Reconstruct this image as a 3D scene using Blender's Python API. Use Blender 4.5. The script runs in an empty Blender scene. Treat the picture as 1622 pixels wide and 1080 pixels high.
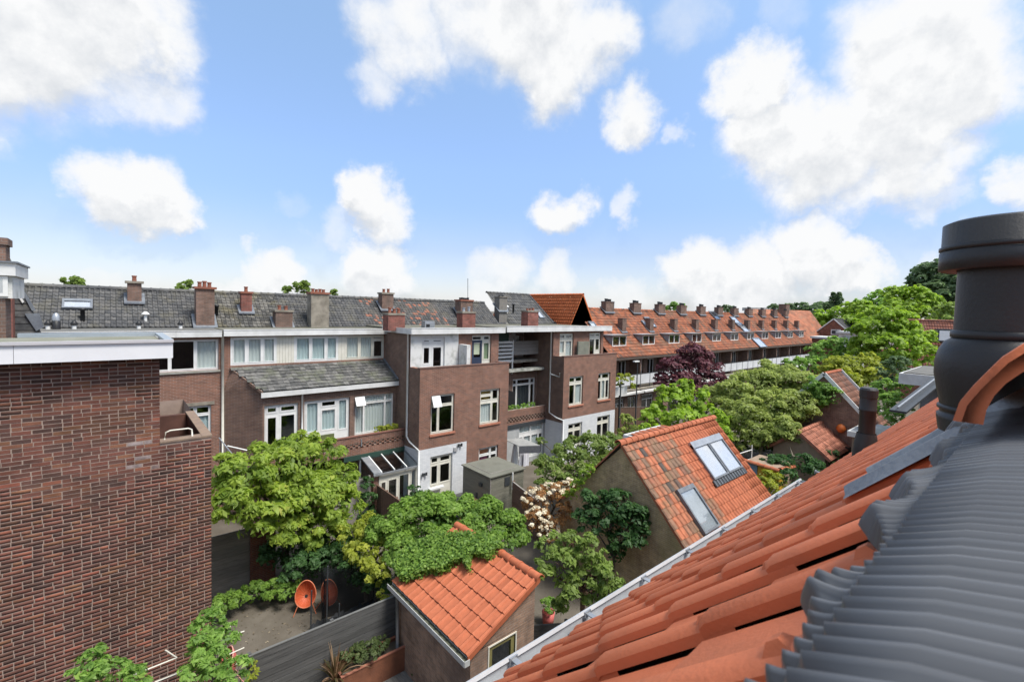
import bpy, math, random
import numpy as np
from mathutils import Matrix, Vector
random.seed(7); RNG = np.random.default_rng(7)
S = bpy.context.scene
COL = S.collection

# ---------------------------------------------------------------- camera, world, sun, exposure
F, PITCH, ROLL, YAW, SY = 738.5588, 0.041543, 0.025840, 0.858386, -17.4632      # lens (px), tilt, roll, turn to the rows, rise
CAMZ = 9.6
def _rot():
    p, r, a = PITCH, ROLL, YAW
    R = np.array([[1, 0, 0], [0, -math.sin(p), -math.cos(p)], [0, math.cos(p), -math.sin(p)]])
    c, s = math.cos(r), math.sin(r)
    R0 = np.array([[c, -s, 0], [s, c, 0], [0, 0, 1]]) @ R
    M = np.array([[math.sin(a), math.cos(a), 0], [-math.cos(a), math.sin(a), 0], [0, 0, 1]])
    return R0 @ M.T
RC = _rot()
cam_d = bpy.data.cameras.new('camera'); cam = bpy.data.objects.new('camera', cam_d); COL.objects.link(cam)
cam_d.sensor_width = 36; cam_d.lens = F / 1622 * 36; cam_d.shift_y = SY / 1622
cam_d.clip_start = 0.02; cam_d.clip_end = 4000
cam.matrix_world = Matrix(((RC[0][0], -RC[1][0], -RC[2][0], 0), (RC[0][1], -RC[1][1], -RC[2][1], 0), (RC[0][2], -RC[1][2], -RC[2][2], CAMZ), (0, 0, 0, 1)))
S.camera = cam
def ray(u, v): return RC.T @ np.array([(u - 811) / F, (v - 540 - SY) / F, 1.0])
def _w(q): return np.array([q[0], q[1], q[2] + CAMZ])
def PY(u, v, y): d = ray(u, v); return _w(d * (y / d[1]))
def PX(u, v, x): d = ray(u, v); return _w(d * (x / d[0]))
def PZ(u, v, z): d = ray(u, v); return _w(d * ((z - CAMZ) / d[2]))
def PD(u, v, dist): d = ray(u, v); return _w(d / np.linalg.norm(d) * dist)
def PP(u, v, p0, n):
    d = ray(u, v); n = np.array(n, float); p = np.array(p0, float) - np.array([0, 0, CAMZ]); return _w(d * ((n @ p) / (n @ d)))

SUN_EL, SUN_AZ = math.radians(61), math.atan2(-0.45, 0.16)      # direction towards the sun, x/y plane
sun_d = bpy.data.lights.new('sun', 'SUN'); sun = bpy.data.objects.new('sun', sun_d); COL.objects.link(sun)
sun_d.energy = 2.2; sun_d.angle = math.radians(20); sun_d.color = (1.0, 0.96, 0.90)
sv = Vector((math.cos(SUN_EL) * math.cos(SUN_AZ), math.cos(SUN_EL) * math.sin(SUN_AZ), math.sin(SUN_EL)))
sun.rotation_euler = sv.to_track_quat('Z', 'Y').to_euler(); sun.location = (0, -20, 40)

world = bpy.data.worlds.new('World'); S.world = world; world.use_nodes = True
def build_world():
    nt = world.node_tree; N = nt.nodes; L = nt.links; N.clear()
    def nd(t, **k):
        n = N.new(t)
        for a, b in k.items(): setattr(n, a, b)
        return n
    def lnk(a, b): L.new(a, b)
    def math_(op, a, b=None, c=None, clamp=False):
        n = nd('ShaderNodeMath', operation=op, use_clamp=clamp)
        for i, v in enumerate((a, b, c)):
            if v is None: continue
            if isinstance(v, (int, float)): n.inputs[i].default_value = v
            else: lnk(v, n.inputs[i])
        return n.outputs[0]
    out = nd('ShaderNodeOutputWorld'); bg = nd('ShaderNodeBackground')
    sky = nd('ShaderNodeTexSky', sky_type='NISHITA'); sky.sun_disc = False
    sky.sun_elevation = SUN_EL; sky.sun_rotation = math.pi / 2 - SUN_AZ
    sky.air_density = 1.0; sky.dust_density = 0.6; sky.ozone_density = 1.6; sky.altitude = 10
    geo = nd('ShaderNodeTexCoord'); vec = geo.outputs['Generated']
    nrm = nd('ShaderNodeVectorMath', operation='NORMALIZE'); lnk(vec, nrm.inputs[0]); vec = nrm.outputs[0]
    sep = nd('ShaderNodeSeparateXYZ'); lnk(vec, sep.inputs[0]); dz = sep.outputs[2]
    up = nd('ShaderNodeVectorMath', operation='ADD'); up.inputs[1].default_value = (0, 0, 0.035); lnk(vec, up.inputs[0])
    def density(v):
        """cloud thickness along a direction: lobes bent by billowing noise, a like field beyond the frame"""
        n1 = nd('ShaderNodeTexNoise'); n1.inputs['Scale'].default_value = 7.5; n1.inputs['Detail'].default_value = 9; n1.inputs['Roughness'].default_value = 0.60; lnk(v, n1.inputs['Vector'])
        sub = nd('ShaderNodeVectorMath', operation='SUBTRACT'); sub.inputs[1].default_value = (0.5,) * 3; lnk(n1.outputs['Color'], sub.inputs[0])
        dist = nd('ShaderNodeVectorMath', operation='MULTIPLY_ADD'); dist.inputs[1].default_value = (0.17,) * 3; lnk(sub.outputs[0], dist.inputs[0]); lnk(v, dist.inputs[2]); wv = dist.outputs[0]
        dens = None
        for (u, v_, r, w, t) in CLOUDS:
            d = ray(u, v_); d = d / np.linalg.norm(d); rr = r * .88 / F * (1.0 / (1 + ((u - 811) / F) ** 2 + ((v_ - 522) / F) ** 2)) ** 0.5
            dn = nd('ShaderNodeVectorMath', operation='DISTANCE'); dn.inputs[1].default_value = tuple(d); lnk(wv, dn.inputs[0])
            mr = nd('ShaderNodeMapRange', interpolation_type='SMOOTHSTEP'); mr.inputs['From Min'].default_value = rr * 1.35; mr.inputs['From Max'].default_value = rr * 0.35; mr.inputs['To Min'].default_value = 0.0; mr.inputs['To Max'].default_value = w; lnk(dn.outputs['Value'], mr.inputs['Value'])
            dens = mr.outputs[0] if dens is None else math_('MAXIMUM', dens, mr.outputs[0])
        n2 = nd('ShaderNodeTexNoise'); n2.inputs['Scale'].default_value = 2.6; n2.inputs['Detail'].default_value = 9; n2.inputs['Roughness'].default_value = 0.60; off = nd('ShaderNodeVectorMath', operation='ADD'); off.inputs[1].default_value = (3.1, 7.7, 1.3); lnk(v, off.inputs[0]); lnk(off.outputs[0], n2.inputs['Vector'])
        g = nd('ShaderNodeMapRange', interpolation_type='SMOOTHSTEP'); g.inputs['From Min'].default_value = 0.43; g.inputs['From Max'].default_value = 0.56; lnk(n2.outputs['Fac'], g.inputs['Value'])
        dt = nd('ShaderNodeVectorMath', operation='DOT_PRODUCT'); dt.inputs[1].default_value = tuple(RC[2]); lnk(v, dt.inputs[0])
        om = nd('ShaderNodeMapRange'); om.inputs['From Min'].default_value = 0.62; om.inputs['From Max'].default_value = 0.45; lnk(dt.outputs['Value'], om.inputs['Value'])
        dens = math_('MAXIMUM', dens, math_('MULTIPLY', math_('MULTIPLY', g.outputs[0], om.outputs[0]), .95))
        n3 = nd('ShaderNodeTexNoise'); n3.inputs['Scale'].default_value = 13; n3.inputs['Detail'].default_value = 11; n3.inputs['Roughness'].default_value = 0.64; lnk(v, n3.inputs['Vector'])
        return math_('ADD', dens, math_('MULTIPLY', math_('MULTIPLY_ADD', n3.outputs['Fac'], 1.2, -0.6), math_('MULTIPLY', dens, 0.8)))
    D0 = density(vec); D1 = density(up.outputs[0])
    cov = nd('ShaderNodeMapRange', interpolation_type='SMOOTHSTEP'); cov.inputs['From Min'].default_value = 0.10; cov.inputs['From Max'].default_value = 0.92; lnk(D0, cov.inputs['Value'])
    # thin veil near the horizon
    hz = nd('ShaderNodeMapRange', interpolation_type='SMOOTHSTEP'); hz.inputs['From Min'].default_value = 0.22; hz.inputs['From Max'].default_value = 0.0; hz.inputs['To Max'].default_value = 0.45; lnk(dz, hz.inputs['Value'])
    cover = math_('MAXIMUM', cov.outputs[0], hz.outputs[0])
    # cloud tone: crowns facing up are white, thick bellies grey-blue
    rel = math_('SUBTRACT', D0, D1); tone = math_('MULTIPLY_ADD', rel, 1.15, .86); thick = nd('ShaderNodeMapRange'); thick.inputs['From Min'].default_value = .7; thick.inputs['From Max'].default_value = 1.25; thick.inputs['To Max'].default_value = .30; lnk(D1, thick.inputs['Value'])
    tone = math_('SUBTRACT', tone, thick.outputs[0], clamp=True)
    ramp = nd('ShaderNodeValToRGB'); ramp.color_ramp.elements[0].position = 0.25; ramp.color_ramp.elements[0].color = CLOUD_DARK; ramp.color_ramp.elements[1].position = 0.85; ramp.color_ramp.elements[1].color = CLOUD_LIGHT
    lnk(tone, ramp.inputs[0])
    hr = nd('ShaderNodeValToRGB'); els = hr.color_ramp.elements; els[0].position = 0.0; els[0].color = (.37, .37, .45, 1); els[1].position = .62; els[1].color = SKY_TINT
    for p_, c_ in ((.12, (.37, .38, .46, 1)), (.28, (.58, .58, .63, 1))): e_ = els.new(p_); e_.color = c_
    lnk(dz, hr.inputs[0])
    skyc = nd('ShaderNodeMix', data_type='RGBA', blend_type='MULTIPLY'); skyc.inputs['Factor'].default_value = 1.0
    lnk(sky.outputs[0], skyc.inputs['A']); lnk(hr.outputs[0], skyc.inputs['B'])
    mix = nd('ShaderNodeMix', data_type='RGBA'); lnk(cover, mix.inputs['Factor']); lnk(skyc.outputs['Result'], mix.inputs['A']); lnk(ramp.outputs[0], mix.inputs['B'])
    lnk(mix.outputs['Result'], bg.inputs['Color']); bg.inputs['Strength'].default_value = SKY_STR
    lnk(bg.outputs[0], out.inputs[0])
# clouds of the photograph: centre (as seen), radius, weight
CLOUDS = [(60, 20, 200, 1, 1), (190, 30, 120, 1, 1), (-60, 90, 150, 1, 1), (235, 145, 75, .7, 1), (170, 175, 45, .5, 1), (160, 310, 75, 1, 1), (230, 330, 75, 1, 1), (285, 345, 50, .9, 1),
          (640, 50, 110, .8, 1), (600, 130, 60, .6, 1), (850, 20, 150, 1, 1), (870, 120, 90, .95, 1), (930, 80, 90, .9, 1), (760, -20, 150, .8, 1), (660, 140, 45, .4, 1),
          (585, 315, 55, 1, 1), (610, 355, 55, .9, 1), (540, 360, 60, .5, 1), (455, 335, 45, .35, 1), (430, 445, 70, 1, 1), (595, 430, 72, 1, 1), (380, 470, 50, .8, 1), (500, 380, 45, .35, 1),
          (1005, 190, 58, .9, 1), (1080, 215, 30, .5, 1), (885, 345, 48, .9, 1), (975, 335, 35, .6, 1), (150, 450, 60, .6, 1), (240, 450, 50, .5, 1), (780, 450, 80, .7, 1), (880, 440, 60, .7, 1),
          (1180, 140, 75, 1, 1), (1230, 210, 95, 1, 1), (1300, 240, 120, 1, 1), (1450, 80, 150, 1, 1), (1530, 120, 110, 1, 1), (1400, 200, 120, 1, 1), (1450, 270, 100, .9, 1), (1370, 310, 70, .7, 1),
          (1110, 440, 80, 1, 1), (1200, 430, 95, 1, 1), (1290, 400, 85, 1, 1), (1360, 420, 60, 1, 1), (1000, 470, 70, .7, 1), (1490, 320, 60, .6, 1), (1610, 300, 50, .8, 1), (1500, 420, 50, .6, 1), (1230, 30, 60, .35, 1), (1080, 20, 80, .4, 1), (1600, 420, 90, .7, 1)]
CLOUD_DARK = (1.95, 2.03, 2.14, 1); CLOUD_LIGHT = (2.62, 2.64, 2.66, 1); SKY_TINT = (.90, .88, .78, 1); SKY_STR = 0.15
build_world()
S.view_settings.view_transform = 'Standard'; S.view_settings.look = 'None'; S.view_settings.gamma = 1; S.view_settings.use_curve_mapping = False
S.view_settings.exposure = 1.3
S.cycles.max_bounces = 8; S.cycles.diffuse_bounces = 4; S.cycles.glossy_bounces = 3; S.cycles.transparent_max_bounces = 16; S.cycles.transmission_bounces = 4
S.cycles.use_denoising = True; S.cycles.caustics_reflective = False; S.cycles.caustics_refractive = False

# ---------------------------------------------------------------- materials
MATS = {}
def _new(name):
    m = bpy.data.materials.new(name); m.use_nodes = True; nt = m.node_tree; nt.nodes.clear()
    out = nt.nodes.new('ShaderNodeOutputMaterial'); b = nt.nodes.new('ShaderNodeBsdfPrincipled'); nt.links.new(b.outputs[0], out.inputs[0])
    return m, nt, b, out
def c4(c): return (c[0], c[1], c[2], 1)
def mat(name, c1, c2=None, scale=6, rough=.7, bump=.15, bscale=40, metal=0, rnd=0.0, c3=None, streak=None, island=False, spec=.4, stretch=(1, 1, 1)):
    """plain surface: two or three tones of noise, fine bump, optional tone per object / loose piece"""
    if name in MATS: return MATS[name]
    m, nt, b, out = _new(name); N, L = nt.nodes, nt.links
    tc = N.new('ShaderNodeTexCoord'); mp = N.new('ShaderNodeMapping'); mp.inputs['Scale'].default_value = stretch; L.new(tc.outputs['Object'], mp.inputs[0])
    n = N.new('ShaderNodeTexNoise'); n.inputs['Scale'].default_value = scale; n.inputs['Detail'].default_value = 6; n.inputs['Roughness'].default_value = .62; L.new(mp.outputs[0], n.inputs['Vector'])
    r = N.new('ShaderNodeValToRGB'); r.color_ramp.elements[0].position = .34; r.color_ramp.elements[1].position = .66
    r.color_ramp.elements[0].color = c4(c1); r.color_ramp.elements[1].color = c4(c2 or tuple(x * .8 for x in c1))
    if c3: e = r.color_ramp.elements.new(.5); e.color = c4(c3)
    L.new(n.outputs['Fac'], r.inputs[0]); col = r.outputs[0]
    if rnd:
        oi = N.new('ShaderNodeObjectInfo'); a = N.new('ShaderNodeMath'); a.operation = 'ADD'; L.new(oi.outputs['Random'], a.inputs[0])
        if island: g = N.new('ShaderNodeNewGeometry'); L.new(g.outputs['Random Per Island'], a.inputs[1])
        else: a.inputs[1].default_value = 0
        fr = N.new('ShaderNodeMath'); fr.operation = 'FRACT'; L.new(a.outputs[0], fr.inputs[0])
        mr = N.new('ShaderNodeMapRange'); mr.inputs['To Min'].default_value = 1 - rnd; mr.inputs['To Max'].default_value = 1 + rnd; L.new(fr.outputs[0], mr.inputs[0])
        hs = N.new('ShaderNodeHueSaturation'); L.new(col, hs.inputs['Color']); L.new(mr.outputs[0], hs.inputs['Value']); col = hs.outputs[0]
    L.new(col, b.inputs['Base Color']); b.inputs['Roughness'].default_value = rough; b.inputs['Metallic'].default_value = metal; b.inputs['Specular IOR Level'].default_value = spec
    if bump:
        n2 = N.new('ShaderNodeTexNoise'); n2.inputs['Scale'].default_value = bscale; n2.inputs['Detail'].default_value = 5; L.new(mp.outputs[0], n2.inputs['Vector'])
        bp = N.new('ShaderNodeBump'); bp.inputs['Strength'].default_value = bump; bp.inputs['Distance'].default_value = .02; L.new(n2.outputs['Fac'], bp.inputs['Height']); L.new(bp.outputs[0], b.inputs['Normal'])
    MATS[name] = m; return m
def ramp_mat(name, stops, rough=.75, scale=8, mott=.35, bump=.2, bscale=60, moss=None, mossscale=1.2, mossamt=.5, spec=.35, constant=False, space='Object'):
    """pieces (tiles, bricks): one tone per object and per loose island from a ramp, mottled, optional moss patches"""
    if name in MATS: return MATS[name]
    m, nt, b, out = _new(name); N, L = nt.nodes, nt.links
    oi = N.new('ShaderNodeObjectInfo'); g = N.new('ShaderNodeNewGeometry'); a = N.new('ShaderNodeMath'); a.operation = 'ADD'
    L.new(oi.outputs['Random'], a.inputs[0]); L.new(g.outputs['Random Per Island'], a.inputs[1]); fr = N.new('ShaderNodeMath'); fr.operation = 'FRACT'; L.new(a.outputs[0], fr.inputs[0])
    r = N.new('ShaderNodeValToRGB'); r.color_ramp.interpolation = 'CONSTANT' if constant else 'LINEAR'
    while len(r.color_ramp.elements) > 1: r.color_ramp.elements.remove(r.color_ramp.elements[0])
    for i, (p, c) in enumerate(stops):
        e = r.color_ramp.elements[0] if i == 0 else r.color_ramp.elements.new(p); e.position = p; e.color = c4(c)
    L.new(fr.outputs[0], r.inputs[0]); col = r.outputs[0]
    tc = N.new('ShaderNodeNewGeometry'); n = N.new('ShaderNodeTexNoise'); n.inputs['Scale'].default_value = scale; n.inputs['Detail'].default_value = 6; L.new(tc.outputs['Position'], n.inputs['Vector'])
    mr = N.new('ShaderNodeMapRange'); mr.inputs['From Min'].default_value = .3; mr.inputs['From Max'].default_value = .7; mr.inputs['To Min'].default_value = 1 - mott; mr.inputs['To Max'].default_value = 1 + mott; L.new(n.outputs['Fac'], mr.inputs[0])
    hs = N.new('ShaderNodeHueSaturation'); L.new(col, hs.inputs['Color']); L.new(mr.outputs[0], hs.inputs['Value']); col = hs.outputs[0]
    if moss:
        n3 = N.new('ShaderNodeTexNoise'); n3.inputs['Scale'].default_value = mossscale; n3.inputs['Detail'].default_value = 8; n3.inputs['Roughness'].default_value = .7; L.new(tc.outputs['Position'], n3.inputs['Vector'])
        m2 = N.new('ShaderNodeMapRange'); m2.inputs['From Min'].default_value = .5; m2.inputs['From Max'].default_value = .62; m2.inputs['To Max'].default_value = mossamt; L.new(n3.outputs['Fac'], m2.inputs[0])
        mx = N.new('ShaderNodeMix'); mx.data_type = 'RGBA'; L.new(m2.outputs[0], mx.inputs['Factor']); L.new(col, mx.inputs['A']); mx.inputs['B'].default_value = c4(moss); col = mx.outputs['Result']
    L.new(col, b.inputs['Base Color']); b.inputs['Roughness'].default_value = rough; b.inputs['Specular IOR Level'].default_value = spec
    n2 = N.new('ShaderNodeTexNoise'); n2.inputs['Scale'].default_value = bscale; L.new(tc.outputs['Position'], n2.inputs['Vector'])
    bp = N.new('ShaderNodeBump'); bp.inputs['Strength'].default_value = bump; bp.inputs['Distance'].default_value = .01; L.new(n2.outputs['Fac'], bp.inputs['Height']); L.new(bp.outputs[0], b.inputs['Normal'])
    MATS[name] = m; return m
def brick_mat(name, c1, c2, mortar, stain=None, stain_amt=.5, bw=.22, bh=.0625, moss_low=None, tone=.35, stscale=.9):
    """far brickwork: coursed pattern laid on the wall plane whatever way it faces"""
    if name in MATS: return MATS[name]
    m, nt, b, out = _new(name); N, L = nt.nodes, nt.links
    g = N.new('ShaderNodeNewGeometry'); sp = N.new('ShaderNodeSeparateXYZ'); L.new(g.outputs['Position'], sp.inputs[0]); sn = N.new('ShaderNodeSeparateXYZ'); L.new(g.outputs['True Normal'], sn.inputs[0])
    def mth(op, a, b_=None):
        n = N.new('ShaderNodeMath'); n.operation = op
        for i, v in enumerate((a, b_)):
            if v is None: continue
            if isinstance(v, (int, float)): n.inputs[i].default_value = v
            else: L.new(v, n.inputs[i])
        return n.outputs[0]
    ax = mth('GREATER_THAN', mth('ABSOLUTE', sn.outputs[0]), .6)
    mx = N.new('ShaderNodeMix'); L.new(ax, mx.inputs[0]); L.new(sp.outputs[0], mx.inputs[2]); L.new(sp.outputs[1], mx.inputs[3])
    cb = N.new('ShaderNodeCombineXYZ'); L.new(mx.outputs[0], cb.inputs[0]); L.new(sp.outputs[2], cb.inputs[1])
    bt = N.new('ShaderNodeTexBrick'); bt.inputs['Scale'].default_value = 1; bt.inputs['Brick Width'].default_value = bw; bt.inputs['Row Height'].default_value = bh; bt.inputs['Mortar Size'].default_value = .006
    bt.inputs['Mortar Smooth'].default_value = .3; bt.inputs['Bias'].default_value = 0; bt.inputs['Color1'].default_value = c4(c1); bt.inputs['Color2'].default_value = c4(c2); bt.inputs['Mortar'].default_value = c4(mortar); L.new(cb.outputs[0], bt.inputs['Vector'])
    n = N.new('ShaderNodeTexNoise'); n.inputs['Scale'].default_value = 2.5; n.inputs['Detail'].default_value = 8; n.inputs['Roughness'].default_value = .65; L.new(g.outputs['Position'], n.inputs['Vector'])
    mr = N.new('ShaderNodeMapRange'); mr.inputs['From Min'].default_value = .3; mr.inputs['From Max'].default_value = .7; mr.inputs['To Min'].default_value = 1 - tone; mr.inputs['To Max'].default_value = 1 + tone; L.new(n.outputs['Fac'], mr.inputs[0])
    hs = N.new('ShaderNodeHueSaturation'); L.new(bt.outputs['Color'], hs.inputs['Color']); L.new(mr.outputs[0], hs.inputs['Value']); col = hs.outputs[0]
    if stain:
        n3 = N.new('ShaderNodeTexNoise'); n3.inputs['Scale'].default_value = stscale; n3.inputs['Detail'].default_value = 9; n3.inputs['Roughness'].default_value = .7
        mp = N.new('ShaderNodeMapping'); mp.inputs['Scale'].default_value = (1, 1, .45); L.new(g.outputs['Position'], mp.inputs[0]); L.new(mp.outputs[0], n3.inputs['Vector'])
        m2 = N.new('ShaderNodeMapRange'); m2.inputs['From Min'].default_value = .48; m2.inputs['From Max'].default_value = .66; m2.inputs['To Max'].default_value = stain_amt; L.new(n3.outputs['Fac'], m2.inputs[0])
        q = N.new('ShaderNodeMix'); q.data_type = 'RGBA'; L.new(m2.outputs[0], q.inputs['Factor']); L.new(col, q.inputs['A']); q.inputs['B'].default_value = c4(stain); col = q.outputs['Result']
    L.new(col, b.inputs['Base Color']); b.inputs['Roughness'].default_value = .9; b.inputs['Specular IOR Level'].default_value = .2
    bp = N.new('ShaderNodeBump'); bp.inputs['Strength'].default_value = .6; bp.inputs['Distance'].default_value = .01; bp.invert = True; L.new(bt.outputs['Fac'], bp.inputs['Height']); L.new(bp.outputs[0], b.inputs['Normal'])
    MATS[name] = m; return m
def glass_mat(name, tint=(.90, .93, .93), refl=.03):
    if name in MATS: return MATS[name]
    m, nt, b, out = _new(name); N, L = nt.nodes, nt.links; N.remove(b)
    t = N.new('ShaderNodeBsdfTransparent'); t.inputs[0].default_value = c4(tint); gl = N.new('ShaderNodeBsdfGlossy'); gl.inputs['Roughness'].default_value = .03; gl.inputs['Color'].default_value = (.9, .95, 1, 1)
    lw = N.new('ShaderNodeLayerWeight'); lw.inputs[0].default_value = .5; pw = N.new('ShaderNodeMath'); pw.operation = 'POWER'; L.new(lw.outputs['Facing'], pw.inputs[0]); pw.inputs[1].default_value = 4
    ad = N.new('ShaderNodeMath'); ad.operation = 'MULTIPLY_ADD'; ad.use_clamp = True; L.new(pw.outputs[0], ad.inputs[0]); ad.inputs[1].default_value = .6; ad.inputs[2].default_value = .04 + refl
    mx = N.new('ShaderNodeMixShader'); L.new(ad.outputs[0], mx.inputs[0]); L.new(t.outputs[0], mx.inputs[1]); L.new(gl.outputs[0], mx.inputs[2]); L.new(mx.outputs[0], out.inputs[0])
    MATS[name] = m; return m
def leaf_mat(name, dark, light, tip=None, trans=.45):
    if name in MATS: return MATS[name]
    m, nt, b, out = _new(name); N, L = nt.nodes, nt.links; N.remove(b)
    at = N.new('ShaderNodeAttribute'); at.attribute_name = 'tone'
    r = N.new('ShaderNodeValToRGB'); r.color_ramp.elements[0].color = c4(dark); r.color_ramp.elements[1].color = c4(light)
    if tip: r.color_ramp.elements[1].position = .82; e = r.color_ramp.elements.new(1.0); e.color = c4(tip)
    L.new(at.outputs['Fac'], r.inputs[0])
    d = N.new('ShaderNodeBsdfPrincipled'); d.inputs['Roughness'].default_value = .55; d.inputs['Specular IOR Level'].default_value = .35; L.new(r.outputs[0], d.inputs['Base Color'])
    tr = N.new('ShaderNodeBsdfTranslucent'); hs = N.new('ShaderNodeHueSaturation'); hs.inputs['Value'].default_value = 1.9; hs.inputs['Saturation'].default_value = 1.05; L.new(r.outputs[0], hs.inputs['Color']); L.new(hs.outputs[0], tr.inputs[0])
    mx = N.new('ShaderNodeMixShader'); mx.inputs[0].default_value = trans; L.new(d.outputs[0], mx.inputs[1]); L.new(tr.outputs[0], mx.inputs[2]); L.new(mx.outputs[0], out.inputs[0])
    MATS[name] = m; return m

# ---------------------------------------------------------------- mesh helpers
class MB:
    def __init__(s): s.v = []; s.f = []; s.nv = 0
    def raw(s, v, f): s.v.extend([tuple(map(float, p)) for p in v]); s.f.extend([tuple(i + s.nv for i in q) for q in f]); s.nv = len(s.v); return s
    def quad(s, a, b, c, d): return s.raw([a, b, c, d], [(0, 1, 2, 3)])
    def box(s, x0, x1, y0, y1, z0, z1):
        return s.raw([(x0, y0, z0), (x1, y0, z0), (x1, y1, z0), (x0, y1, z0), (x0, y0, z1), (x1, y0, z1), (x1, y1, z1), (x0, y1, z1)],
                     [(0, 3, 2, 1), (4, 5, 6, 7), (0, 1, 5, 4), (1, 2, 6, 5), (2, 3, 7, 6), (3, 0, 4, 7)])
    def prism(s, poly, h, axis=(0, 0, 1)):
        """closed prism: polygon (list of 3-D points) swept by vector h"""
        n = len(poly); h = np.array(h, float); a = [np.array(p, float) for p in poly]; b = [p + h for p in a]
        return s.raw(a + b, [tuple(range(n))[::-1], tuple(range(n, 2 * n))] + [(i, (i + 1) % n, n + (i + 1) % n, n + i) for i in range(n)])
    def bar(s, p0, p1, w, h=None, up=(0, 0, 1)):
        p0, p1 = np.array(p0, float), np.array(p1, float); h = h or w; d = p1 - p0; d /= np.linalg.norm(d); up = np.array(up, float)
        if abs(d @ up) > .98: up = np.array([1., 0, 0])
        sd = np.cross(d, up); sd /= np.linalg.norm(sd); u2 = np.cross(sd, d)
        q = [sd * (w / 2) * a + u2 * (h / 2) * b for a, b in ((-1, -1), (1, -1), (1, 1), (-1, 1))]
        return s.raw([p0 + k for k in q] + [p1 + k for k in q], [(3, 2, 1, 0), (4, 5, 6, 7), (0, 1, 5, 4), (1, 2, 6, 5), (2, 3, 7, 6), (3, 0, 4, 7)])
    def tube(s, pts, r, n=10, cap=True):
        pts = [np.array(p, float) for p in pts]; rs = r if hasattr(r, '__len__') else [r] * len(pts); v = []; f = []
        for i, p in enumerate(pts):
            d = pts[min(i + 1, len(pts) - 1)] - pts[max(i - 1, 0)]; d /= max(np.linalg.norm(d), 1e-9); up = np.array([0, 0, 1.]) if abs(d[2]) < .9 else np.array([1., 0, 0])
            a = np.cross(d, up); a /= np.linalg.norm(a); b = np.cross(d, a)
            for k in range(n): t = 2 * math.pi * k / n; v.append(p + rs[i] * (math.cos(t) * a + math.sin(t) * b))
        for i in range(len(pts) - 1):
            for k in range(n): f.append((i * n + k, i * n + (k + 1) % n, (i + 1) * n + (k + 1) % n, (i + 1) * n + k))
        if cap: f.append(tuple(range(n))); f.append(tuple(range((len(pts) - 1) * n, len(pts) * n))[::-1])
        return s.raw(v, f)
    def lathe(s, c, prof, n=24):
        v = []; f = []
        for (r, z) in prof:
            for k in range(n): t = 2 * math.pi * k / n; v.append((c[0] + r * math.cos(t), c[1] + r * math.sin(t), c[2] + z))
        for i in range(len(prof) - 1):
            for k in range(n): f.append((i * n + k, i * n + (k + 1) % n, (i + 1) * n + (k + 1) % n, (i + 1) * n + k))
        return s.raw(v, f)
    def wall(s, fixed, c, a0, a1, z0, z1, holes=(), depth=.12, sgn=1):
        """wall sheet in the plane fixed=c ('x' or 'y') with rectangular openings and reveals going inwards (sgn)"""
        P = (lambda a, z, o=0: (a, c + o, z)) if fixed == 'y' else (lambda a, z, o=0: (c + o, a, z))
        A = sorted({a0, a1, *[min(max(h[i], a0), a1) for h in holes for i in (0, 1)]}); Z = sorted({z0, z1, *[min(max(h[i], z0), z1) for h in holes for i in (2, 3)]})
        for i in range(len(A) - 1):
            for j in range(len(Z) - 1):
                m = ((A[i] + A[i + 1]) / 2, (Z[j] + Z[j + 1]) / 2)
                if any(h[0] < m[0] < h[1] and h[2] < m[1] < h[3] for h in holes): continue
                s.quad(P(A[i], Z[j]), P(A[i + 1], Z[j]), P(A[i + 1], Z[j + 1]), P(A[i], Z[j + 1]))
        d = depth * sgn
        for h in holes:
            s.quad(P(h[0], h[2]), P(h[0], h[2], d), P(h[0], h[3], d), P(h[0], h[3])); s.quad(P(h[1], h[2]), P(h[1], h[2], d), P(h[1], h[3], d), P(h[1], h[3]))
            s.quad(P(h[0], h[2]), P(h[1], h[2]), P(h[1], h[2], d), P(h[0], h[2], d)); s.quad(P(h[0], h[3]), P(h[1], h[3]), P(h[1], h[3], d), P(h[0], h[3], d))
        return s
def origin_of(p):
    o = np.zeros(3)
    while p is not None: o = o + np.array(p.location[:]); p = p.parent
    return o
def obj_from(name, me, m, parent=None, smooth=False):
    if m is not None: me.materials.append(m)
    if smooth: me.shade_smooth()
    o = bpy.data.objects.new(name, me); COL.objects.link(o)
    if parent is not None: o.parent = parent
    return o
def part(name, mb, m, parent=None, smooth=False, label=None, kind=None):
    o0 = origin_of(parent); v = np.array(mb.v) - o0
    me = bpy.data.meshes.new(name); me.from_pydata(v.tolist(), [], mb.f); me.update()
    o = obj_from(name, me, m, parent, smooth)
    if label: o['label'] = label
    if kind: o['kind'] = kind
    return o
def np_mesh(name, V, Q, m, parent=None, tone=None, smooth=False):
    """fast mesh: V (n,3), Q (k,4) quads"""
    V = np.asarray(V, np.float32) - np.asarray(origin_of(parent), np.float32); Q = np.asarray(Q, np.int32)
    me = bpy.data.meshes.new(name); me.vertices.add(len(V)); me.vertices.foreach_set('co', V.ravel()); k = Q.shape[1]
    me.loops.add(Q.size); me.loops.foreach_set('vertex_index', Q.ravel()); me.polygons.add(len(Q)); me.polygons.foreach_set('loop_start', np.arange(0, Q.size, k, dtype=np.int32)); me.polygons.foreach_set('loop_total', np.full(len(Q), k, np.int32))
    if tone is not None: at = me.attributes.new('tone', 'FLOAT', 'POINT'); at.data.foreach_set('value', np.asarray(tone, np.float32))
    me.update(calc_edges=True)
    return obj_from(name, me, m, parent, smooth)
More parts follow.
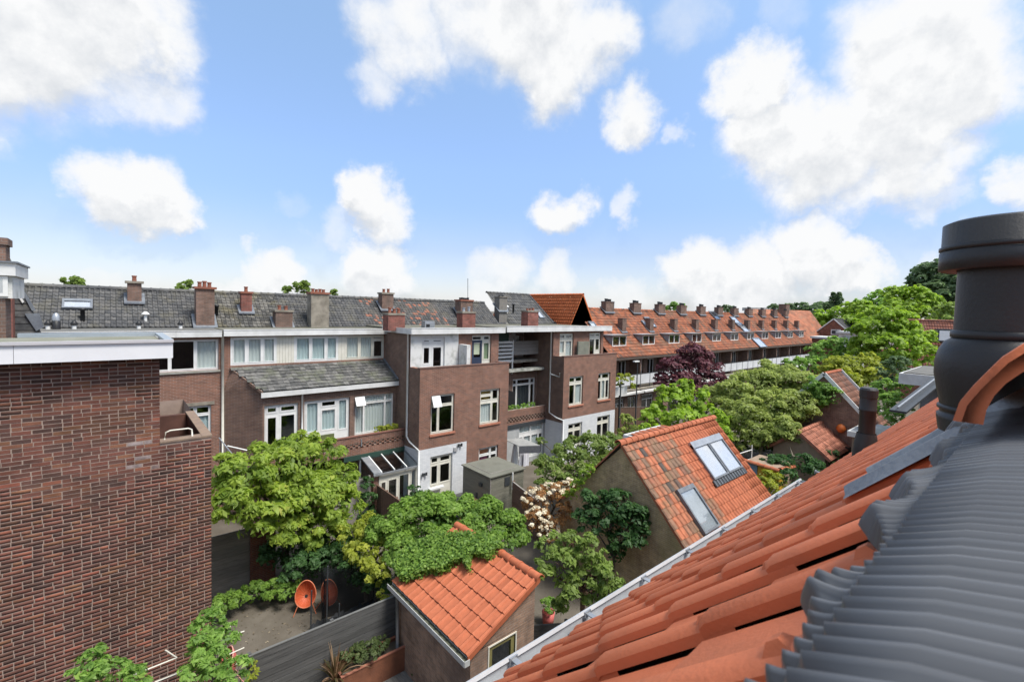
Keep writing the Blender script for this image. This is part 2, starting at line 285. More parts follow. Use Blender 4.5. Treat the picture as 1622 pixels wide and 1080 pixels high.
def thing(name, label, cat, loc=(0, 0, 0), group=None):
    o = bpy.data.objects.new(name, None); COL.objects.link(o); o.location = tuple(map(float, loc)); o.empty_display_size = .3; o['label'] = label; o['category'] = cat
    if group: o['group'] = group
    return o
def tag(o, label, cat, group=None):
    o['label'] = label; o['category'] = cat
    if group: o['group'] = group
    return o
def struct(o): o['kind'] = 'structure'; return o
def stuff(o): o['kind'] = 'stuff'; return o
def copy_tree(o, parent=None, loc=None):
    c = o.copy(); COL.objects.link(c); c.parent = parent
    if loc is not None: c.location = loc
    for ch in list(o.children): copy_tree(ch, c)
    return c

# ---------------------------------------------------------------- palette
WHITE = mat('white_paint', (.72, .72, .70), (.62, .62, .60), 3, .45, .05, 60)
CREAM = mat('cream_paint', (.66, .64, .56), (.56, .54, .46), 3, .5, .05)
FASC = mat('white_fascia_paint', (.68, .68, .67), (.52, .52, .50), 1.6, .5, .08, 30)
DIRTYW = mat('weathered_white_render', (.62, .62, .60), (.40, .41, .38), 2.2, .8, .3, 25, c3=(.60, .60, .58))
WBRICK = brick_mat('whitewashed_brick', (.66, .67, .68), (.58, .60, .62), (.52, .53, .54), tone=.05)
BRICK = brick_mat('brown_red_brick', (.25, .115, .075), (.165, .085, .062), (.34, .28, .24), stain=(.13, .075, .055), stain_amt=.25, tone=.18)
BRICK2 = brick_mat('dark_brown_brick', (.20, .115, .082), (.14, .085, .065), (.29, .25, .22), stain=(.10, .08, .065), stain_amt=.35, tone=.2)
BRICK3 = brick_mat('mossy_yellow_brown_brick', (.44, .31, .17), (.34, .24, .14), (.46, .38, .28), stain=(.26, .22, .09), stain_amt=.7, stscale=.6)
BRICK4 = brick_mat('red_brick_far', (.24, .085, .05), (.17, .065, .045), (.22, .18, .15))
BRICKG = brick_mat('garden_shed_brick', (.30, .19, .13), (.22, .145, .105), (.25, .215, .185), stain=(.12, .09, .08), stain_amt=.5)
CHIMB = brick_mat('chimney_brick', (.20, .12, .09), (.14, .09, .07), (.2, .17, .15), stain=(.10, .09, .08), stain_amt=.5)
CHIMR = brick_mat('red_chimney_brick', (.25, .09, .07), (.17, .07, .055), (.2, .15, .13))
CONC = mat('stained_concrete', (.30, .27, .22), (.16, .14, .11), 2.5, .9, .4, 20)
ZINC = mat('zinc_sheet', (.42, .44, .46), (.30, .32, .34), 3, .42, .1, 20, metal=.6)
LEAD = mat('grey_lead', (.20, .22, .24), (.13, .14, .16), 4, .5, .2, 20, metal=.3)
BITU = mat('bitumen_felt', (.10, .10, .095), (.16, .155, .14), 1.4, .9, .3, 50)
GRAVEL = mat('mossy_flat_roof', (.17, .16, .13), (.10, .10, .07), 3, .95, .5, 30)
DARK = mat('black_plastic', (.022, .022, .023), (.016, .016, .017), 6, .45, .06, 120)
DARKM = mat('dark_metal', (.05, .055, .06), (.035, .04, .045), 5, .45, .1)
GLASS = glass_mat('window_glass')
SKYGL = glass_mat('rooflight_glass', (.92, .93, .94), .06)
BLIND = mat('white_blind', (.75, .76, .77), (.66, .67, .68), 4, .6, 0)
CURT = mat('pale_curtain', (.70, .78, .77), (.60, .68, .68), 5, .9, .1, stretch=(6, 6, .3))
CURTW = mat('white_net_curtain', (.82, .82, .79), (.72, .73, .70), 5, .9, .1, stretch=(6, 6, .3))
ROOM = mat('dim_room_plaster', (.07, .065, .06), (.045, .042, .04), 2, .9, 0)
TERRA = mat('terracotta_sill', (.42, .17, .11), (.34, .14, .09), 6, .6, .15)
POT = mat('clay_pot', (.28, .10, .06), (.18, .07, .045), 8, .7, .2)
BLUED = mat('dark_blue_paint', (.035, .05, .085), (.03, .04, .07), 4, .4, .03)
GREENP = mat('dark_green_board', (.02, .055, .04), (.03, .06, .045), 3, .6, .1)
WOODG = mat('grey_weathered_board', (.27, .25, .225), (.18, .165, .15), 5, .85, .35, 30, rnd=.18, stretch=(.6, .6, 6))
WOODB = mat('brown_fence_board', (.17, .10, .07), (.11, .07, .05), 5, .85, .3, 30, rnd=.15, stretch=(1, 1, 5))
WOODD = mat('charcoal_stained_board', (.055, .055, .055), (.10, .10, .098), 2.2, .75, .3, 30, rnd=.16, stretch=(.5, .5, 7))
WOODGR = mat('green_grey_board', (.15, .15, .12), (.20, .19, .15), 4, .85, .3, 30, rnd=.12, stretch=(.6, .6, 5))
PLANK = mat('new_wood', (.40, .21, .11), (.33, .17, .09), 5, .6, .15, stretch=(1, 8, 1))
BARK = mat('bark', (.10, .085, .065), (.055, .045, .035), 9, .95, .6, 30, stretch=(1, 1, .4))
BARKP = mat('pale_bark', (.24, .21, .16), (.14, .12, .09), 9, .95, .4, 30)
# ================================================================ STRUCTURE: ground
MUD = mat('garden_soil', (.085, .072, .055), (.135, .118, .094), .8, .95, .45, 14, c3=(.105, .090, .070))
g = MB(); g.quad((-400, -60, 0), (2500, -60, 0), (2500, 2500, 0), (-400, 2500, 0)); GROUND = struct(part('ground', g, MUD))
PAVE = mat('grey_paving', (.17, .165, .155), (.12, .115, .11), 2.5, .9, .3, 20)
g = MB(); g.quad((7.9, 3, .004), (13, 3, .004), (13, 9, .004), (7.9, 9, .004)); struct(part('courtyard_paving', g, PAVE))
g = MB(); g.quad((11.5, 17.2, .004), (14.4, 17.2, .004), (14.4, 19.8, .004), (11.5, 19.8, .004)); struct(part('patio_paving', g, mat('dark_patio', (.08, .08, .08), (.12, .118, .11), 3, .9, .2)))
# decking of the right-hand garden: boards one by one
DK = struct(thing('decking', 'x', 'x', (4.6, 9.6, 0))); del DK['label'], DK['category']
for i in range(13):
    part('decking_board', MB().box(4.55 + i * .125, 4.55 + i * .125 + .117, 7.5, 10.75, .02, .055), mat('pale_decking', (.22, .215, .20), (.16, .155, .14), 5, .85, .3, 30, rnd=.12, stretch=(6, .6, 1)), DK)

# ================================================================ windows, doors, roofs, chimneys (builders)
def window(par, y, x0, x1, z0, z1, panes, fr=.055, m=WHITE, depth=.10, glass=GLASS, curtain=None, sill=None, name='window', axis='y', sash=.035, cm=CURT, open_top=None, back=True):
    """frame set back in its opening; panes = [(fx0,fx1,fz0,fz1)] as fractions; curtain = indices of panes with cloth behind"""
    w, h = x1 - x0, z1 - z0; yf = y + depth; P = (lambda a, b, z0_, z1_, y0, y1: (a, b, y0, y1, z0_, z1_)) if axis == 'y' else (lambda a, b, z0_, z1_, y0, y1: (y0, y1, a, b, z0_, z1_))
    mb = MB(); t = .07
    rects = [(x0 + w * a + (fr if a <= 0 else fr * .5), x0 + w * b - (fr if b >= 1 else fr * .5), z0 + h * c + (fr if c <= 0 else fr * .5), z0 + h * d - (fr if d >= 1 else fr * .5)) for a, b, c, d in panes]
    A = sorted({x0, x1, *[v for r in rects for v in r[:2]]}); Z = sorted({z0, z1, *[v for r in rects for v in r[2:]]})
    # solid grid of frame pieces between the panes
    cell = lambda i, j: any(r[0] < (A[i] + A[i + 1]) / 2 < r[1] and r[2] < (Z[j] + Z[j + 1]) / 2 < r[3] for r in rects)
    for j in range(len(Z) - 1):
        i = 0
        while i < len(A) - 1:
            if cell(i, j): i += 1; continue
            k = i
            while k + 1 < len(A) - 1 and not cell(k + 1, j): k += 1
            mb.box(*P(A[i], A[k + 1], Z[j], Z[j + 1], yf, yf + t)); i = k + 1
    for i, r in enumerate(rects):     # sash rims, proud of the frame
        if r[1] - r[0] > .22 and sash: 
            s = sash
            for q in ((r[0], r[1], r[2], r[2] + s), (r[0], r[1], r[3] - s, r[3]), (r[0], r[0] + s, r[2] + s, r[3] - s), (r[1] - s, r[1], r[2] + s, r[3] - s)): mb.box(*P(q[0], q[1], q[2], q[3], yf - .012, yf + t - .02))
    f = part(name, mb, m, par)
    for i, r in enumerate(rects):
        part('pane', MB().box(*P(r[0] + .002, r[1] - .002, r[2] + .002, r[3] - .002, yf + .03, yf + .038)), glass, f)
        if curtain and i in curtain: cloth(f, r, yf + .085, P, cm)
    if sill: part('sill', MB().box(*P(x0 - .06, x1 + .06, z0 - .09, z0 - .003, y - .06, yf - .002)), sill, f)
    return f
def cloth(par, r, y, P, m, amp=.025):
    n = max(8, int((r[1] - r[0]) / .03)); xs = np.linspace(r[0] - .02, r[1] + .02, n); ys = y + amp * np.sin(np.arange(n) * 1.35 + RNG.uniform(0, 6)) + RNG.uniform(-.006, .006, n)
    V = []; Q = []
    for i in range(n):
        a = P(xs[i], xs[i], r[2] - .03, r[3] + .03, ys[i], ys[i]); V += [(a[0], a[2], a[4]), (a[0], a[2], a[5])]
        if i: k = 2 * i; Q.append((k - 2, k, k + 1, k - 1))
    np_mesh('curtain', V, Q, m, par, smooth=True)
def profile(W, kind, n):
    x = np.linspace(0, W, n); f = x / W
    if kind == 'wave': h = .018 * (1 - np.cos(2 * np.pi * f)) / 1 ; h = .040 * np.where(f < .40, np.sin(np.pi * f / .40) ** .8, -.10 * np.sin(np.pi * (f - .40) / .60))
    elif kind == 'flat': h = .006 * np.sin(np.pi * f) + np.where(f < .12, .010, 0)
    else: h = .03 * np.sin(np.pi * np.clip(f / .45, 0, 1)) 
    return x, h
def tile_verts(W, L, kind='wave', n=7, tail=.03, th=.014, side=True):
    """one roof tile: x across, y down the slope, z off the roof; head at y=0, tail raised"""
    x, h = profile(W * 1.04, kind, n); V = []; Q = []
    for i in range(n): V += [(x[i], 0, h[i] * .9), (x[i], L, h[i] + tail), (x[i], L, h[i] + tail - th * 2.2)]
    for i in range(n - 1):
        a = 3 * i; b = 3 * (i + 1); Q += [(a, a + 1, b + 1, b), (a + 1, a + 2, b + 2, b + 1)]
    if side:   # overlapping roll edge and the other edge get thickness
        s = len(V); V += [(x[0], 0, h[0] - .012), (x[0], L, -.004), (x[-1], 0, h[-1] - .02), (x[-1], L, h[-1] + tail - .02)]; Q += [(0, s, s + 1, 1), (3 * (n - 1), 3 * (n - 1) + 1, s + 3, s + 2)]
    return np.array(V, float), np.array(Q)
def slope_frame(p0, along, down):
    a = np.array(along, float); a /= np.linalg.norm(a); d = np.array(down, float); d /= np.linalg.norm(d); n = np.cross(a, d)
    if n[2] < 0: n = -n
    return np.array(p0, float), a, d, n
def tile_field(par, p0, along, down, ncol, nrow, W, G, m, kind='wave', n=6, tail=.03, parts=0, name='roof_tile', skip=None, sname='roof_tiles', jit=.004, lap=.06, xlim=None, ref=None, top_off=0, tilt=None, mats=None):
    """courses of overlapping tiles; the first `parts` (nearest to ref) become objects sharing one mesh, the rest one joined part"""
    o, a, d, nn = slope_frame(p0, along, down); V, Q = tile_verts(W, G + lap, kind, n, tail)
    cells = [(i, j) for j in range(nrow) for i in range(ncol) if not (skip and skip(i, j))]
    pos = {c: o + a * (c[0] * W) + d * (c[1] * G - lap + top_off) for c in cells}
    rs = np.random.default_rng(len(cells) + int(W * 1000))
    cells.sort(key=lambda c: np.linalg.norm(pos[c] - np.array([0, 0, CAMZ]) if ref is None else pos[c] - ref)); near, rest = cells[:parts], cells[parts:]
    B = np.array([a, d, nn])          # rows: local axes in world
    if near:
        me = bpy.data.meshes.new(name); me.from_pydata((V @ B).tolist(), [], Q.tolist()); me.update(); me.materials.append(m); o0 = origin_of(par)
        if n >= 9: me.shade_smooth(); me.set_sharp_from_angle(angle=math.radians(40))
        for c in near:
            ob = bpy.data.objects.new(name, me); COL.objects.link(ob); ob.parent = par; ob.location = tuple(pos[c] - o0 + nn * rs.uniform(-jit, jit) + d * rs.uniform(-jit, jit))
            ob.rotation_euler = (rs.uniform(-.004, .004), rs.uniform(-.006, .006), rs.uniform(-.004, .004))
    if rest:
        P = np.array([pos[c] for c in rest]) + nn * rs.uniform(-jit, jit, (len(rest), 1)) + d * rs.uniform(-jit, jit, (len(rest), 1))
        VV = (V @ B)[None] + P[:, None]; QQ = Q[None] + (np.arange(len(rest)) * len(V))[:, None, None]
        ob = np_mesh(sname, VV.reshape(-1, 3), QQ.reshape(-1, 4), m, par); stuff(ob)
def ridge_tiles(par, p0, p1, r, L, m, name='ridge_tile', joined=False, seg=8):
    p0, p1 = np.array(p0, float), np.array(p1, float); D = np.linalg.norm(p1 - p0); n = max(1, round(D / L)); d = (p1 - p0) / D; s = np.cross(d, [0, 0, 1.]); s /= np.linalg.norm(s); l = D / n
    def shell(q):
        V = []; F = []
        for (t, rr) in ((-.03, r * 1.10), (.035, r * 1.10), (.04, r), (l, r * .95)):
            for k in range(seg + 1): a = math.pi * k / seg; V.append(q + d * t + s * rr * math.cos(a) + np.array([0, 0, 1]) * rr * math.sin(a))
        for i in range(3):
            for k in range(seg): b = i * (seg + 1) + k; F.append((b, b + 1, b + seg + 2, b + seg + 1))
        k0 = len(V)
        for k in range(seg + 1): a = math.pi * k / seg; V.append(q + d * -.03 + s * (r * .93) * math.cos(a) + np.array([0, 0, 1]) * (r * .93) * math.sin(a))
        for k in range(seg): F.append((k, k + 1, k0 + k + 1, k0 + k))
        return V, F
    if joined:
        mb = MB()
        for i in range(n): V, F = shell(p0 + d * l * i); mb.raw(V, F)
        return stuff(part(name + 's', mb, m, par, smooth=False))
    V, F = shell(np.zeros(3)); me = bpy.data.meshes.new(name); me.from_pydata([tuple(v) for v in V], [], F); me.update(); me.materials.append(m); me.shade_smooth(); me.set_sharp_from_angle(angle=math.radians(50)); o0 = origin_of(par)
    for i in range(n):
        ob = bpy.data.objects.new(name, me); COL.objects.link(ob); ob.parent = par; ob.location = tuple(p0 + d * l * i - o0); ob.rotation_euler = (random.uniform(-.01, .01), random.uniform(-.01, .01), random.uniform(-.01, .01))
def chimney(par, x, y, w, dpt, z0, z1, m=CHIMB, cap=CONC, pots=2, pm=POT, flash=True, caph=.10, ov=.06, pth=.28, band=False):
    c = part('chimney', MB().box(x - w / 2, x + w / 2, y - dpt / 2, y + dpt / 2, z0 - (.9 if flash or y > 25 else .04), z1), m, par)
    k = MB()
    if band: k.box(x - w / 2 - ov * .5, x + w / 2 + ov * .5, y - dpt / 2 - ov * .5, y + dpt / 2 + ov * .5, z1 - caph * 2.4, z1 - caph * .9)
    k.box(x - w / 2 - ov, x + w / 2 + ov, y - dpt / 2 - ov, y + dpt / 2 + ov, z1 + .002, z1 + caph); part('chimney_cap', k, cap, c)
    for i in range(pots):
        px_ = x + (i - (pots - 1) / 2) * (w * .8 / max(pots, 1)); hh = pth * random.uniform(.8, 1.1)
        part('chimney_pot', MB().lathe((px_, y, z1 + caph), [(.085, 0), (.075, hh * .75), (.095, hh * .78), (.095, hh), (.05, hh), (.05, hh * .5)], 12), pm, c, smooth=False)
    if flash: part('flashing', MB().prism([(x - w / 2 - .12, y - dpt / 2 - .10, z0 - .10), (x + w / 2 + .12, y - dpt / 2 - .10, z0 - .10), (x + w / 2 + .12, y + dpt / 2 + .1, z0 + dpt * .85 + .0), (x - w / 2 - .12, y + dpt / 2 + .1, z0 + dpt * .85)], (0, 0, .06)), LEAD, c)
    return c

# ================================================================ the facing terrace (dark roofs)
YM, YE, YC, YT = 23.66, 22.18, 19.83, 20.80
RB, RT = (25.9, 8.45), (27.95, 10.13)           # foot and ridge of the dark tiled slope (y, z)
GREYT = ramp_mat('grey_pantile', [(0, (.055, .057, .060)), (.5, (.085, .085, .085)), (1, (.115, .112, .107))], moss=(.13, .12, .085), mossamt=.45, mott=.3)
GREYT2 = ramp_mat('mossy_grey_pantile', [(0, (.045, .045, .043)), (.5, (.09, .087, .08)), (1, (.15, .142, .125))], moss=(.16, .14, .08), mossamt=.65, mott=.4)
MIXT = ramp_mat('grey_pantile_with_red_ones', [(0, (.055, .055, .055)), (.45, (.085, .083, .08)), (.80, (.115, .112, .107)), (.84, (.32, .14, .09)), (1, (.26, .11, .075))], moss=(.15, .13, .10), mossamt=.5, mott=.35)
def RPt(u, v):  # point on the tiled slope
    n = (0, -(RT[1] - RB[1]), RT[0] - RB[0]); return PP(u, v, (0, RB[0], RB[1]), n)
slope_len = math.hypot(RT[0] - RB[0], RT[1] - RB[1]); sd = (0, RB[0] - RT[0], RB[1] - RT[1])
def roof_span(par, x0, x1, m, W=.185, G=.33, parts=0):
    nr = 12; g2 = slope_len / nr; nc = int(round((x1 - x0) / W)); w2 = (x1 - x0) / nc
    tile_field(par, (x0, RT[0], RT[1]), (1, 0, 0), sd, nc, nr, w2, g2, m, n=5, tail=.024, lap=.04)
    ridge_tiles(par, (x0, RT[0], RT[1] - .03), (x1, RT[0], RT[1] - .03), .13, .36, m, joined=True)
    part('rear_slope', MB().quad((x0, RT[0], RT[1] - .02), (x1, RT[0], RT[1] - .02), (x1, RT[0] + 3.2, RT[1] - 2.6), (x0, RT[0] + 3.2, RT[1] - 2.6)), m, par)
    part('roof_underlay', MB().quad((x0, RT[0], RT[1] - .05), (x1, RT[0], RT[1] - .05), (x1, RB[0] - .1, RB[1] - .12), (x0, RB[0] - .1, RB[1] - .12)), BITU, par)
def flat_strip(par, x0, x1, y0, z=8.42, m=GRAVEL): part('flat_roof', MB().box(x0, x1, y0, RB[0] + .35, z - .2, z), m, par)
def roof_vent(kind, u, v, label, y=None, z=8.42, par=None):
    p = RPt(u, v) if y is None else np.array([PY(u, v, y)[0], y, z])
    t = thing('roof_vent', label, 'roof vent', p, 'vents on the facing roofs')
    x, yy, zz = p
    if kind == 'cowl': part('pipe', MB().lathe((x, yy, zz - .1), [(.07, 0), (.07, .30)], 12), WHITE, t, True); part('cowl', MB().lathe((x, yy, zz + .16), [(.10, 0), (.12, .05), (.05, .17), (0, .19)], 12), DARK, t, True)
    elif kind == 'mush': part('pipe', MB().lathe((x, yy, zz - .2), [(.06, 0), (.06, .5)], 12), WHITE, t, True); part('cap', MB().lathe((x, yy, zz + .28), [(.15, 0), (.15, .03), (.04, .13), (0, .13)], 12), WHITE, t, True)
    elif kind == 'black': part('pipe', MB().lathe((x, yy, zz - .2), [(.075, 0), (.075, .62), (.11, .62), (.11, .72), (.02, .74)], 12), DARK, t, True)
    elif kind == 'flue': part('pipe', MB().lathe((x, yy, zz - .05), [(.13, 0), (.13, .36), (.10, .38)], 14), DARK, t, True); part('cowl', MB().lathe((x, yy, zz + .33), [(.12, 0), (.12, .14), (.08, .26), (.04, .30)], 14), ZINC, t, True)
    return t
def rooflight(par_label, x, y, z, w, l, pitch, group=None, frame=LEAD, gl=BLIND, cat='roof window', along=(1, 0, 0), down=None, blind=True, par=None):
    """frame with pane lying on a slope; centre point x,y,z; down = slope direction"""
    o, a, d, nn = slope_frame((x, y, z), along, down); o = o + nn * (.05 if par is None else 0); t = par if par is not None else thing('roof_window', par_label, cat, (x, y, z), group)
    def sl(u0, u1, v0, v1, h0, h1): 
        q = [o + a * u0 + d * v0 + nn * h0, o + a * u1 + d * v0 + nn * h0, o + a * u1 + d * v1 + nn * h0, o + a * u0 + d * v1 + nn * h0]; return q, nn * (h1 - h0)
    fr = MB(); e = .07
    for q in ((-w / 2, w / 2, -l / 2, -l / 2 + e * 2.1), (-w / 2, w / 2, l / 2 - e, l / 2), (-w / 2, -w / 2 + e, -l / 2 + e * 2.1, l / 2 - e), (w / 2 - e, w / 2, -l / 2 + e * 2.1, l / 2 - e)): fr.prism(*sl(*q, -.02, .09))
    f = part('frame' if par is None else 'roof_window', fr, frame, t)
    part('pane', MB().prism(*sl(-w / 2 + e + .001, w / 2 - e - .001, -l / 2 + e * 2.1 + .001, l / 2 - e - .001, .045, .06)), SKYGL, f)
    if blind: part('blind', MB().prism(*sl(-w / 2 + e, w / 2 - e, -l / 2 + e * 2.1, l / 2 - e, .025, .03)), gl, f)
    return t
def fascia(par, x0, x1, y, z0, z1, m=FASC, t=.05, ret=None, joints=()):
    mb = MB(); js = [x0, *sorted(joints), x1]
    for a, b in zip(js[:-1], js[1:]): mb.box(a + .003, b - .003, y - t, y, z0, z1)
    mb.box(x0, x1, y - t - .015, y + .14, z1 + .001, z1 + .03)
    part('fascia', mb, m, par); part('soffit', MB().box(x0, x1, y, y + .32, z0 - .001, z0 + .02), CREAM, par)
def pipe(par, pts, r=.04, m=ZINC, name='downpipe'): return part(name, MB().tube(pts, r, 8), m, par, smooth=True)
def body(par, x0, x1, y0, z1, y1=31, z0=0, m=BRICK2, left=True, right=True, fl=(2.9, 5.8)):
    """the unseen sides, back and floors that close a house"""
    mb = MB()
    if left: mb.quad((x0 + .002, y0, z0), (x0 + .002, y1, z0), (x0 + .002, y1, z1), (x0 + .002, y0, z1))
    if right: mb.quad((x1 - .002, y0, z0), (x1 - .002, y1, z0), (x1 - .002, y1, z1), (x1 - .002, y0, z1))
    mb.quad((x0, y1, z0), (x1, y1, z0), (x1, y1, z1), (x0, y1, z1)); part('outer_wall', mb, m, par)
    fb = MB()
    for z in fl: fb.box(x0 + .05, x1 - .05, y0 + .3, y1 - .1, z - .2, z)
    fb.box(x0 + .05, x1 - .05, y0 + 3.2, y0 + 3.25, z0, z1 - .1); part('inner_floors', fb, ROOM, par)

# ---- house A (left, behind the foreground block)
A = thing('terrace_house', 'brown brick terrace house with grey tiled roof behind the foreground brick block', 'house', (0, YM, 0), 'houses of the facing terrace')
XA0, XA1 = -4.2, 3.70
wx = lambda u, v, y=YM: PY(u, v, y)[0]; wz = lambda u, v, y=YM: PY(u, v, y)[2]
W1 = (PY(240, 560, YM)[0], PY(346.5, 560, YM)[0], PY(320, 586.5, YM)[2], PY(320, 537.5, YM)[2])
W2 = (PY(253, 650, YM)[0] - .4, PY(334.5, 650, YM)[0], 3.2, PY(334, 641, YM)[2])
part('facade_wall', MB().wall('y', YM, XA0, XA1, 0, 8.14, [W1, W2]), BRICK, A)
a1, a2 = [(PY(u, 560, YM)[0] - W1[0]) / (W1[1] - W1[0]) for u in (269, 310)]
window(A, YM, *W1, [(0, a1, 0, 1), (a1, a2, 0, 1), (a2, 1, 0, 1)], curtain=[2], cm=CURTW, sill=mat('stone_sill', (.35, .34, .31), (.25, .24, .2), 5, .8, .2))
window(A, YM, *W2, [(0, .74, 0, .86), (0, .74, .86, 1), (.74, 1, 0, .80), (.74, 1, .80, 1)], curtain=[0, 2], cm=CURT)
part('lintel', MB().box(W2[0], W2[1] + .12, YM - .03, YM + .1, W2[3] + .02, W2[3] + .16), CONC, A)
fascia(A, XA0, XA1 - .03, YM - .22, 8.14, 8.39, joints=(1.0, 2.05)); flat_strip(A, XA0, XA1, YM - .2, m=BITU)
body(A, XA0, XA1, YM, 8.2); roof_span(A, XA0 + .9, XA1, GREYT)
pipe(A, [(3.72, YM - .10, 8.2), (3.72, YM - .10, 2.2)], .055, CREAM)
for (u, v0, v1, w, m, np_, z) in ((213, 478, 449, .50, CHIMB, 1, None), (324, 516, 458, .72, CHIMB, 3, None)):
    b = RPt(u, v0); t = PY(u, v1, b[1]); chimney(A, b[0], b[1], w, w * .8, b[2], t[2], m, pots=np_, cap=CONC if np_ == 1 else POT, band=False, ov=.08)
p = RPt(123, 484); rooflight('small white-framed roof window on the dark tiled roof at far left', *p, .95, .60, 40, down=sd, gl=BLIND)
for k, u, v, l in (('cowl', 76, 517, 'short white pipe with black cowl beside the leaning grey tiled gable'), ('flue', 89, 515, 'stout black flue with grey conical cap below the small roof window'), ('cowl', 117.5, 517, 'short white pipe with black cowl just right of the stout black flue'),
                   ('cowl', 220, 521, 'short white pipe with black cowl under the white mushroom vent'), ('cowl', 286, 518, 'short white pipe with black cowl left of the wide brick chimney')):
    roof_vent(k, u, v, l, y=25.2)
roof_vent('mush', 230.5, 508, 'white mushroom vent on the dark tiles left of the wide brick chimney'); roof_vent('black', 131, 508, 'black pipe in a grey collar right under the small roof window'); roof_vent('black', 343, 500, 'black vent pipe right of the wide brick chimney')

# ---- house B: white-framed window band, low tiled lean-to roof, balcony
B_ = thing('terrace_house', 'terrace house with band of white framed windows above a low tiled lean-to roof', 'house', (7.5, YM, 0), 'houses of the facing terrace')
XB0, XB1 = 3.70, 11.33
g1 = (PY(365, 556, YM)[0], PY(438.5, 556, YM)[0]); g2 = (PY(466, 556, YM)[0], PY(536, 556, YM)[0]); g3 = (PY(546, 556, YM)[0], PY(606.5, 556, YM)[0])
zb, zt = 6.84, 8.10
part('facade_wall', MB().wall('y', YM + .004, XB0, XB1, 5.2, 5.9).wall('y', YM, XB0, XB1, 5.9, 8.14, [(g1[0], XB1 - .05, zb, zt)]), BRICK, B_)
window(B_, YM, g1[0], g1[1], zb, zt, [(0, .34, 0, 1), (.34, .68, 0, 1), (.68, 1, 0, 1)], curtain=[0, 1, 2], fr=.09, depth=.02, cm=CURTW)
window(B_, YM, g2[0], g2[1], zb, zt, [(0, .36, 0, 1), (.36, .71, 0, 1), (.71, 1, 0, 1)], curtain=[0, 1, 2], fr=.09, depth=.02)
window(B_, YM, g3[0], XB1 - .06, zb, zt, [(0, .36, 0, 1), (.36, .70, 0, 1), (.70, 1, 0, .80), (.70, 1, .80, 1)], curtain=[0, 1, 3], fr=.09, depth=.02, m=CREAM, cm=CURTW)
for a, b in ((g1[1], g2[0]), (g2[1], g3[0])):
    n = max(2, int((b - a) / .12)); w_ = (b - a) / n
    for i in range(n): part('panel_board', MB().box(a + i * w_ + .004, a + (i + 1) * w_ - .004, YM + .02, YM + .06, zb, zt), CREAM, B_)
fascia(B_, XB0 + .03, XB1, YM - .22, 8.16, 8.42); flat_strip(B_, XB0, XB1, YM - .2, z=8.44)
roof_span(B_, XB0, 6.9, GREYT2); roof_span(B_, 6.9, XB1, GREYT)
body(B_, XB0, XB1, YM, 8.2, left=False)
for (u, v0, v1, w, m, np_) in ((389.5, 494, 465, .48, CHIMR, 1), (447.5, 519, 494, .80, CHIMB, 2), (503.5, 519, 466, .92, CONC, 4), (611, 490, 466, .75, CHIMB, 2)):
    b = RPt(u, v0); t = PY(u, v1, b[1]); chimney(B_, b[0], b[1], w, w * .75, b[2], t[2], m, pots=np_, cap=POT if np_ != 2 else CONC, pm=POT, ov=.05, pth=.2 if np_ == 4 else .26, flash=np_ != 4)
b = (PY(624, 518, 22.4)); chimney(B_, b[0], 22.4, .95, .6, 8.44, PY(624, 499, 22.4)[2], CHIMR, cap=CONC, pots=3, ov=.03, flash=False)
# diagonal side wall, front wall of the lean-to, its windows
XE0 = 4.99
part('side_wall', MB().quad((XB0 + .02, YM, 0), (XE0, YE, 0), (XE0, YE, 5.62), (XB0 + .02, YM, 5.62)).quad((XB0 + .02, YM, 5.62), (XE0, YE, 5.62), (4.32, 22.96, 6.30), (4.02, YM - .01, 6.72)), BRICK2, B_)
def px2(u0, v0, u1, v1, y): a = PY(u0, (v0 + v1) / 2, y); b = PY(u1, (v0 + v1) / 2, y); return a[0], b[0]
d1 = (PY(419, 670, YE)[0], PY(472.5, 665, YE)[0], 3.02, PY(446, 640, YE)[2]); d2 = (PY(482, 665, YE)[0], PY(554, 660, YE)[0], 3.02, PY(518, 632, YE)[2]); d3 = (PY(562, 655, YE)[0], PY(623.5, 650, YE)[0], 3.25, PY(592, 625, YE)[2])
part('lean_to_wall', MB().wall('y', YE, XE0, XB1, 0, 5.58, [d1, d2, d3, (5.6, 7.8, .2, 2.2)]), BRICK2, B_)
window(B_, YE, *d1, [(0, .42, .12, .78), (.42, 1, .06, .80), (0, .42, .80, 1), (.42, 1, .80, 1)], fr=.08, name='window', sash=.07)
window(B_, YE, *d2, [(0, .34, .28, 1), (.34, .72, .28, .80), (.34, .72, .80, 1), (.72, 1, .25, 1)], curtain=[0, 1, 3], fr=.09, sash=.06)
mb = MB(); mb.box(d2[0] + .05, d2[0] + .62, YE + .08, YE + .10, 3.05, 3.5).box(d2[0] + .78, d2[0] + 1.4, YE + .08, YE + .10, 3.05, 3.5); part('green_panel', mb, mat('olive_panel', (.12, .14, .05), (.09, .11, .045), 3, .6, .05), B_)
window(B_, YE, *d3, [(0, .24, 0, .80), (.24, .78, 0, .80), (.78, 1, 0, .80), (.24, .78, .80, 1), (.78, 1, .80, 1), (0, .24, .80, 1)], curtain=[1, 2, 3, 4, 0], fr=.06, sash=.02, cm=CURTW)
fl = part('vent_light', MB().prism([(d3[0] - .02, YE - .25, d3[3] - .45), (d3[0] + .46, YE - .25, d3[3] - .45), (d3[0] + .46, YE - .02, d3[3] - .05), (d3[0] - .02, YE - .02, d3[3] - .05)], (0, -.03, .02)), WHITE, B_)
eave = MB().box(XE0 - .1, XB1 - .002, YE - .22, YE - .16, 5.58, 5.80); part('eaves_board', eave, FASC, B_); part('eaves_soffit', MB().box(XE0, XB1, YE - .2, YE, 5.585, 5.60), CREAM, B_)
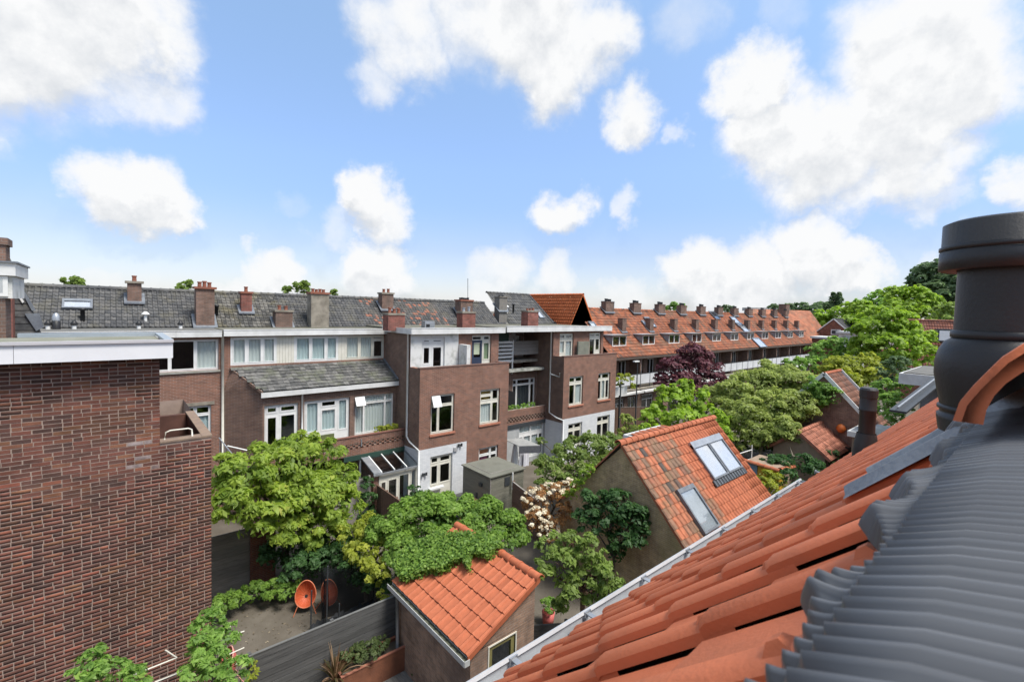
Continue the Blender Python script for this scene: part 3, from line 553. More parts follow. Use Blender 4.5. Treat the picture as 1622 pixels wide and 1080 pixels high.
LT = ramp_mat('slate_grey_plain_tile', [(0, (.06, .06, .058)), (.5, (.088, .086, .082)), (1, (.14, .136, .128))], moss=(.15, .16, .10), mossamt=.45, mott=.4)
topz, boty, botz = 6.74, YE - .2, 5.84
dvec = (0, boty - YM, botz - topz); SL = math.hypot(boty - YM, botz - topz); nr = 8; G_ = SL / nr; Wt = .235
def sk(i, j): x = 4.02 + i * Wt; f = (j + .6) / nr; return x < 4.02 + (XE0 - 4.02) * f - .12
tile_field(B_, (4.02, YM - .02, topz), (1, 0, 0), dvec, int((XB1 - 4.02) / Wt), nr, Wt, G_, LT, kind='flat', n=5, tail=.03, parts=300, skip=sk, jit=.006)
part('lean_to_underlay', MB().quad((4.02, YM, topz - .03), (XB1, YM, topz - .03), (XB1, boty, botz - .04), (XE0, boty, botz - .04)), BITU, B_)
part('verge_board', MB().bar((4.0, YM - .02, topz - .05), (XE0 - .05, YE - .2, 5.78), .05, .12), BRICK2, B_)
part('abutment_flashing', MB().bar((XB1 - .05, YM, topz + .07), (XB1 - .05, boty, botz + .07), .09, .04), LEAD, B_)
pipe(B_, [(PY(478, 650, YE)[0], YE - .07, 5.6), (PY(478, 650, YE)[0], YE - .07, 3.0)], .045, WHITE)
# balcony slab, perforated brick parapet
YB = 21.38
part('balcony_slab', MB().box(XE0 - .3, XB1, YB, YE, 2.78, 3.0), CONC, B_)
pz0, pz1 = 2.55, 3.43
part('balcony_parapet', MB().box(6.9, XB1, YB - .11, YB, pz0, 2.86).box(6.9, XB1, YB - .11, YB, 3.12, pz1).box(XE0 - .3, 6.9, YB - .11, YB, pz0, 3.10).box(6.9, 7.25, YB - .11, YB, 2.86, 3.12), BRICK, B_)
for j in range(3):
    for i in range(15): part('lattice_brick', MB().box(7.3 + i * .265 + (j % 2) * .13, 7.3 + i * .265 + (j % 2) * .13 + .15, YB - .10, YB - .01, 2.864 + j * .0855, 2.864 + j * .0855 + .078), BRICK, B_)
part('parapet_coping', MB().box(6.9, XB1, YB - .14, YB + .03, pz1 + .001, pz1 + .05).box(XE0 - .3, 6.9, YB - .14, YB + .03, 3.102, 3.15), mat('red_brown_coping', (.22, .10, .075), (.16, .08, .06), 6, .8, .2), B_)
part('balcony_edge_board', MB().box(8.2, XB1, YB - .16, YB - .112, 2.32, 2.56), GREENP, B_)
part('drain_spout', MB().tube([(9.05, YB - .12, 3.30), (9.05, YB - .14, 2.95)], .03, 8), ZINC, B_)

# ---- house C: bay with roof terrace
Cc = thing('terrace_house', 'house with large brick bay, whitewashed ground floor and white painted terrace wall', 'house', (14, YC, 0), 'houses of the facing terrace')
XC0, XC1 = 11.33, 16.98; ZP = 6.66
wl = (PY(682.3, 655, YC)[0], PY(719.5, 655, YC)[0], 3.34, 5.30); wr = (PY(760.5, 640, YC)[0], PY(791.5, 640, YC)[0], 3.40, 5.30)
gd = (PY(681, 760, YC)[0], PY(716, 755, YC)[0], .05, PY(700, 720, YC)[2]); gs = (PY(758.5, 718, YC)[0], PY(789, 712, YC)[0], 1.0, PY(774, 707.5, YC)[2])
gx = 14.17
part('bay_wall', MB().wall('y', YC, XC0, XC1, 2.68, ZP, [wl, wr]).wall('y', YC, gx, XC1, 0, 2.68, [gs]), BRICK, Cc)
part('whitewashed_wall', MB().wall('y', YC - .006, XC0 + .0, gx, 0, 2.68, [(gd[0], gd[1], gd[2], gd[3])]).quad((gx, YC - .006, 0), (gx, YC + .001, 0), (gx, YC + .001, 2.68), (gx, YC - .006, 2.68)), WBRICK, Cc)
part('bay_side_wall', MB().quad((XC0, YC, 0), (XC0, YM, 0), (XC0, YM, 5.5), (XC0, YC, 5.5)).quad((XC0, YC, 5.5), (XC0, YM, 5.5), (XC0, YM, ZP), (XC0, YC, ZP)).quad((XC0, YT, ZP), (XC0, YM, ZP), (XC0, YM, 8.3), (XC0, YT, 8.3)), BRICK2, Cc)
part('parapet', MB().box(XC0 + .002, XC1 - .002, YC + .003, YC + .2, ZP - .5, ZP).box(XC0 + .003, XC0 + .2, YC + .2, YT - .002, ZP - .5, ZP - .001).box(XC1 - .2, XC1 - .003, YC + .2, YT - .002, ZP - .5, ZP - .001), BRICK, Cc)
part('parapet_coping', MB().box(XC0 - .02, XC1 + .02, YC - .025, YC + .22, ZP + .001, ZP + .05), mat('brown_coping', (.17, .09, .07), (.11, .07, .055), 6, .85, .2), Cc)
part('terrace_floor', MB().box(XC0 + .2, XC1 - .2, YC + .2, YT, 6.1, 6.2), BITU, Cc)
window(Cc, YC, *wl, [(0, .34, 0, .72), (.34, 1, 0, .72), (.34, 1, .72, 1), (0, .34, .72, 1)], sill=TERRA, fr=.07, m=CREAM)
part('open_vent_light', MB().prism([(wl[0] + .02, YC - .22, wl[3] - .56), (wl[0] + .50, YC - .22, wl[3] - .56), (wl[0] + .50, YC + .0, wl[3] - .04), (wl[0] + .02, YC + .0, wl[3] - .04)], (0, -.035, .01)), WHITE, Cc)
fy = window(Cc, YC, *wr, [(0, .62, 0, .62), (.62, 1, 0, .62), (0, .62, .66, .82), (0, .62, .82, 1), (.62, 1, .66, 1)], sill=TERRA, curtain=[0], fr=.07, m=CREAM, cm=CURTW)
part('yellow_panel', MB().box(wr[0] + .08, wr[0] + .92, YC + .2, YC + .215, wr[3] - .62, wr[3] - .06), mat('mustard_board', (.42, .27, .05), (.36, .22, .04), 4, .5, .05), fy)
window(Cc, YC, *gd, [(0, .42, .30, .80), (.42, 1, .30, .80), (0, .42, .80, 1), (.42, 1, .80, 1)], fr=.07, name='garden_door', m=CREAM, sash=.06)
fz = window(Cc, YC, *gs, [(0, .62, 0, .62), (.62, 1, 0, .62), (0, .62, .62, 1), (.62, 1, .62, 1)], fr=.06)
part('pink_curtain', MB().box(gs[0] + .25, gs[0] + .75, YC + .22, YC + .23, gs[2], gs[2] + .75), mat('pink_cloth', (.55, .10, .24), (.48, .08, .2), 4, .8), fz); part('orange_blind', MB().box(gs[0] + .07, gs[0] + .8, YC + .22, YC + .23, gs[3] - .40, gs[3] - .06), mat('orange_cloth', (.45, .12, .04), (.40, .10, .03), 4, .8), fz)
part('wall_box', MB().box(13.35, 13.55, YC - .08, YC - .007, 2.28, 2.48), mat('grey_vent', (.35, .36, .37), (.3, .3, .31), 4, .6), Cc)
part('door_sill_board', MB().box(gd[0] - .1, gd[0] + .72, YC - .22, YC - .01, .62, .70), WHITE, Cc)
# upper floor behind the terrace
dw = (PY(668, 560, YT)[0], PY(704.5, 557, YT)[0], 6.25, PY(686, 534.5, YT)[2]); db = (PY(747.5, 555, YT)[0], PY(778, 553, YT)[0], 6.25, PY(762, 530.5, YT)[2]); xw = PY(726, 550, YT)[0]
part('upper_wall', MB().wall('y', YT, xw, XC1, 6.1, 8.32, [db]), BRICK, Cc); part('white_upper_wall', MB().wall('y', YT, XC0, xw, 6.1, 8.32, [dw]), DIRTYW, Cc)
window(Cc, YT, *dw, [(0, .44, .22, .78), (.44, 1, .12, .78), (0, .44, .82, 1), (.44, 1, .82, 1)], fr=.09, m=WHITE, name='terrace_door', sash=.08)
wv = window(Cc, YT, *db, [(0, .56, .10, .80), (.60, 1, .25, .80), (0, .56, .83, 1), (.60, 1, .83, 1)], fr=.06, m=CREAM, name='terrace_door', sash=.05, curtain=[1], cm=mat('green_blind', (.42, .50, .30), (.36, .43, .26), 4, .8))
mb = MB(); X0, X1_ = db[0] + .05, db[0] + (db[1] - db[0]) * .55
mb.box(X0, X1_, YT + .06, YT + .09, db[2], db[2] + .7).box(X0, X0 + .12, YT + .06, YT + .09, db[2] + .7, db[3] - .42).box(X1_ - .12, X1_, YT + .06, YT + .09, db[2] + .7, db[3] - .42).box(X0, X1_, YT + .06, YT + .09, db[3] - .42, db[3] - .3); part('blue_door_leaf', mb, BLUED, wv)
part('door_blind', MB().box(X0 + .12, X1_ - .12, YT + .12, YT + .125, 7.1, 7.85), mat('cream_green_blind', (.45, .50, .36), (.4, .45, .32), 4, .8), wv)
xd = PY(736, 560, YT - .4)[0]; part('terrace_divider', MB().box(xd - .12, xd + .12, YC + .2, YT - .002, 6.2, 7.72), DIRTYW, Cc)
fascia(Cc, XC0 - .12, PY(800, 524, YT - .25)[0], YT - .25, 8.30, 8.58); part('side_fascia', MB().box(XC0 - .14, XC0 - .09, YT - .28, YM + .1, 8.30, 8.58), FASC, Cc)
part('flat_roof', MB().box(XC0 - .09, XC1 + .2, YT - .25, RB[0] + .4, 8.33, 8.54), GRAVEL, Cc)
roof_span(Cc, XC0, 13.6, MIXT); roof_span(Cc, 13.6, 17.0, MIXT); body(Cc, XC0, XC1, YM, 8.2, left=False, fl=(2.9, 5.8)); 
fb = MB()
for z in (2.85, 5.9): fb.box(XC0 + .05, XC1 - .05, YC + .15, YM + .3, z - .15, z)
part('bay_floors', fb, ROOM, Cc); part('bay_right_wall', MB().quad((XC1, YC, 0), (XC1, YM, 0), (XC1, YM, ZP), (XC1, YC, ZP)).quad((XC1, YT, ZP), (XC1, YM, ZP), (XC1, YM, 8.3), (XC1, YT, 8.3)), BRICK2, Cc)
b = RPt(734.5, 502); chimney(Cc, b[0], b[1], 1.0, .7, b[2], PY(734, 477, b[1])[2], CHIMB, cap=POT, pots=5, pth=.14, pm=DARK)
b = PY(738, 518, 22.6); chimney(Cc, b[0], 22.6, .92, .6, 8.56, PY(738, 496, 22.6)[2], CHIMR, cap=CONC, pots=2, pm=ZINC, ov=.03, flash=False)
pipe(Cc, [(XC0 - .07, 20.95, 8.3), (XC0 - .07, 20.95, 3.15), (XC0 - .07, 20.6, 2.95), (XC0 - .07, 19.72, 2.72), (XC0 - .06, 19.66, .1)], .05, WHITE)
part('white_side_wall', MB().quad((XC0 - .006, YC, 0), (XC0 - .006, 21.3, 0), (XC0 - .006, 21.3, 2.60), (XC0 - .006, YC, 2.70)), WBRICK, Cc)
t = thing('roof_antenna', 'thin upright antenna rod behind the red chimney of the brick bay house', 'antenna', (PY(741, 477, 27.6)[0], 27.6, 10)); part('rod', MB().tube([PY(741, 482, 27.6), PY(741, 441, 27.6)], .018, 6), DARKM, t)
t = thing('roof_box', 'small grey metal box on the flat roof edge above the white painted wall', 'roof box', PY(678, 518, 22.2)); q = PY(678, 512, 22.2); part('casing', MB().box(q[0] - .3, q[0] + .3, 22.0, 22.4, 8.56, 8.9), ZINC, t); part('outlet', MB().box(q[0] - .22, q[0] - .02, 21.97, 21.999, 8.6, 8.75), DARK, t)

# ---- house D: recess with balconies and second bay
D = thing('terrace_house', 'last brown brick house of the dark-roofed row with stacked balconies and a bay', 'house', (22, YC, 0), 'houses of the facing terrace')
XR0, XD0, XD1 = 16.98, 21.5, 26.88; ZQ = 6.78; YR = 22.2
part('recess_wall', MB().wall('y', YM - .02, XR0, XD0, 2.9, 8.3, [(19.9, 21.4, 3.1, 5.25), (20.55, 21.2, 7.1, 7.9)]), BRICK2, D)
part('white_recess_wall', MB().wall('y', YM - .03, XR0 + 1.9, XD0, 6.0, 8.3, [(PY(816, 535, YM)[0], PY(829, 535, YM)[0], 6.9, 8.05)]), DIRTYW, D)
window(D, YM - .03, PY(816, 535, YM)[0], PY(829, 535, YM)[0], 6.9, 8.05, [(0, 1, 0, 1)], fr=.12)
bw = (PY(812, 615, YR)[0], PY(848, 615, YR)[0], 3.25, PY(830, 599, YR)[2])
part('balcony_back_wall', MB().wall('y', YR, XR0, XD0, 2.85, 5.9, [bw]), BRICK2, D)
window(D, YR, *bw, [(0, .2, 0, .80), (.2, .78, 0, .80), (.78, 1, 0, .80), (.2, .78, .80, 1), (0, .2, .80, 1), (.78, 1, .80, 1)], fr=.07, sash=.03, curtain=[1], cm=mat('charcoal_curtain', (.05, .06, .07), (.035, .04, .05), 4, .9, stretch=(8, 8, .3)))
YL = 21.35
pl0, pl1 = 2.66, 3.50
part('balcony_parapet', MB().box(XR0, XD0, YL, YL + .12, 2.5, 2.72).box(XR0, XD0, YL, YL + .12, 3.05, pl1), BRICK, D)
for j in range(3):
    for i in range(17): part('lattice_brick', MB().box(17.02 + i * .262 + (j % 2) * .13, 17.02 + i * .262 + (j % 2) * .13 + .15, YL + .01, YL + .11, 2.724 + j * .109, 2.724 + j * .109 + .10), BRICK2, D)
part('balcony_slab', MB().box(XR0, XD0, YL + .12, YR, 2.6, 2.85), CONC, D); part('balcony_edge', MB().box(XR0, XD0, YL - .04, YL - .001, 2.36, 2.60), DARKM, D)
gw = (PY(822.5, 690, YL)[0], PY(862, 685, YL)[0], .3, PY(842, 670, YL)[2])
part('ground_wall', MB().wall('y', YL + .03, XR0, XD0, 0, 2.5, [gw]), mat('grey_render', (.40, .41, .41), (.30, .31, .31), 2, .85, .1), D)
window(D, YL + .03, *gw, [(0, .48, .72, 1), (.48, 1, .72, 1), (0, .2, 0, .66), (.2, .5, 0, .66), (.5, .8, 0, .66), (.8, 1, 0, .66)], fr=.08, curtain=[0, 1, 3, 4], cm=CURTW)
# upper balcony: weathered planks, white slats, screen
zpl0, zpl1 = 6.78, 7.68
for j in range(4): part('balustrade_plank', MB().box(PY(812, 560, YR)[0], XD0 - .005, YR - .03, YR, zpl0 + j * .225, zpl0 + j * .225 + .215), WOODG, D)
xs0, xs1 = 17.6, PY(811, 560, YR)[0]
for j in range(5): part('white_slat', MB().box(xs0, xs1 - .03, YR - .04, YR - .01, 6.62 + j * .23, 6.62 + j * .23 + .14), WHITE, D)
part('baluster_post', MB().box(xs1 - .03, xs1 + .05, YR - .08, YR, 6.5, 7.75), WHITE, D); part('balcony_support', MB().box(xs1 - .02, xs1 + .06, YR - .06, YR + .04, 5.6, 6.5), WHITE, D)
part('white_beam', MB().box(17.3, xs1 + .06, YR - .1, YR - .0, 6.36, 6.52), WHITE, D)
part('upper_balcony_slab', MB().box(XR0, XD0, YR + .0, YM, 6.28, 6.45), CONC, D); part('mossy_ledge', MB().box(XR0, XD0, YR - .62, YR + .02, 5.80, 5.95), mat('mossy_ledge', (.55, .55, .50), (.16, .17, .13), 3, .9, .3), D)
part('green_screen', MB().box(PY(791, 530, YR)[0] - .4, PY(811, 530, YR)[0], YR + .3, YR + .33, 7.6, 8.5), GREENP, D)
part('balcony_divider', MB().prism([(17.9, YR - .1, 3.5), (19.15, YR - .5, 3.5), (19.15, YR - .5, 4.5), (17.9, YR - .1, 4.95)], (.03, .05, 0)), DARK, D)
# bay of D
el = (PY(901.5, 620, YC)[0], PY(923.5, 617, YC)[0], 3.62, 5.48); er = (PY(947.5, 610, YC)[0], PY(966.5, 607, YC)[0], 3.66, 5.52)
hl = (PY(900, 680, YC)[0], PY(922, 677, YC)[0], .9, 2.45); hr = (PY(945.5, 675, YC)[0], PY(965.5, 672, YC)[0], .9, 2.55)
part('bay_wall', MB().wall('y', YC, XD0, XD1, 2.84, ZQ, [el, er]), BRICK, D); part('whitewashed_wall', MB().wall('y', YC - .006, XD0, XD1, 0, 2.84, [hl, hr]).wall('x', XD0 - .006, YC, YL, 0, 2.6), WBRICK, D)
part('bay_side_wall', MB().quad((XD0, YC, 0), (XD0, YM, 0), (XD0, YM, ZQ), (XD0, YC, ZQ)).quad((XD0, YT, ZQ), (XD0, YM, ZQ), (XD0, YM, 8.35), (XD0, YT, 8.35)).quad((XD1, YC, 0), (XD1, 31, 0), (XD1, 31, ZQ), (XD1, YC, ZQ)).quad((XD1 - .3, YT, ZQ), (XD1 - .3, 31, ZQ), (XD1 - .3, 31, 8.35), (XD1 - .3, YT, 8.35)), BRICK2, D)
part('parapet', MB().box(XD0 + .002, XD1 - .002, YC + .003, YC + .2, ZQ - .5, ZQ).box(XD0 + .003, XD0 + .2, YC + .2, YT - .002, ZQ - .5, ZQ - .001).box(XD1 - .2, XD1 - .003, YC + .2, YT - .002, ZQ - .5, ZQ - .001), BRICK, D); part('parapet_coping', MB().box(XD0 - .02, XD1 + .02, YC - .025, YC + .22, ZQ + .001, ZQ + .05), MATS['brown_coping'], D)
part('terrace_floor', MB().box(XD0 + .2, XD1 - .2, YC + .2, YT, 6.2, 6.3), BITU, D)
for w_, lay in ((el, [(0, .46, 0, .74), (.46, 1, 0, .74), (0, .46, .78, 1), (.46, 1, .78, 1)]), (er, [(0, .33, 0, .74), (.33, .66, 0, .74), (.66, 1, 0, .74), (0, .33, .76, 1), (.33, 1, .76, 1)])): window(D, YC, *w_, lay, sill=TERRA, fr=.075, m=CREAM, curtain=[1], cm=CURTW)
for w_ in (hl, hr): window(D, YC, *w_, [(0, .46, 0, .70), (.46, 1, 0, .70), (0, .46, .74, 1), (.46, 1, .74, 1)], fr=.075, m=CREAM)
dl = (PY(886.5, 545, YT)[0], PY(908.5, 545, YT)[0], 6.5, PY(897, 528, YT)[2]); dr = (PY(933.5, 545, YT)[0], PY(952, 545, YT)[0], 6.5, PY(943, 527, YT)[2])
part('upper_wall', MB().wall('y', YT, XD0, XD1 - .3, 6.2, 8.4, [dl, dr]), BRICK, D)
window(D, YT, *dl, [(0, .44, .2, .74), (.44, 1, .05, .74), (0, .44, .78, 1), (.44, 1, .78, 1)], fr=.08, m=CREAM, name='terrace_door', curtain=[0, 1], cm=CURTW, sash=.05)
window(D, YT, *dr, [(0, .55, .05, .78), (.55, 1, .25, .78), (0, .55, .82, 1), (.55, 1, .82, 1)], fr=.08, m=CREAM, name='terrace_door', sash=.05)
xq = PY(925, 550, YT - .3)[0]; part('terrace_divider', MB().box(xq - .55, xq + .55, YT - .28, YT - .16, 6.3, 7.65), mat('mossy_concrete', (.13, .14, .11), (.20, .20, .16), 2, .95, .4), D)
fascia(D, XC1 + .35, PY(969, 518, YT - .25)[0], YT - .25, 8.34, 8.66); part('flat_roof', MB().box(XC1 + .3, XD1 + .3, YT - .25, RB[0] + .4, 8.38, 8.6), GRAVEL, D)
roof_span(D, 17.0, 21.3, GREYT); body(D, XR0, XD1, YM, 8.3, left=False, right=False)
fb = MB()
for z in (2.85, 6.1): fb.box(XD0 + .05, XD1 - .05, YC + .15, YM + .3, z - .15, z)
part('bay_floors', fb, ROOM, D)
pipe(D, [(XD0 - .07, 20.95, 8.3), (XD0 - .07, 20.95, 3.1), (XD0 - .07, 20.3, 2.9), (XD0 - .07, 19.7, 2.82), (XD0 - .06, 19.66, .1)], .05, WHITE); pipe(D, [(XD0 - .07, 20.95, 5.6), (XD0 - .07, 20.1, 5.5), (XD0 - .07, 20.1, 5.75)], .04, WHITE)
b = RPt(793, 492); chimney(D, b[0], b[1], .75, .6, b[2], PY(793, 471, b[1])[2], mat('grey_chimney', (.20, .185, .165), (.15, .14, .125), 5, .9, .3), cap=CONC, pots=2, pm=DARK, pth=.12, caph=.05)
b = PY(839, 514, 22.6); chimney(D, b[0], 22.6, .95, .65, 8.6, PY(839, 494, 22.6)[2], CHIMR, cap=CONC, pots=3, pm=POT, ov=.04, flash=False, pth=.16)
roof_vent('mush', 803, 492, 'pair-topped white vent on grey tiles right of the grey chimney'); roof_vent('black', 813, 492, 'black vent pipe on grey tiles near the hipped roof')
# ================================================================ foreground brick block (left)
LB = thing('brick_block', 'near dark red brick end wall with wide white roof edge, filling the left foreground', 'building', (0, 9.8, 0))
YW = 9.80; XL0, XL1, XL2 = -6.0, .63, 1.37; ZT, ZL = 8.72, 7.19
MORT = mat('pale_mortar', (.33, .25, .205), (.26, .195, .16), 5, .95, .3, 60)
BR = ramp_mat('weathered_red_brick', [(0, (.068, .040, .034)), (.25, (.095, .050, .040)), (.55, (.128, .056, .043)), (.8, (.155, .062, .045)), (.93, (.175, .085, .050)), (1, (.22, .075, .052))], rough=.9, mott=.30, scale=3.0, bump=.5, bscale=90, spec=.2, moss=(.13, .065, .035), mossscale=.9, mossamt=.45)
BRW = ramp_mat('brick_with_salt_bloom', [(0, (.18, .13, .12)), (1, (.30, .25, .24))], rough=.9, mott=.35, scale=14)
mb = MB(); mb.box(XL0, XL1 - .002, YW + .003, YW + 2.1, ZL, ZT).box(XL0, XL2 - .002, YW + .003, YW + .24, 0, ZL).quad((XL2 - .004, YW + .1, 0), (XL2 - .004, 14, 0), (XL2 - .004, 14, ZL), (XL2 - .004, YW + .1, ZL)).quad((XL0, 14, 0), (XL2 - .004, 14, 0), (XL2 - .004, 14, ZL), (XL0, 14, ZL))
part('mortar_core', mb, MORT, LB)
bw, bh, jt = .203, .0492, .0133; rows = []
z = 1.9; r = 0; brs = random.Random(3)
while z < ZT - .02:
    xr = XL2 if z + bh < ZL else XL1; x = xr; k = (r * 2) % 3 if r % 2 else (r * 2 + 1) % 3; first = True
    x = xr + (0 if r % 2 else -.0)
    seq = k
    if r % 2: rows.append((x - .10, x, z)); x -= .10 + jt
    while x > -1.75:
        L = bw if seq % 3 != 2 else .097; L *= brs.uniform(.985, 1.01); rows.append((x - L, x, z)); x -= L + jt; seq += 1
    z += bh + jt + brs.uniform(-.0005, .0005); r += 1
def brick_verts(x0, x1, z0, dy):
    y0 = YW - .0005 + dy; return [(x0, y0, z0), (x1, y0, z0), (x1, YW + .02, z0), (x0, YW + .02, z0), (x0, y0, z0 + bh), (x1, y0, z0 + bh), (x1, YW + .02, z0 + bh), (x0, YW + .02, z0 + bh)]
BF = [(4, 5, 6, 7), (0, 1, 5, 4), (1, 2, 6, 5), (3, 0, 4, 7), (0, 3, 2, 1)]
cams = np.array([0, 0, CAMZ]); rows.sort(key=lambda q: abs((q[0] + q[1]) / 2 + .2) * .6 + abs(q[2] - 7.3))
meshes = {}
def bmesh_for(L, m):
    key = (round(L, 2), m.name)
    if key not in meshes:
        me = bpy.data.meshes.new('brick'); v = [(a[0] - 0, a[1] - YW, a[2]) for a in brick_verts(0, key[0], 0, 0)]; me.from_pydata(v, [], BF); me.update(); me.materials.append(m); meshes[key] = me
    return meshes[key]
bloom = lambda q: (.38 < q[1] < .66 and 6.45 < q[2] < 7.25 and brs.random() < .5 * (1 - abs(q[2] - 6.85) / .5))
for q in rows[:300]:
    o = bpy.data.objects.new('brick', bmesh_for(q[1] - q[0], BRW if bloom(q) else BR)); COL.objects.link(o); o.parent = LB; o.location = (q[0], brs.uniform(-.0016, .0012), q[2]); o.rotation_euler = (brs.uniform(-.02, .02), brs.uniform(-.004, .004), brs.uniform(-.01, .01))
V = []; Q = []
for q in rows[300:]:
    k = len(V); V += brick_verts(q[0], q[1], q[2], brs.uniform(-.0016, .0012)); Q += [tuple(i + k for i in f) for f in BF]
stuff(np_mesh('brickwork', V, Q, BR, LB))
FL = mat('foreground_fascia_sheet', (.70, .70, .71), (.62, .62, .63), 1.2, .42, .04, 30)
for a, b in ((-6, -1.03), (-1.025, .79)): part('fascia_board', MB().box(a, b, 9.50, 9.53, 8.67, 8.93), FL, LB)
part('fascia_return', MB().box(.76, .79, 9.53, 11.7, 8.67, 8.93), FL, LB); part('soffit', MB().box(XL0, .76, 9.53, 11.7, 8.672, 8.70), DARK, LB)
part('front_edge_trim', MB().box(-6, .80, 9.47, 9.56, 8.931, 8.975), mat('aluminium_trim', (.55, .53, .54), (.48, .47, .48), 3, .4, .03, metal=.2), LB)
part('side_edge_trim', MB().box(.68, .80, 9.561, 11.7, 8.931, 8.975).box(-1.2, .68, 11.55, 11.7, 8.90, 8.985), mat('blue_grey_zinc', (.30, .34, .37), (.38, .42, .45), 2, .45, .1, metal=.4), LB)
part('flat_roof', MB().box(-6, .679, 9.56, 11.55, 8.80, 8.915), mat('green_stained_felt', (.16, .16, .11), (.22, .22, .18), 1.5, .85, .3), LB)
# recessed terrace
part('terrace_floor', MB().box(XL1, XL2 - .1, YW + .24, 12.1, 6.2, 6.3), BITU, LB)
part('terrace_wall', MB().box(XL2 - .12, XL2, YW + .241, 12.1, 6.2, ZL).box(XL1, XL2, 12.1, 12.22, 6.2, ZL + .0), BR, LB)
part('terrace_coping', MB().box(XL2 - .14, XL2 + .015, YW - .01, 12.24, ZL + .001, ZL + .035).box(XL1, XL2 - .14, YW - .015, YW + .22, ZL + .001, ZL + .03), mat('tan_coping', (.24, .17, .12), (.18, .13, .10), 5, .85, .3), LB)
part('inner_terrace_wall', MB().quad((XL1 - .001, YW + .24, 6.3), (XL1 - .001, 12.1, 6.3), (XL1 - .001, 12.1, 8.7), (XL1 - .001, YW + .24, 8.7)), BR, LB)
part('terrace_rail', MB().tube([(.70, YW + .12, ZL + .03), (.72, YW + .12, ZL + .15), (.78, YW + .12, ZL + .175), (1.04, YW + .12, ZL + .175), (1.09, YW + .12, ZL + .15), (1.10, YW + .12, ZL + .03)], .013, 8), CREAM, LB, True)
# white dormer and brick pier at the far left
t = thing('dormer_block', 'white boarded dormer over a brick pier, cut off by the left picture edge', 'dormer', (-1.6, 12, 8.9))
xr = PY(17, 500, 12)[0]; xw_ = PY(22, 430, 12)[0]
part('brick_pier', MB().box(-3, PY(9, 510, 12)[0], 12, 12.6, 8.7, 9.58), CHIMB, t); part('white_wall', MB().box(-3, xw_ - .02, 11.98, 13.5, 9.585, 9.98), DIRTYW, t); part('fascia', MB().box(-3, xw_ + .03, 11.9, 13.6, 9.981, 10.2), FASC, t)
part('window_frame', MB().box(-2.2, xw_ - .07, 11.94, 11.979, 9.62, 9.97), WHITE, t); part('pane', MB().box(-2.12, xw_ - .13, 11.932, 11.939, 9.68, 9.93), SKYGL, t)
part('edge_trim', MB().box(-3, xw_ + .06, 11.86, 13.6, 10.201, 10.23), LEAD, t)
t = thing('chimney_stack', 'brick chimney top at the left picture edge above the white dormer', 'chimney', (-2, 15, 10.2)); a = PY(9, 410, 15); part('stack', MB().box(a[0] - .8, a[0], 15, 15.6, 9.9, PY(9, 388, 15)[2]), CHIMB, t); part('crown', MB().box(a[0] - .85, a[0] + .04, 14.96, 15.64, PY(9, 388, 15)[2] + .001, PY(9, 377, 15)[2]), CHIMB, t)
t = thing('tiled_gable', 'steep grey slate-hung gable with brick party wall left of the small roof window', 'gable', (-2.6, 22, 8.4))
yg = 23.0; P_ = lambda u, v: PY(u, v, yg)
part('slate_slope', MB().prism([P_(10, 400), P_(26, 432), P_(40, 458), P_(66, 533), P_(0, 540)], (0, .25, 0)), GREYT, t)
for i in range(9):
    v = 440 + i * 10.5; ur = 27 + (v - 432) * .385; part('slate_course', MB().prism([P_(18, v), P_(ur + 1, v), P_(ur + 4.0, v + 9.3), P_(18, v + 9.3)], (0, -.05 - .012 * (i % 2), 0)), GREYT, t)
part('party_wall', MB().box(P_(16, 480)[0], P_(24, 480)[0], yg - .6, yg - .1, 8.0, P_(20, 425)[2]), CHIMR, t); part('party_wall_coping', MB().box(P_(15, 480)[0], P_(30, 480)[0], yg - .65, yg - .05, P_(20, 425)[2] + .001, P_(20, 420)[2]), CONC, t)
part('lead_apron', MB().prism([P_(40, 497), P_(62, 496), P_(70, 518), P_(58, 524)], (0, -.12, 0)), LEAD, t); part('lead_valley', MB().prism([P_(33, 458), P_(37, 458), P_(57, 492), P_(51, 492)], (0, -.11, 0)), LEAD, t)
part('roof_light', MB().prism([P_(24, 461), P_(27, 461), P_(39, 478), P_(36, 480)], (0, -.11, 0)), WHITE, t)
part('slope_foot', MB().box(P_(0, 520)[0], P_(66, 520)[0], yg, yg + .3, 0, P_(40, 534)[2]), BRICK2, t)

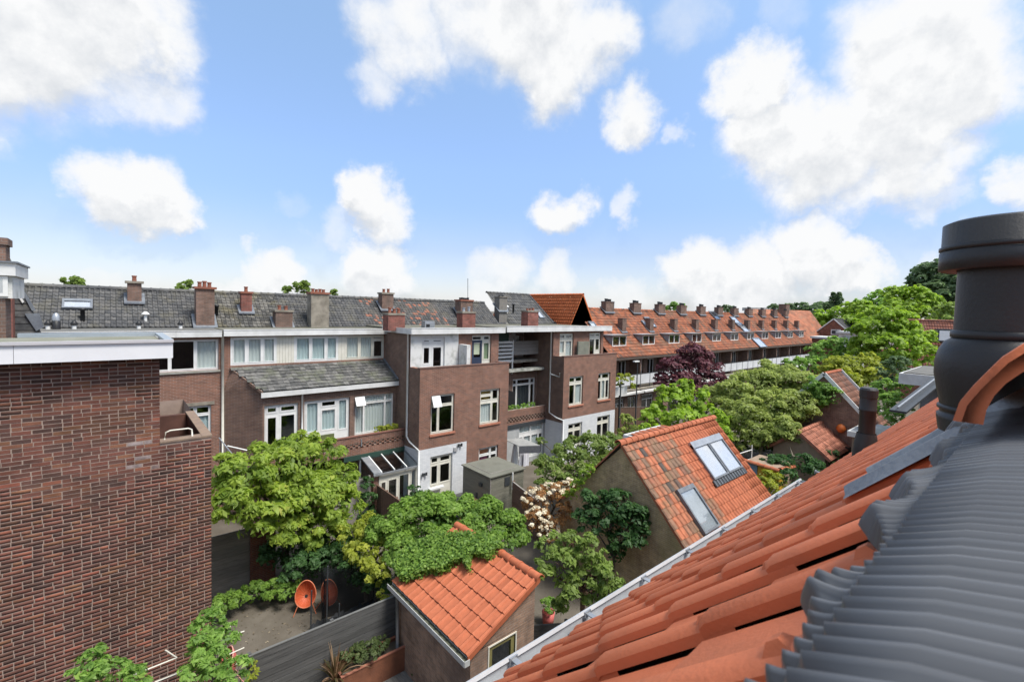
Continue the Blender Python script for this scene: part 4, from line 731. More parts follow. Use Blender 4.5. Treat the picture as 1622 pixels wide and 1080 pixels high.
# ================================================================ the roof the camera looks along
SR = math.radians(44.3); KP = .135; WT, GT = .235, .245; DE = 2.235
NV = np.array([0, math.sin(SR), math.cos(SR)]); DV = np.array([0, math.cos(SR), -math.sin(SR)]); O0 = np.array([0, 0, CAMZ]) - NV * KP
def RO(x, d, h=0): return O0 + np.array([x, 0, 0]) + DV * d + NV * h
def rox(u, v, h=0):
    q = PP(u, v, RO(0, 0, h), NV); return q[0], (q - O0) @ DV
OWN = thing('near_house', 'house whose orange tiled roof and black ridge roll run through the right foreground', 'house', (3, 0, 0))
ORT = ramp_mat('orange_roof_tile', [(0, (.50, .130, .052)), (.5, (.55, .150, .062)), (1, (.60, .170, .075))], rough=.62, mott=.12, scale=5, bump=.10, bscale=140, spec=.3, moss=(.36, .12, .06), mossscale=3.5, mossamt=.35)
def own_tile():
    W = WT; n = 15; xs = []; hs = []
    prof = [(0, .012), (.001, .026), (.006, .031), (.016, .035), (.034, .036), (.048, .032), (.060, .021), (.071, .012), (.084, .008), (.12, .007), (.20, .007), (.236, .008), (.241, -.004), (.262, -.011)]
    sc = W / .25
    L = GT + .055; tail = .013; V = []; Q = []; n = len(prof)
    ys = [0, .02, L - .012, L]; yd = [0, 0, 0, -.004]
    for (x, h) in prof:
        for y, e in zip(ys, yd): V.append((x * sc, y, h + tail * y / L + e))
        V.append((x * sc, L - .001, h + tail - .017))
    for i in range(n - 1):
        for j in range(4): Q.append((5 * i + j, 5 * i + j + 1, 5 * i + j + 6, 5 * i + j + 5))
    s = len(V); H = .036 + .004                                        # small lug on the head of the roll
    for (x, y, h) in ((.010, .036, -.006), (.036, .036, -.006), (.036, .066, -.006), (.010, .066, -.006), (.017, .044, .004), (.029, .044, .004), (.029, .056, .004), (.017, .056, .004)): V.append((x * sc, y, H + h))
    Q += [(s, s + 1, s + 5, s + 4), (s + 1, s + 2, s + 6, s + 5), (s + 2, s + 3, s + 7, s + 6), (s + 3, s, s + 4, s + 7), (s + 4, s + 5, s + 6, s + 7)]
    return np.array(V), np.array(Q)
Vt, Qt = own_tile(); Bt = np.array([[1, 0, 0], DV, NV])
me = bpy.data.meshes.new('roof_tile'); me.from_pydata((Vt @ Bt).tolist(), [], Qt.tolist()); me.update(); me.materials.append(ORT); me.shade_smooth(); me.set_sharp_from_angle(angle=math.radians(38))
X00 = .38; NC0, NC1 = -3, 120; cells = []
for r_ in range(0, 8):
    dl = DE - (8 - 1 - r_) * GT              # lower edge of this course
    for c_ in range(NC0, NC1): cells.append((X00 + c_ * WT, dl - GT - .055))
cells.sort(key=lambda q: np.linalg.norm(RO(q[0] + .1, q[1] + .2) - cams)); brs = random.Random(11)
oo = origin_of(OWN)
for i, (x, d) in enumerate(cells[:300]):
    o = bpy.data.objects.new('roof_tile', me); COL.objects.link(o); o.parent = OWN; o.location = tuple(RO(x + brs.uniform(-.001, .001), d + brs.uniform(-.004, .004), brs.uniform(-.0015, .0015)) - oo); o.rotation_euler = (brs.uniform(-.004, .004), 0, brs.uniform(-.003, .003))
P3 = np.array([RO(x, d + RNG.uniform(-.003, .003), RNG.uniform(-.0015, .0015)) for x, d in cells[300:]])
VV = (Vt @ Bt)[None] + P3[:, None]; QQ = Qt[None] + (np.arange(len(P3)) * len(Vt))[:, None, None]
stuff(np_mesh('roof_tiles', VV.reshape(-1, 3), QQ.reshape(-1, 4), ORT, OWN))
part('roof_underlay', MB().raw([RO(-1.2, -.05, -.025), RO(34, -.05, -.025), RO(34, DE - .02, -.025), RO(-1.2, DE - .02, -.025), RO(-1.2, -.05, -.06), RO(34, -.05, -.06), RO(34, DE - .02, -.06), RO(-1.2, DE - .02, -.06)], [(0, 1, 2, 3), (4, 5, 6, 7), (2, 3, 7, 6)]), DARK, OWN)
# gutter
ge = RO(0, DE, 0); gy1 = ge[1] + .13; gz = CAMZ - gy1 * math.tan(math.radians(45.6)); gx0, gx1 = -.4, PY(1268, 759, gy1)[0]
GW = mat('white_painted_zinc', (.60, .62, .64), (.50, .52, .54), 4, .4, .08, metal=.25)
def gutter(a, b):
    m_ = MB(); pr = [(gy1 - .012, gz - .01), (gy1 - .004, gz + .006), (gy1 + .008, gz), (gy1 + .008, gz - .02), (gy1, gz - .025), (gy1, gz - .10), (gy1 - .03, gz - .125), (ge[1] - .05, gz - .125), (ge[1] - .06, gz + .02)]
    for (p, q) in zip(pr[:-1], pr[1:]): m_.quad((a, p[0], p[1]), (b, p[0], p[1]), (b, q[0], q[1]), (a, q[0], q[1]))
    m_.quad((b, gy1, gz - .01), (b, gy1, gz - .125), (b, ge[1] - .05, gz - .125), (b, ge[1] - .05, gz - .01)); return m_
part('gutter', gutter(gx0, gx1), GW, OWN)
for i in range(11):
    x = .35 + i * .55
    part('gutter_bracket', MB().box(x, x + .03, ge[1] - .04, gy1 - .008, gz - .012, gz - .006).box(x - .01, x + .04, gy1 - .016, gy1 - .008, gz - .03, gz + .004), ZINC, OWN)
part('gutter_gable', MB().box(1.85, 2.05, gy1 - .085, gy1 - .015, gz - .10, gz - .055), LEAD, OWN)
part('lead_slip', MB().bar(RO(rox(1095, 868)[0], DE - .02, .02), RO(rox(1150, 838)[0], DE - .10, .03), .05, .008), LEAD, OWN)
part('near_wall', MB().quad((-1.2, ge[1] - .25, 0), (34, ge[1] - .25, 0), (34, ge[1] - .25, gz - .05), (-1.2, ge[1] - .25, gz - .05)), BRICK2, OWN)
part('near_soffit', MB().quad((-1.2, ge[1] - .25, gz - .13), (34, ge[1] - .25, gz - .13), (34, ge[1] - .02, gz - .13), (-1.2, ge[1] - .02, gz - .13)), WHITE, OWN)
part('rear_slope', MB().quad((-1.2, -.05, RO(0, 0)[2] - .06), (34, -.05, RO(0, 0)[2] - .06), (34, -3, RO(0, 0)[2] - 3), (-1.2, -3, RO(0, 0)[2] - 3)), ORT, OWN)
# black pleated ridge roll draped over the crest and the tile heads
def thp(x):
    f = (x - X00) % WT / WT * .25
    return float(np.interp(f, [0, .006, .02, .04, .06, .09, .22, .25], [.020, .034, .038, .037, .027, .011, .011, .020]))
ycr = .035; dcr = (ycr - O0[1] + 0) / DV[1]; 
def roll_mesh():
    x0, x1, st = -.35, 1.75, .0032; nx = int((x1 - x0) / st); per = .020; dE = .245
    path = [('b', t) for t in np.linspace(-.55, -.255, 7)] + [('c', t) for t in np.linspace(-.24, ycr, 12)] + [('s', t) for t in np.linspace(.03, 1, 16)]
    V = []; ph = np.cumsum(np.random.default_rng(4).uniform(.8, 1.2, nx)) * st
    zc = O0[2] + DV[2] * dcr + .058
    xs = np.arange(nx) * st + x0; wob = .012 * np.sin(xs * 9.1) + .010 * np.sin(xs * 23.7 + 1)
    for i, x in enumerate(xs):
        rib = math.sin(2 * math.pi * ph[i] / per); A = .0046; edge = dE + wob[i] * .9 + .018 * math.sin((x - X00) / WT * 2 * math.pi + .6)
        sag = .006 * math.sin(x * 11) + .004 * math.sin(x * 31 + 2)
        for k, t in path:
            if k == 'b': p = np.array([x, t, zc + (ycr + .24) * .26 - (-.255 - t) * .95]); nrm = np.array([0, -.6, .8])
            elif k == 'c': p = np.array([x, t, zc + .002 + (ycr - t) * .26]); nrm = np.array([0, .2, .97])
            else:
                d = dcr + (edge - dcr) * t; q = RO(x + .03 * math.sin(x * 5) * t, d, 0); base = .060 * (1 - t) ** 1.0; dr = thp(x) * .72 * min(1, t * 1.1) + .026 + .016 * math.sin(math.pi * t) ; p = q + NV * (base * (1 - t) + dr * min(1, t * 1.6) + sag * t); nrm = NV
            V.append(p + nrm * (A * rib * (1.25 if k == 's' else 1)))
    m = len(path); Q = [(i * m + j, (i + 1) * m + j, (i + 1) * m + j + 1, i * m + j + 1) for i in range(nx - 1) for j in range(m - 1)]
    return V, Q
Vr, Qr = roll_mesh(); np_mesh('ridge_roll', Vr, Qr, mat('charcoal_pleated_strip', (.105, .108, .113), (.085, .087, .092), 2.2, .42, 0, 90, spec=.5), OWN, smooth=True)
# ridge tiles start where the roll is still uncovered up to the vent pipe
zr = O0[2] + DV[2] * dcr + .04; X_R = .95
def ridge_shell(xa, xb, yc, zc, r):
    V = []; F = []; sg = 16
    for (x, rr) in ((xa - .012, r * 1.02), (xa - .010, r * 1.09), (xa + .022, r * 1.10), (xa + .026, r * 1.03), (xa + .07, r * 1.03), (xa + .075, r), (xb, r * .95)):
        for k in range(sg + 1):
            a = math.pi * k / sg; wv = 1 + .03 * math.cos(a * 6); V.append((x, yc + rr * wv * math.cos(a) * .98, zc + rr * wv * math.sin(a) * .95 - .02))
    for i in range(6):
        for k in range(sg): b = i * (sg + 1) + k; F.append((b, b + 1, b + sg + 2, b + sg + 1))
    s = len(V)
    for k in range(sg + 1): a = math.pi * k / sg; V.append((xa - .010, yc + r * .86 * math.cos(a), zc + r * .84 * math.sin(a) - .02))
    for k in range(sg): F.append((k, k + 1, s + k + 1, s + k))
    return V, F
for i in range(3):
    V_, F_ = ridge_shell(X_R + .0 + i * .40 + (.55 if i else 0), X_R + (.44 if i == 0 else .42 + i * .40 + .55), -.056, CAMZ - .125, .132); part('ridge_tile', MB().raw(V_, F_), ORT, OWN, smooth=True)
# big black vent pipe and its flashing
PXc, PYc = 1.50, .068
vp = thing('vent_pipe', 'large black plastic roof vent with wide cap, close at the right edge', 'vent pipe', (PXc, PYc, 9.38)); H0 = CAMZ
part('cap', MB().lathe((PXc, PYc, H0), [(0, .228), (.100, .227), (.113, .221), (.1135, .16), (.1165, .158), (.1165, .118), (.112, .116), (.085, .118)], 56), DARK, vp, True)
part('cap_seam', MB().lathe((PXc, PYc, H0), [(.1140, .172), (.1175, .170), (.1175, .163), (.1140, .161)], 56), DARK, vp, True)
part('tube', MB().lathe((PXc, PYc, H0), [(.083, .13), (.084, -.045)], 56), DARK, vp, True)
part('collar', MB().lathe((PXc, PYc, H0), [(.084, -.018), (.089, -.02), (.089, -.034), (.084, -.038)], 56), DARK, vp, True)
part('swivel_ball', MB().lathe((PXc, PYc, H0), [(.086, -.036), (.098, -.045), (.108, -.065), (.113, -.09), (.113, -.12), (.106, -.16), (.099, -.195)], 56), DARK, vp, True)
part('base_ring', MB().lathe((PXc, PYc, H0), [(.099, -.19), (.104, -.193), (.104, -.20), (.099, -.203), (.099, -.21), (.104, -.213), (.104, -.222), (.10, -.25)], 56), DARK, vp, True)
def apron(xa, xb, da, db, h, n=26):
    V = []; Q = []
    for i in range(n + 1):
        x = xa + (xb - xa) * i / n
        for j in range(9): d = da + (db - da) * j / 8; q = RO(x, d + .012 * math.sin(x * 21) * (j / 8), thp(x) * .85 + .032 + h * math.exp(-((x - PXc) ** 2 + (d - .14) ** 2) / .012)); V.append(q)
    for i in range(n):
        for j in range(8): Q.append((i * 9 + j, i * 9 + j + 1, (i + 1) * 9 + j + 1, (i + 1) * 9 + j))
    return V, Q
Va, Qa = apron(PXc - .20, PXc + .26, .03, .50, .03); np_mesh('lead_apron', Va, Qa, mat('apron_lead', (.22, .235, .25), (.16, .17, .185), 6, .5, .25, 60, metal=.2), vp, smooth=True)
# slimmer pipe farther along the slope
pb = PP(1371, 712, RO(0, 0, .03), NV); 
v2 = thing('vent_pipe', 'slimmer black ribbed vent pipe standing halfway along the orange roof slope', 'vent pipe', pb); sc = 1.0
top2 = PP(1372, 614, pb, (1, 1, 0)); hh = top2[2] - pb[2]; rr = .5 * (PP(1388, 640, pb, (1, 1, 0)) - PP(1359, 640, pb, (1, 1, 0))); r2 = float(np.linalg.norm(rr)) * .84
part('tube', MB().lathe(pb, [(r2 * .95, hh * .25), (r2 * .95, hh * .62), (r2 * 1.02, hh * .63), (r2 * 1.02, hh * .66), (r2 * .97, hh * .67), (r2, hh * .9)], 28), DARK, v2, True)
part('ribbed_cap', MB().lathe(pb, [(r2, hh * .84), (r2 * 1.06, hh * .85), (r2 * 1.06, hh * .97), (r2 * .9, hh), (0, hh)], 18), DARK, v2)
part('swivel_ball', MB().lathe(pb, [(r2 * 1.1, hh * .27), (r2 * 1.35, hh * .12), (r2 * 1.5, -.02), (r2 * 1.5, -.1)], 28), DARK, v2, True)

# ================================================================ brick annex with orange roof (middle)
AX0, AX1, AYR, AZR = 13.06, 19.67, 9.35, 5.20; AP = math.radians(47); AZE = 2.25
an = thing('garden_house', 'brick garden house with orange tiled roof, mossy gable and roof windows', 'garden house', (16, 9.3, 0))
adv = (0, -math.cos(AP), -math.sin(AP)); aL = (AZR - AZE) / math.sin(AP); AG = aL / 12
ANT = ramp_mat('sooty_orange_tile', [(0, (.38, .125, .062)), (.3, (.34, .125, .066)), (.5, (.23, .12, .075)), (.72, (.165, .105, .07)), (.88, (.32, .12, .065)), (.97, (.07, .058, .05)), (1, (.06, .05, .045))], mott=.30, scale=6, moss=(.15, .12, .065), mossscale=2.0, mossamt=.45)
ANT2 = ramp_mat('clean_orange_tile', [(0, (.34, .105, .05)), (.6, (.39, .125, .06)), (1, (.31, .095, .046))], mott=.2, scale=6)
aN = np.cross([1., 0, 0], adv); aN = aN if aN[2] > 0 else -aN
def apt(u, v): q = PP(u, v, (0, AYR, AZR + .03), aN); return q[0], (np.array([0, q[1] - AYR, q[2] - AZR]) @ np.array(adv))
xs_ = 15.95
tile_field(an, (AX0, AYR, AZR), (1, 0, 0), adv, 12, 12, (xs_ - AX0) / 12, AG, ANT, n=8, tail=.035, parts=144, jit=.004, lap=.07)
tile_field(an, (xs_, AYR, AZR), (1, 0, 0), adv, 18, 12, (AX1 - xs_) / 18, AG, ANT2, n=7, tail=.032, parts=156, jit=.003, lap=.07)
part('roof_underlay', MB().quad((AX0 + .03, AYR, AZR - .03), (AX1 - .03, AYR, AZR - .03), (AX1 - .03, AYR + adv[1] * aL, AZE - .03), (AX0 + .03, AYR + adv[1] * aL, AZE - .03)).quad((AX0 + .03, AYR, AZR - .03), (AX1 - .03, AYR, AZR - .03), (AX1 - .03, AYR + 2.9, AZR - 3.0), (AX0 + .03, AYR + 2.9, AZR - 3.0)), BITU, an)
ridge_tiles(an, (AX0 - .12, AYR, AZR + .0), (AX1 + .05, AYR, AZR + .0), .135, .335, ANT2)
tile_field(an, (AX0, AYR, AZR), (1, 0, 0), (0, math.cos(AP), -math.sin(AP)), 28, 11, (AX1 - AX0) / 28, .345, ANT2, n=5, tail=.03)
gy0, gy1_ = AYR - aL * math.cos(AP) + .12, AYR + 2.75
gab = [(AX0 + .12, gy0, 0), (AX0 + .12, gy1_, 0), (AX0 + .12, gy1_, AZR - 2.85), (AX0 + .12, AYR, AZR - .12), (AX0 + .12, gy0, AZE + .0)]
part('gable_wall', MB().prism(gab, (.22, 0, 0)), BRICK3, an); part('far_gable_wall', MB().prism([(AX1 - .34 + 0, p[1], p[2]) for p in gab], (.22, 0, 0)), BRICK3, an)
part('side_wall', MB().box(AX0 + .34, AX1 - .34, gy0, gy0 + .2, 0, AZE - .1).box(AX0 + .34, AX1 - .34, gy1_ - .2, gy1_, 0, AZR - 2.9), BRICK3, an)
part('barge_edge', MB().bar((AX0 + .05, AYR, AZR - .06), (AX0 + .05, AYR + adv[1] * aL, AZE - .05), .05, .09), ANT2, an)
def roofwin(c0, c1, c2, c3, split=False):
    """corners as seen: top-left, top-right, bottom-right, bottom-left"""
    P4 = [apt(*c) for c in (c0, c1, c2, c3)]; xa = (P4[0][0] + P4[3][0]) / 2; xb = (P4[1][0] + P4[2][0]) / 2; da = (P4[0][1] + P4[1][1]) / 2; db_ = (P4[2][1] + P4[3][1]) / 2; c = np.array([0, AYR, AZR]) + np.array(adv) * ((da + db_) / 2) + aN * .05; return xa, xb, db_ - da, c
xa, xb, ln, c = roofwin((1092, 706), (1137, 692), (1175, 741), (1128, 762))
for (p, q) in ((xa, (xa + xb) / 2 - .02), ((xa + xb) / 2 + .02, xb)): rooflight('x', (p + q) / 2, c[1], c[2], q - p, ln, 0, down=adv, par=an)
part('box_of_blind', MB().prism(*[(lambda o_, d_: ([o_ + np.array([xa, 0, 0]) - d_ * (ln / 2 + .10), o_ + np.array([xb, 0, 0]) - d_ * (ln / 2 + .10), o_ + np.array([xb, 0, 0]) - d_ * (ln / 2 - .16), o_ + np.array([xa, 0, 0]) - d_ * (ln / 2 - .16)], aN * .11))(np.array([0, c[1], c[2]]), np.array(adv))][0]), ZINC, an)
part('lead_skirt', MB().prism(*[(lambda o_, d_: ([o_ + np.array([xa - .1, 0, 0]) + d_ * (ln / 2 + .0), o_ + np.array([xb + .12, 0, 0]) + d_ * (ln / 2 + .0), o_ + np.array([xb + .12, 0, 0]) + d_ * (ln / 2 + .24), o_ + np.array([xa - .1, 0, 0]) + d_ * (ln / 2 + .24)], aN * .03))(np.array([0, c[1], c[2]]), np.array(adv))][0]), DARKM, an)
for i in range(12): 
    xx = xa - .05 + i * (xb - xa + .1) / 12; part('skirt_pleat', MB().bar(np.array([xx, c[1], c[2]]) + np.array(adv) * (ln / 2 + .01) + aN * .035, np.array([xx, c[1], c[2]]) + np.array(adv) * (ln / 2 + .23) + aN * .035, .05, .03), LEAD, an)
xa, xb, ln, c = roofwin((1070, 776), (1096, 767), (1136, 835), (1112, 849)); rooflight('x', (xa + xb) / 2, c[1], c[2], xb - xa, ln, 0, down=adv, par=an, gl=mat('cloudy_rooflight', (.50, .54, .57), (.36, .40, .42), 2.2, .3, 0))
# flat dormer on its far slope with spare tiles
dz = 4.62; q0 = PZ(985, 690, dz); q1 = PZ(1052, 676, dz)
do = thing('flat_dormer', 'flat grey dormer roof with loose orange tiles laid on it behind the annex ridge', 'dormer', (q0[0] + 1, q0[1], dz))
x0_, x1_ = q0[0] + .1, min(q1[0], AX1 - 1); part('felt_deck', MB().box(x0_ + .06, x1_, AYR + .25, q0[1] - .06, dz - .05, dz), BITU, do); part('fascia', MB().box(x0_, x0_ + .058, AYR + .2, q0[1], dz - .30, dz + .04).box(x0_ + .058, x1_, q0[1] - .06, q0[1], dz - .30, dz + .04), FASC, do); part('cheek', MB().box(x0_ + .08, x1_ - .05, AYR + .4, q0[1] - .1, dz - 1.3, dz - .06), WHITE, do)
for i in range(9): 
    tx = x0_ + .25 + i * .27; V_, Q_ = tile_verts(.24, .42, 'wave', 7, .0); yy = q0[1] - .62; o = part('loose_tile', MB().raw([(tx + a[0], yy + a[1], dz + .05 + a[2] + .02 * (i % 3)) for a in V_], [tuple(k) for k in Q_]), ANT2, do)
part('rag', MB().prism([(x0_ + .95, q0[1] - .8, dz + .01), (x0_ + 1.3, q0[1] - .85, dz + .01), (x0_ + 1.2, q0[1] - 1.1, dz + .01), (x0_ + 1.0, q0[1] - 1.0, dz + .01)], (0, 0, .14)), WHITE, do)

# ================================================================ small brick shed (bottom middle)
sh = thing('garden_shed', 'small brown brick shed with orange tiled lean-to roof and olive window frame', 'shed', (6.8, 9.4, 0))
SX0, SX1, SY0, SY1, SZ0, SZ1 = 5.70, 7.72, 7.82, 11.25, 2.24, 3.22
sdn = (SX0 - SX1, 0, SZ0 - SZ1); sL = math.hypot(*sdn[::2])
SHT = ramp_mat('bright_orange_tile', [(0, (.38, .110, .050)), (.6, (.42, .125, .058)), (1, (.35, .10, .045))], mott=.12, scale=6, bump=.15)
tile_field(sh, (SX1, SY0 - .06, SZ1), (0, 1, 0), sdn, 15, 6, (SY1 - SY0 + .06) / 15, sL / 6, SHT, n=11, tail=.035, parts=120, lap=.08)
part('roof_underlay', MB().quad((SX1, SY0, SZ1 - .02), (SX1, SY1, SZ1 - .02), (SX0 + .05, SY1, SZ0 - .02), (SX0 + .05, SY0, SZ0 - .02)), BITU, sh)
ridge_tiles(sh, (SX1 + .02, SY0 - .12, SZ1 + .0), (SX1 + .02, SY1, SZ1 + .0), .11, .36, SHT)
part('verge_tile', MB().prism([(SX1 + .05, SY0 - .10, SZ1 + .04), (SX0 - .02, SY0 - .10, SZ0 + .03), (SX0 - .02, SY0 - .10, SZ0 - .10), (SX1 + .05, SY0 - .10, SZ1 - .10)], (0, .04, 0)), SHT, sh)
wx0 = SX0 + .12; dA, dB = PY(774.5, 1030, SY0)[0], PY(816, 1010, SY0)[0]; dzt = PY(795, 1000, SY0)[2]
fw = MB(); fw.wall('y', SY0, wx0, SX1 - .02, 0, 2.2, [(dA, dB, .9, min(dzt, 2.12))]); fw.raw([(wx0, SY0, 2.2), (SX1 - .02, SY0, 2.2), (SX1 - .02, SY0, SZ1 - .12), (wx0, SY0, SZ0 - .06)], [(0, 1, 2, 3)]); part('front_wall', fw, BRICKG, sh)
part('gutter_side_wall', MB().quad((wx0, SY0, 0), (wx0, SY1, 0), (wx0, SY1, SZ0 - .04), (wx0, SY0, SZ0 - .04)), BRICKG, sh); part('rear_walls', MB().quad((SX1 - .02, SY0, 0), (SX1 - .02, SY1, 0), (SX1 - .02, SY1, SZ1 - .1), (SX1 - .02, SY0, SZ1 - .1)).quad((wx0, SY1, 0), (SX1 - .02, SY1, 0), (SX1 - .02, SY1, SZ1 - .1), (wx0, SY1, SZ0 - .06)), BRICKG, sh)
OLV = mat('olive_paint', (.20, .18, .07), (.16, .145, .055), 4, .5, .05)
w_ = window(sh, SY0, dA, dB, .9, min(dzt, 2.12), [(0, 1, 0, 1)], fr=.11, m=OLV, depth=.02, sash=0); part('outer_trim', MB().box(dA - .03, dA, SY0 - .02, SY0 + .02, .9, min(dzt, 2.12) + .03).box(dB, dB + .03, SY0 - .02, SY0 + .02, .9, min(dzt, 2.12) + .03).box(dA, dB, SY0 - .02, SY0 + .02, min(dzt, 2.12), min(dzt, 2.12) + .03), CREAM, w_)
part('gutter', MB().box(SX0 - .12, SX0 + .02, SY0 - .1, SY1 + .05, SZ0 - .16, SZ0 - .145).box(SX0 - .125, SX0 - .11, SY0 - .1, SY1 + .05, SZ0 - .145, SZ0 - .03).box(SX0 + .02, SX0 + .03, SY0 - .1, SY1 + .05, SZ0 - .145, SZ0 - .05).box(SX0 - .11, SX0 + .02, SY0 - .115, SY0 - .1, SZ0 - .16, SZ0 - .03), mat('white_edged_gutter', (.50, .51, .50), (.38, .39, .38), 5, .5, .1), sh)
part('gutter_litter', MB().box(SX0 - .11, SX0 + .02, SY0 - .08, SY1, SZ0 - .14, SZ0 - .075), mat('leaf_litter', (.07, .075, .045), (.12, .12, .08), 18, .95, .6, 40), sh)
part('downpipe', MB().tube([(SX0 - .02, SY1 - .33, SZ0 - .14), (SX0 + .02, SY1 - .33, 0)], .045, 10), ZINC, sh, True)

# ================================================================ fences and garden things
def board_fence(name, label, p0, p1, z0, z1, n, m, cat='fence', th=.03, posts=2, vertical=False, gap=.006, group=None, cap=None, pm=None, pname='fence_board'):
    p0, p1 = np.array(p0, float), np.array(p1, float); t = thing(name, label, cat, (*((p0 + p1) / 2)[:2], z0), group); d = p1 - p0; Ld = np.linalg.norm(d); u = d / Ld; s = np.array([-u[1], u[0]])
    P = lambda a, o, z: (p0[0] + u[0] * a + s[0] * o, p0[1] + u[1] * a + s[1] * o, z)
    for i in range(n):
        j = brs.uniform(-.004, .004)
        if vertical: a, b = Ld * i / n + gap / 2, Ld * (i + 1) / n - gap / 2; poly = [P(a, j, z0), P(b, j, z0), P(b, j, z1), P(a, j, z1)]
        else: a, b = z0 + (z1 - z0) * i / n + gap / 2, z0 + (z1 - z0) * (i + 1) / n - gap / 2; poly = [P(0, j, a), P(Ld, j, a), P(Ld, j, b), P(0, j, b)]
        part(pname, MB().prism(poly, (s[0] * th, s[1] * th, 0)), m, t)
    for i in range(posts): a = Ld * i / max(posts - 1, 1); part('post', MB().prism([P(a - .04, th, z0 - .1), P(a + .04, th, z0 - .1), P(a + .04, th, z1 + .04), P(a - .04, th, z1 + .04)], (s[0] * .08, s[1] * .08, 0)), pm or m, t)
    if cap: part('cap_rail', MB().prism([P(-.02, -.012, z1 + .001), P(Ld + .02, -.012, z1 + .001), P(Ld + .02, th + .02, z1 + .001), P(-.02, th + .02, z1 + .001)], (0, 0, .02)), cap, t)
    return t
f1 = board_fence('wooden_fence', 'charcoal plank fence between the bare garden and the planter', (2.30, 11.28), (5.95, 11.28), 0, 1.78, 11, WOODD, posts=3, gap=.016, cap=mat('pale_cap_rail', (.15, .15, .145), (.11, .11, .105), 5, .7))
f2 = board_fence('wooden_fence', 'grey weathered plank fence beside the brick pier, behind the hedge', (1.6, 17.5), (3.55, 17.5), 0, 2.0, 12, WOODG, posts=2)
pr = thing('brick_pier', 'short red brick garden wall end right of the grey plank fence', 'garden wall', (3.9, 17.5, 0)); part('brickwork', MB().box(3.57, 4.35, 17.42, 17.75, 0, 1.95), BRICK4, pr); part('coping', MB().box(3.55, 4.37, 17.40, 17.77, 1.951, 2.0), CONC, pr)
f3 = board_fence('wooden_fence', 'brown vertical slatted fence running out from the glass lean-to', (9.15, 19.75), (9.15, 17.0), 0, 1.5, 24, WOODB, posts=4, vertical=True, cap=WOODB)
f4 = board_fence('wooden_fence', 'brown plank fence right of the green-grey timber shed', (14.0, 15.9), (13.4, 13.6), 0, 1.72, 12, WOODB, posts=2, cap=WOODG)
f5 = board_fence('wooden_fence', 'tall brown board fence far behind, right of the last bay house', (30.2, 22.5), (33.5, 20.8), 0, 2.1, 20, WOODB, posts=3, vertical=True, cap=WOODG)
f6 = board_fence('wooden_fence', 'weathered dark fence below the glass lean-to on its left side', (7.3, 19.9), (8.9, 19.9), 0, 1.9, 12, WOODG, posts=2)
f7 = board_fence('garden_screen', 'charcoal screen beside the shed, next to the near gutter', (7.95, 8.9), (9.2, 8.1), 0, 1.3, 8, WOODD, cat='screen')
# glass lean-to
gl = thing('glass_lean_to', 'glazed white lean-to with three roof panes against the bay house', 'lean-to', (10.2, 20.5, 0))
gy, gyb, gz0, gz1, gxa, gxb = 19.90, 21.36, 2.02, 2.42, 9.05, 11.31
def R3(x, t, h=0): return np.array([x, gyb + (gy - .12 - gyb) * t, gz1 + (gz0 - gz1) * t + h])
for x in (gxa, gxa + .36, gxa + 1.0, gxa + 1.63, gxb): part('rafter', MB().bar(R3(x, 0), R3(x, 1), .05, .07), WHITE if gxa + .3 < x < gxb - .1 else ZINC, gl)
part('zinc_strip', MB().prism([R3(gxa, 0, -.01), R3(gxa + .36, 0, -.01), R3(gxa + .36, 1, -.01), R3(gxa, 1, -.01)], (0, 0, .03)), ZINC, gl)
for a, b in ((.39, .97), (1.03, 1.60), (1.66, 2.22)): part('roof_pane', MB().prism([R3(gxa + a, .03), R3(gxa + b, .03), R3(gxa + b, .97), R3(gxa + a, .97)], (0, 0, .012)), GLASS, gl)
part('eaves_gutter', MB().box(gxa - .05, gxb, gy - .2, gy - .12, gz0 - .10, gz0 - .02), ZINC, gl); part('wall_plate', MB().box(gxa, gxb, gyb - .05, gyb, gz1 - .02, gz1 + .06), ZINC, gl)
part('brick_pier', MB().box(gxa + .02, gxa + .26, gy, gy + .25, 0, gz0 - .12), BRICK, gl); part('corner_post', MB().box(gxa - .06, gxa + .0, gyb - .1, gyb, 0, gz1 - .05), WHITE, gl)
window(gl, gy - .06, gxa + .27, gxb - .02, .02, gz0 - .13, [(0, .20, .12, .84), (.20, .48, .12, .86), (.48, .80, .12, .92), (.80, 1, .04, 1)], fr=.07, m=CREAM, depth=.02, name='glazed_front', sash=.05)
part('side_glazing', MB().box(gxa - .03, gxa - .02, gy + .26, gyb - .1, .2, gz0 - .1), GLASS, gl)
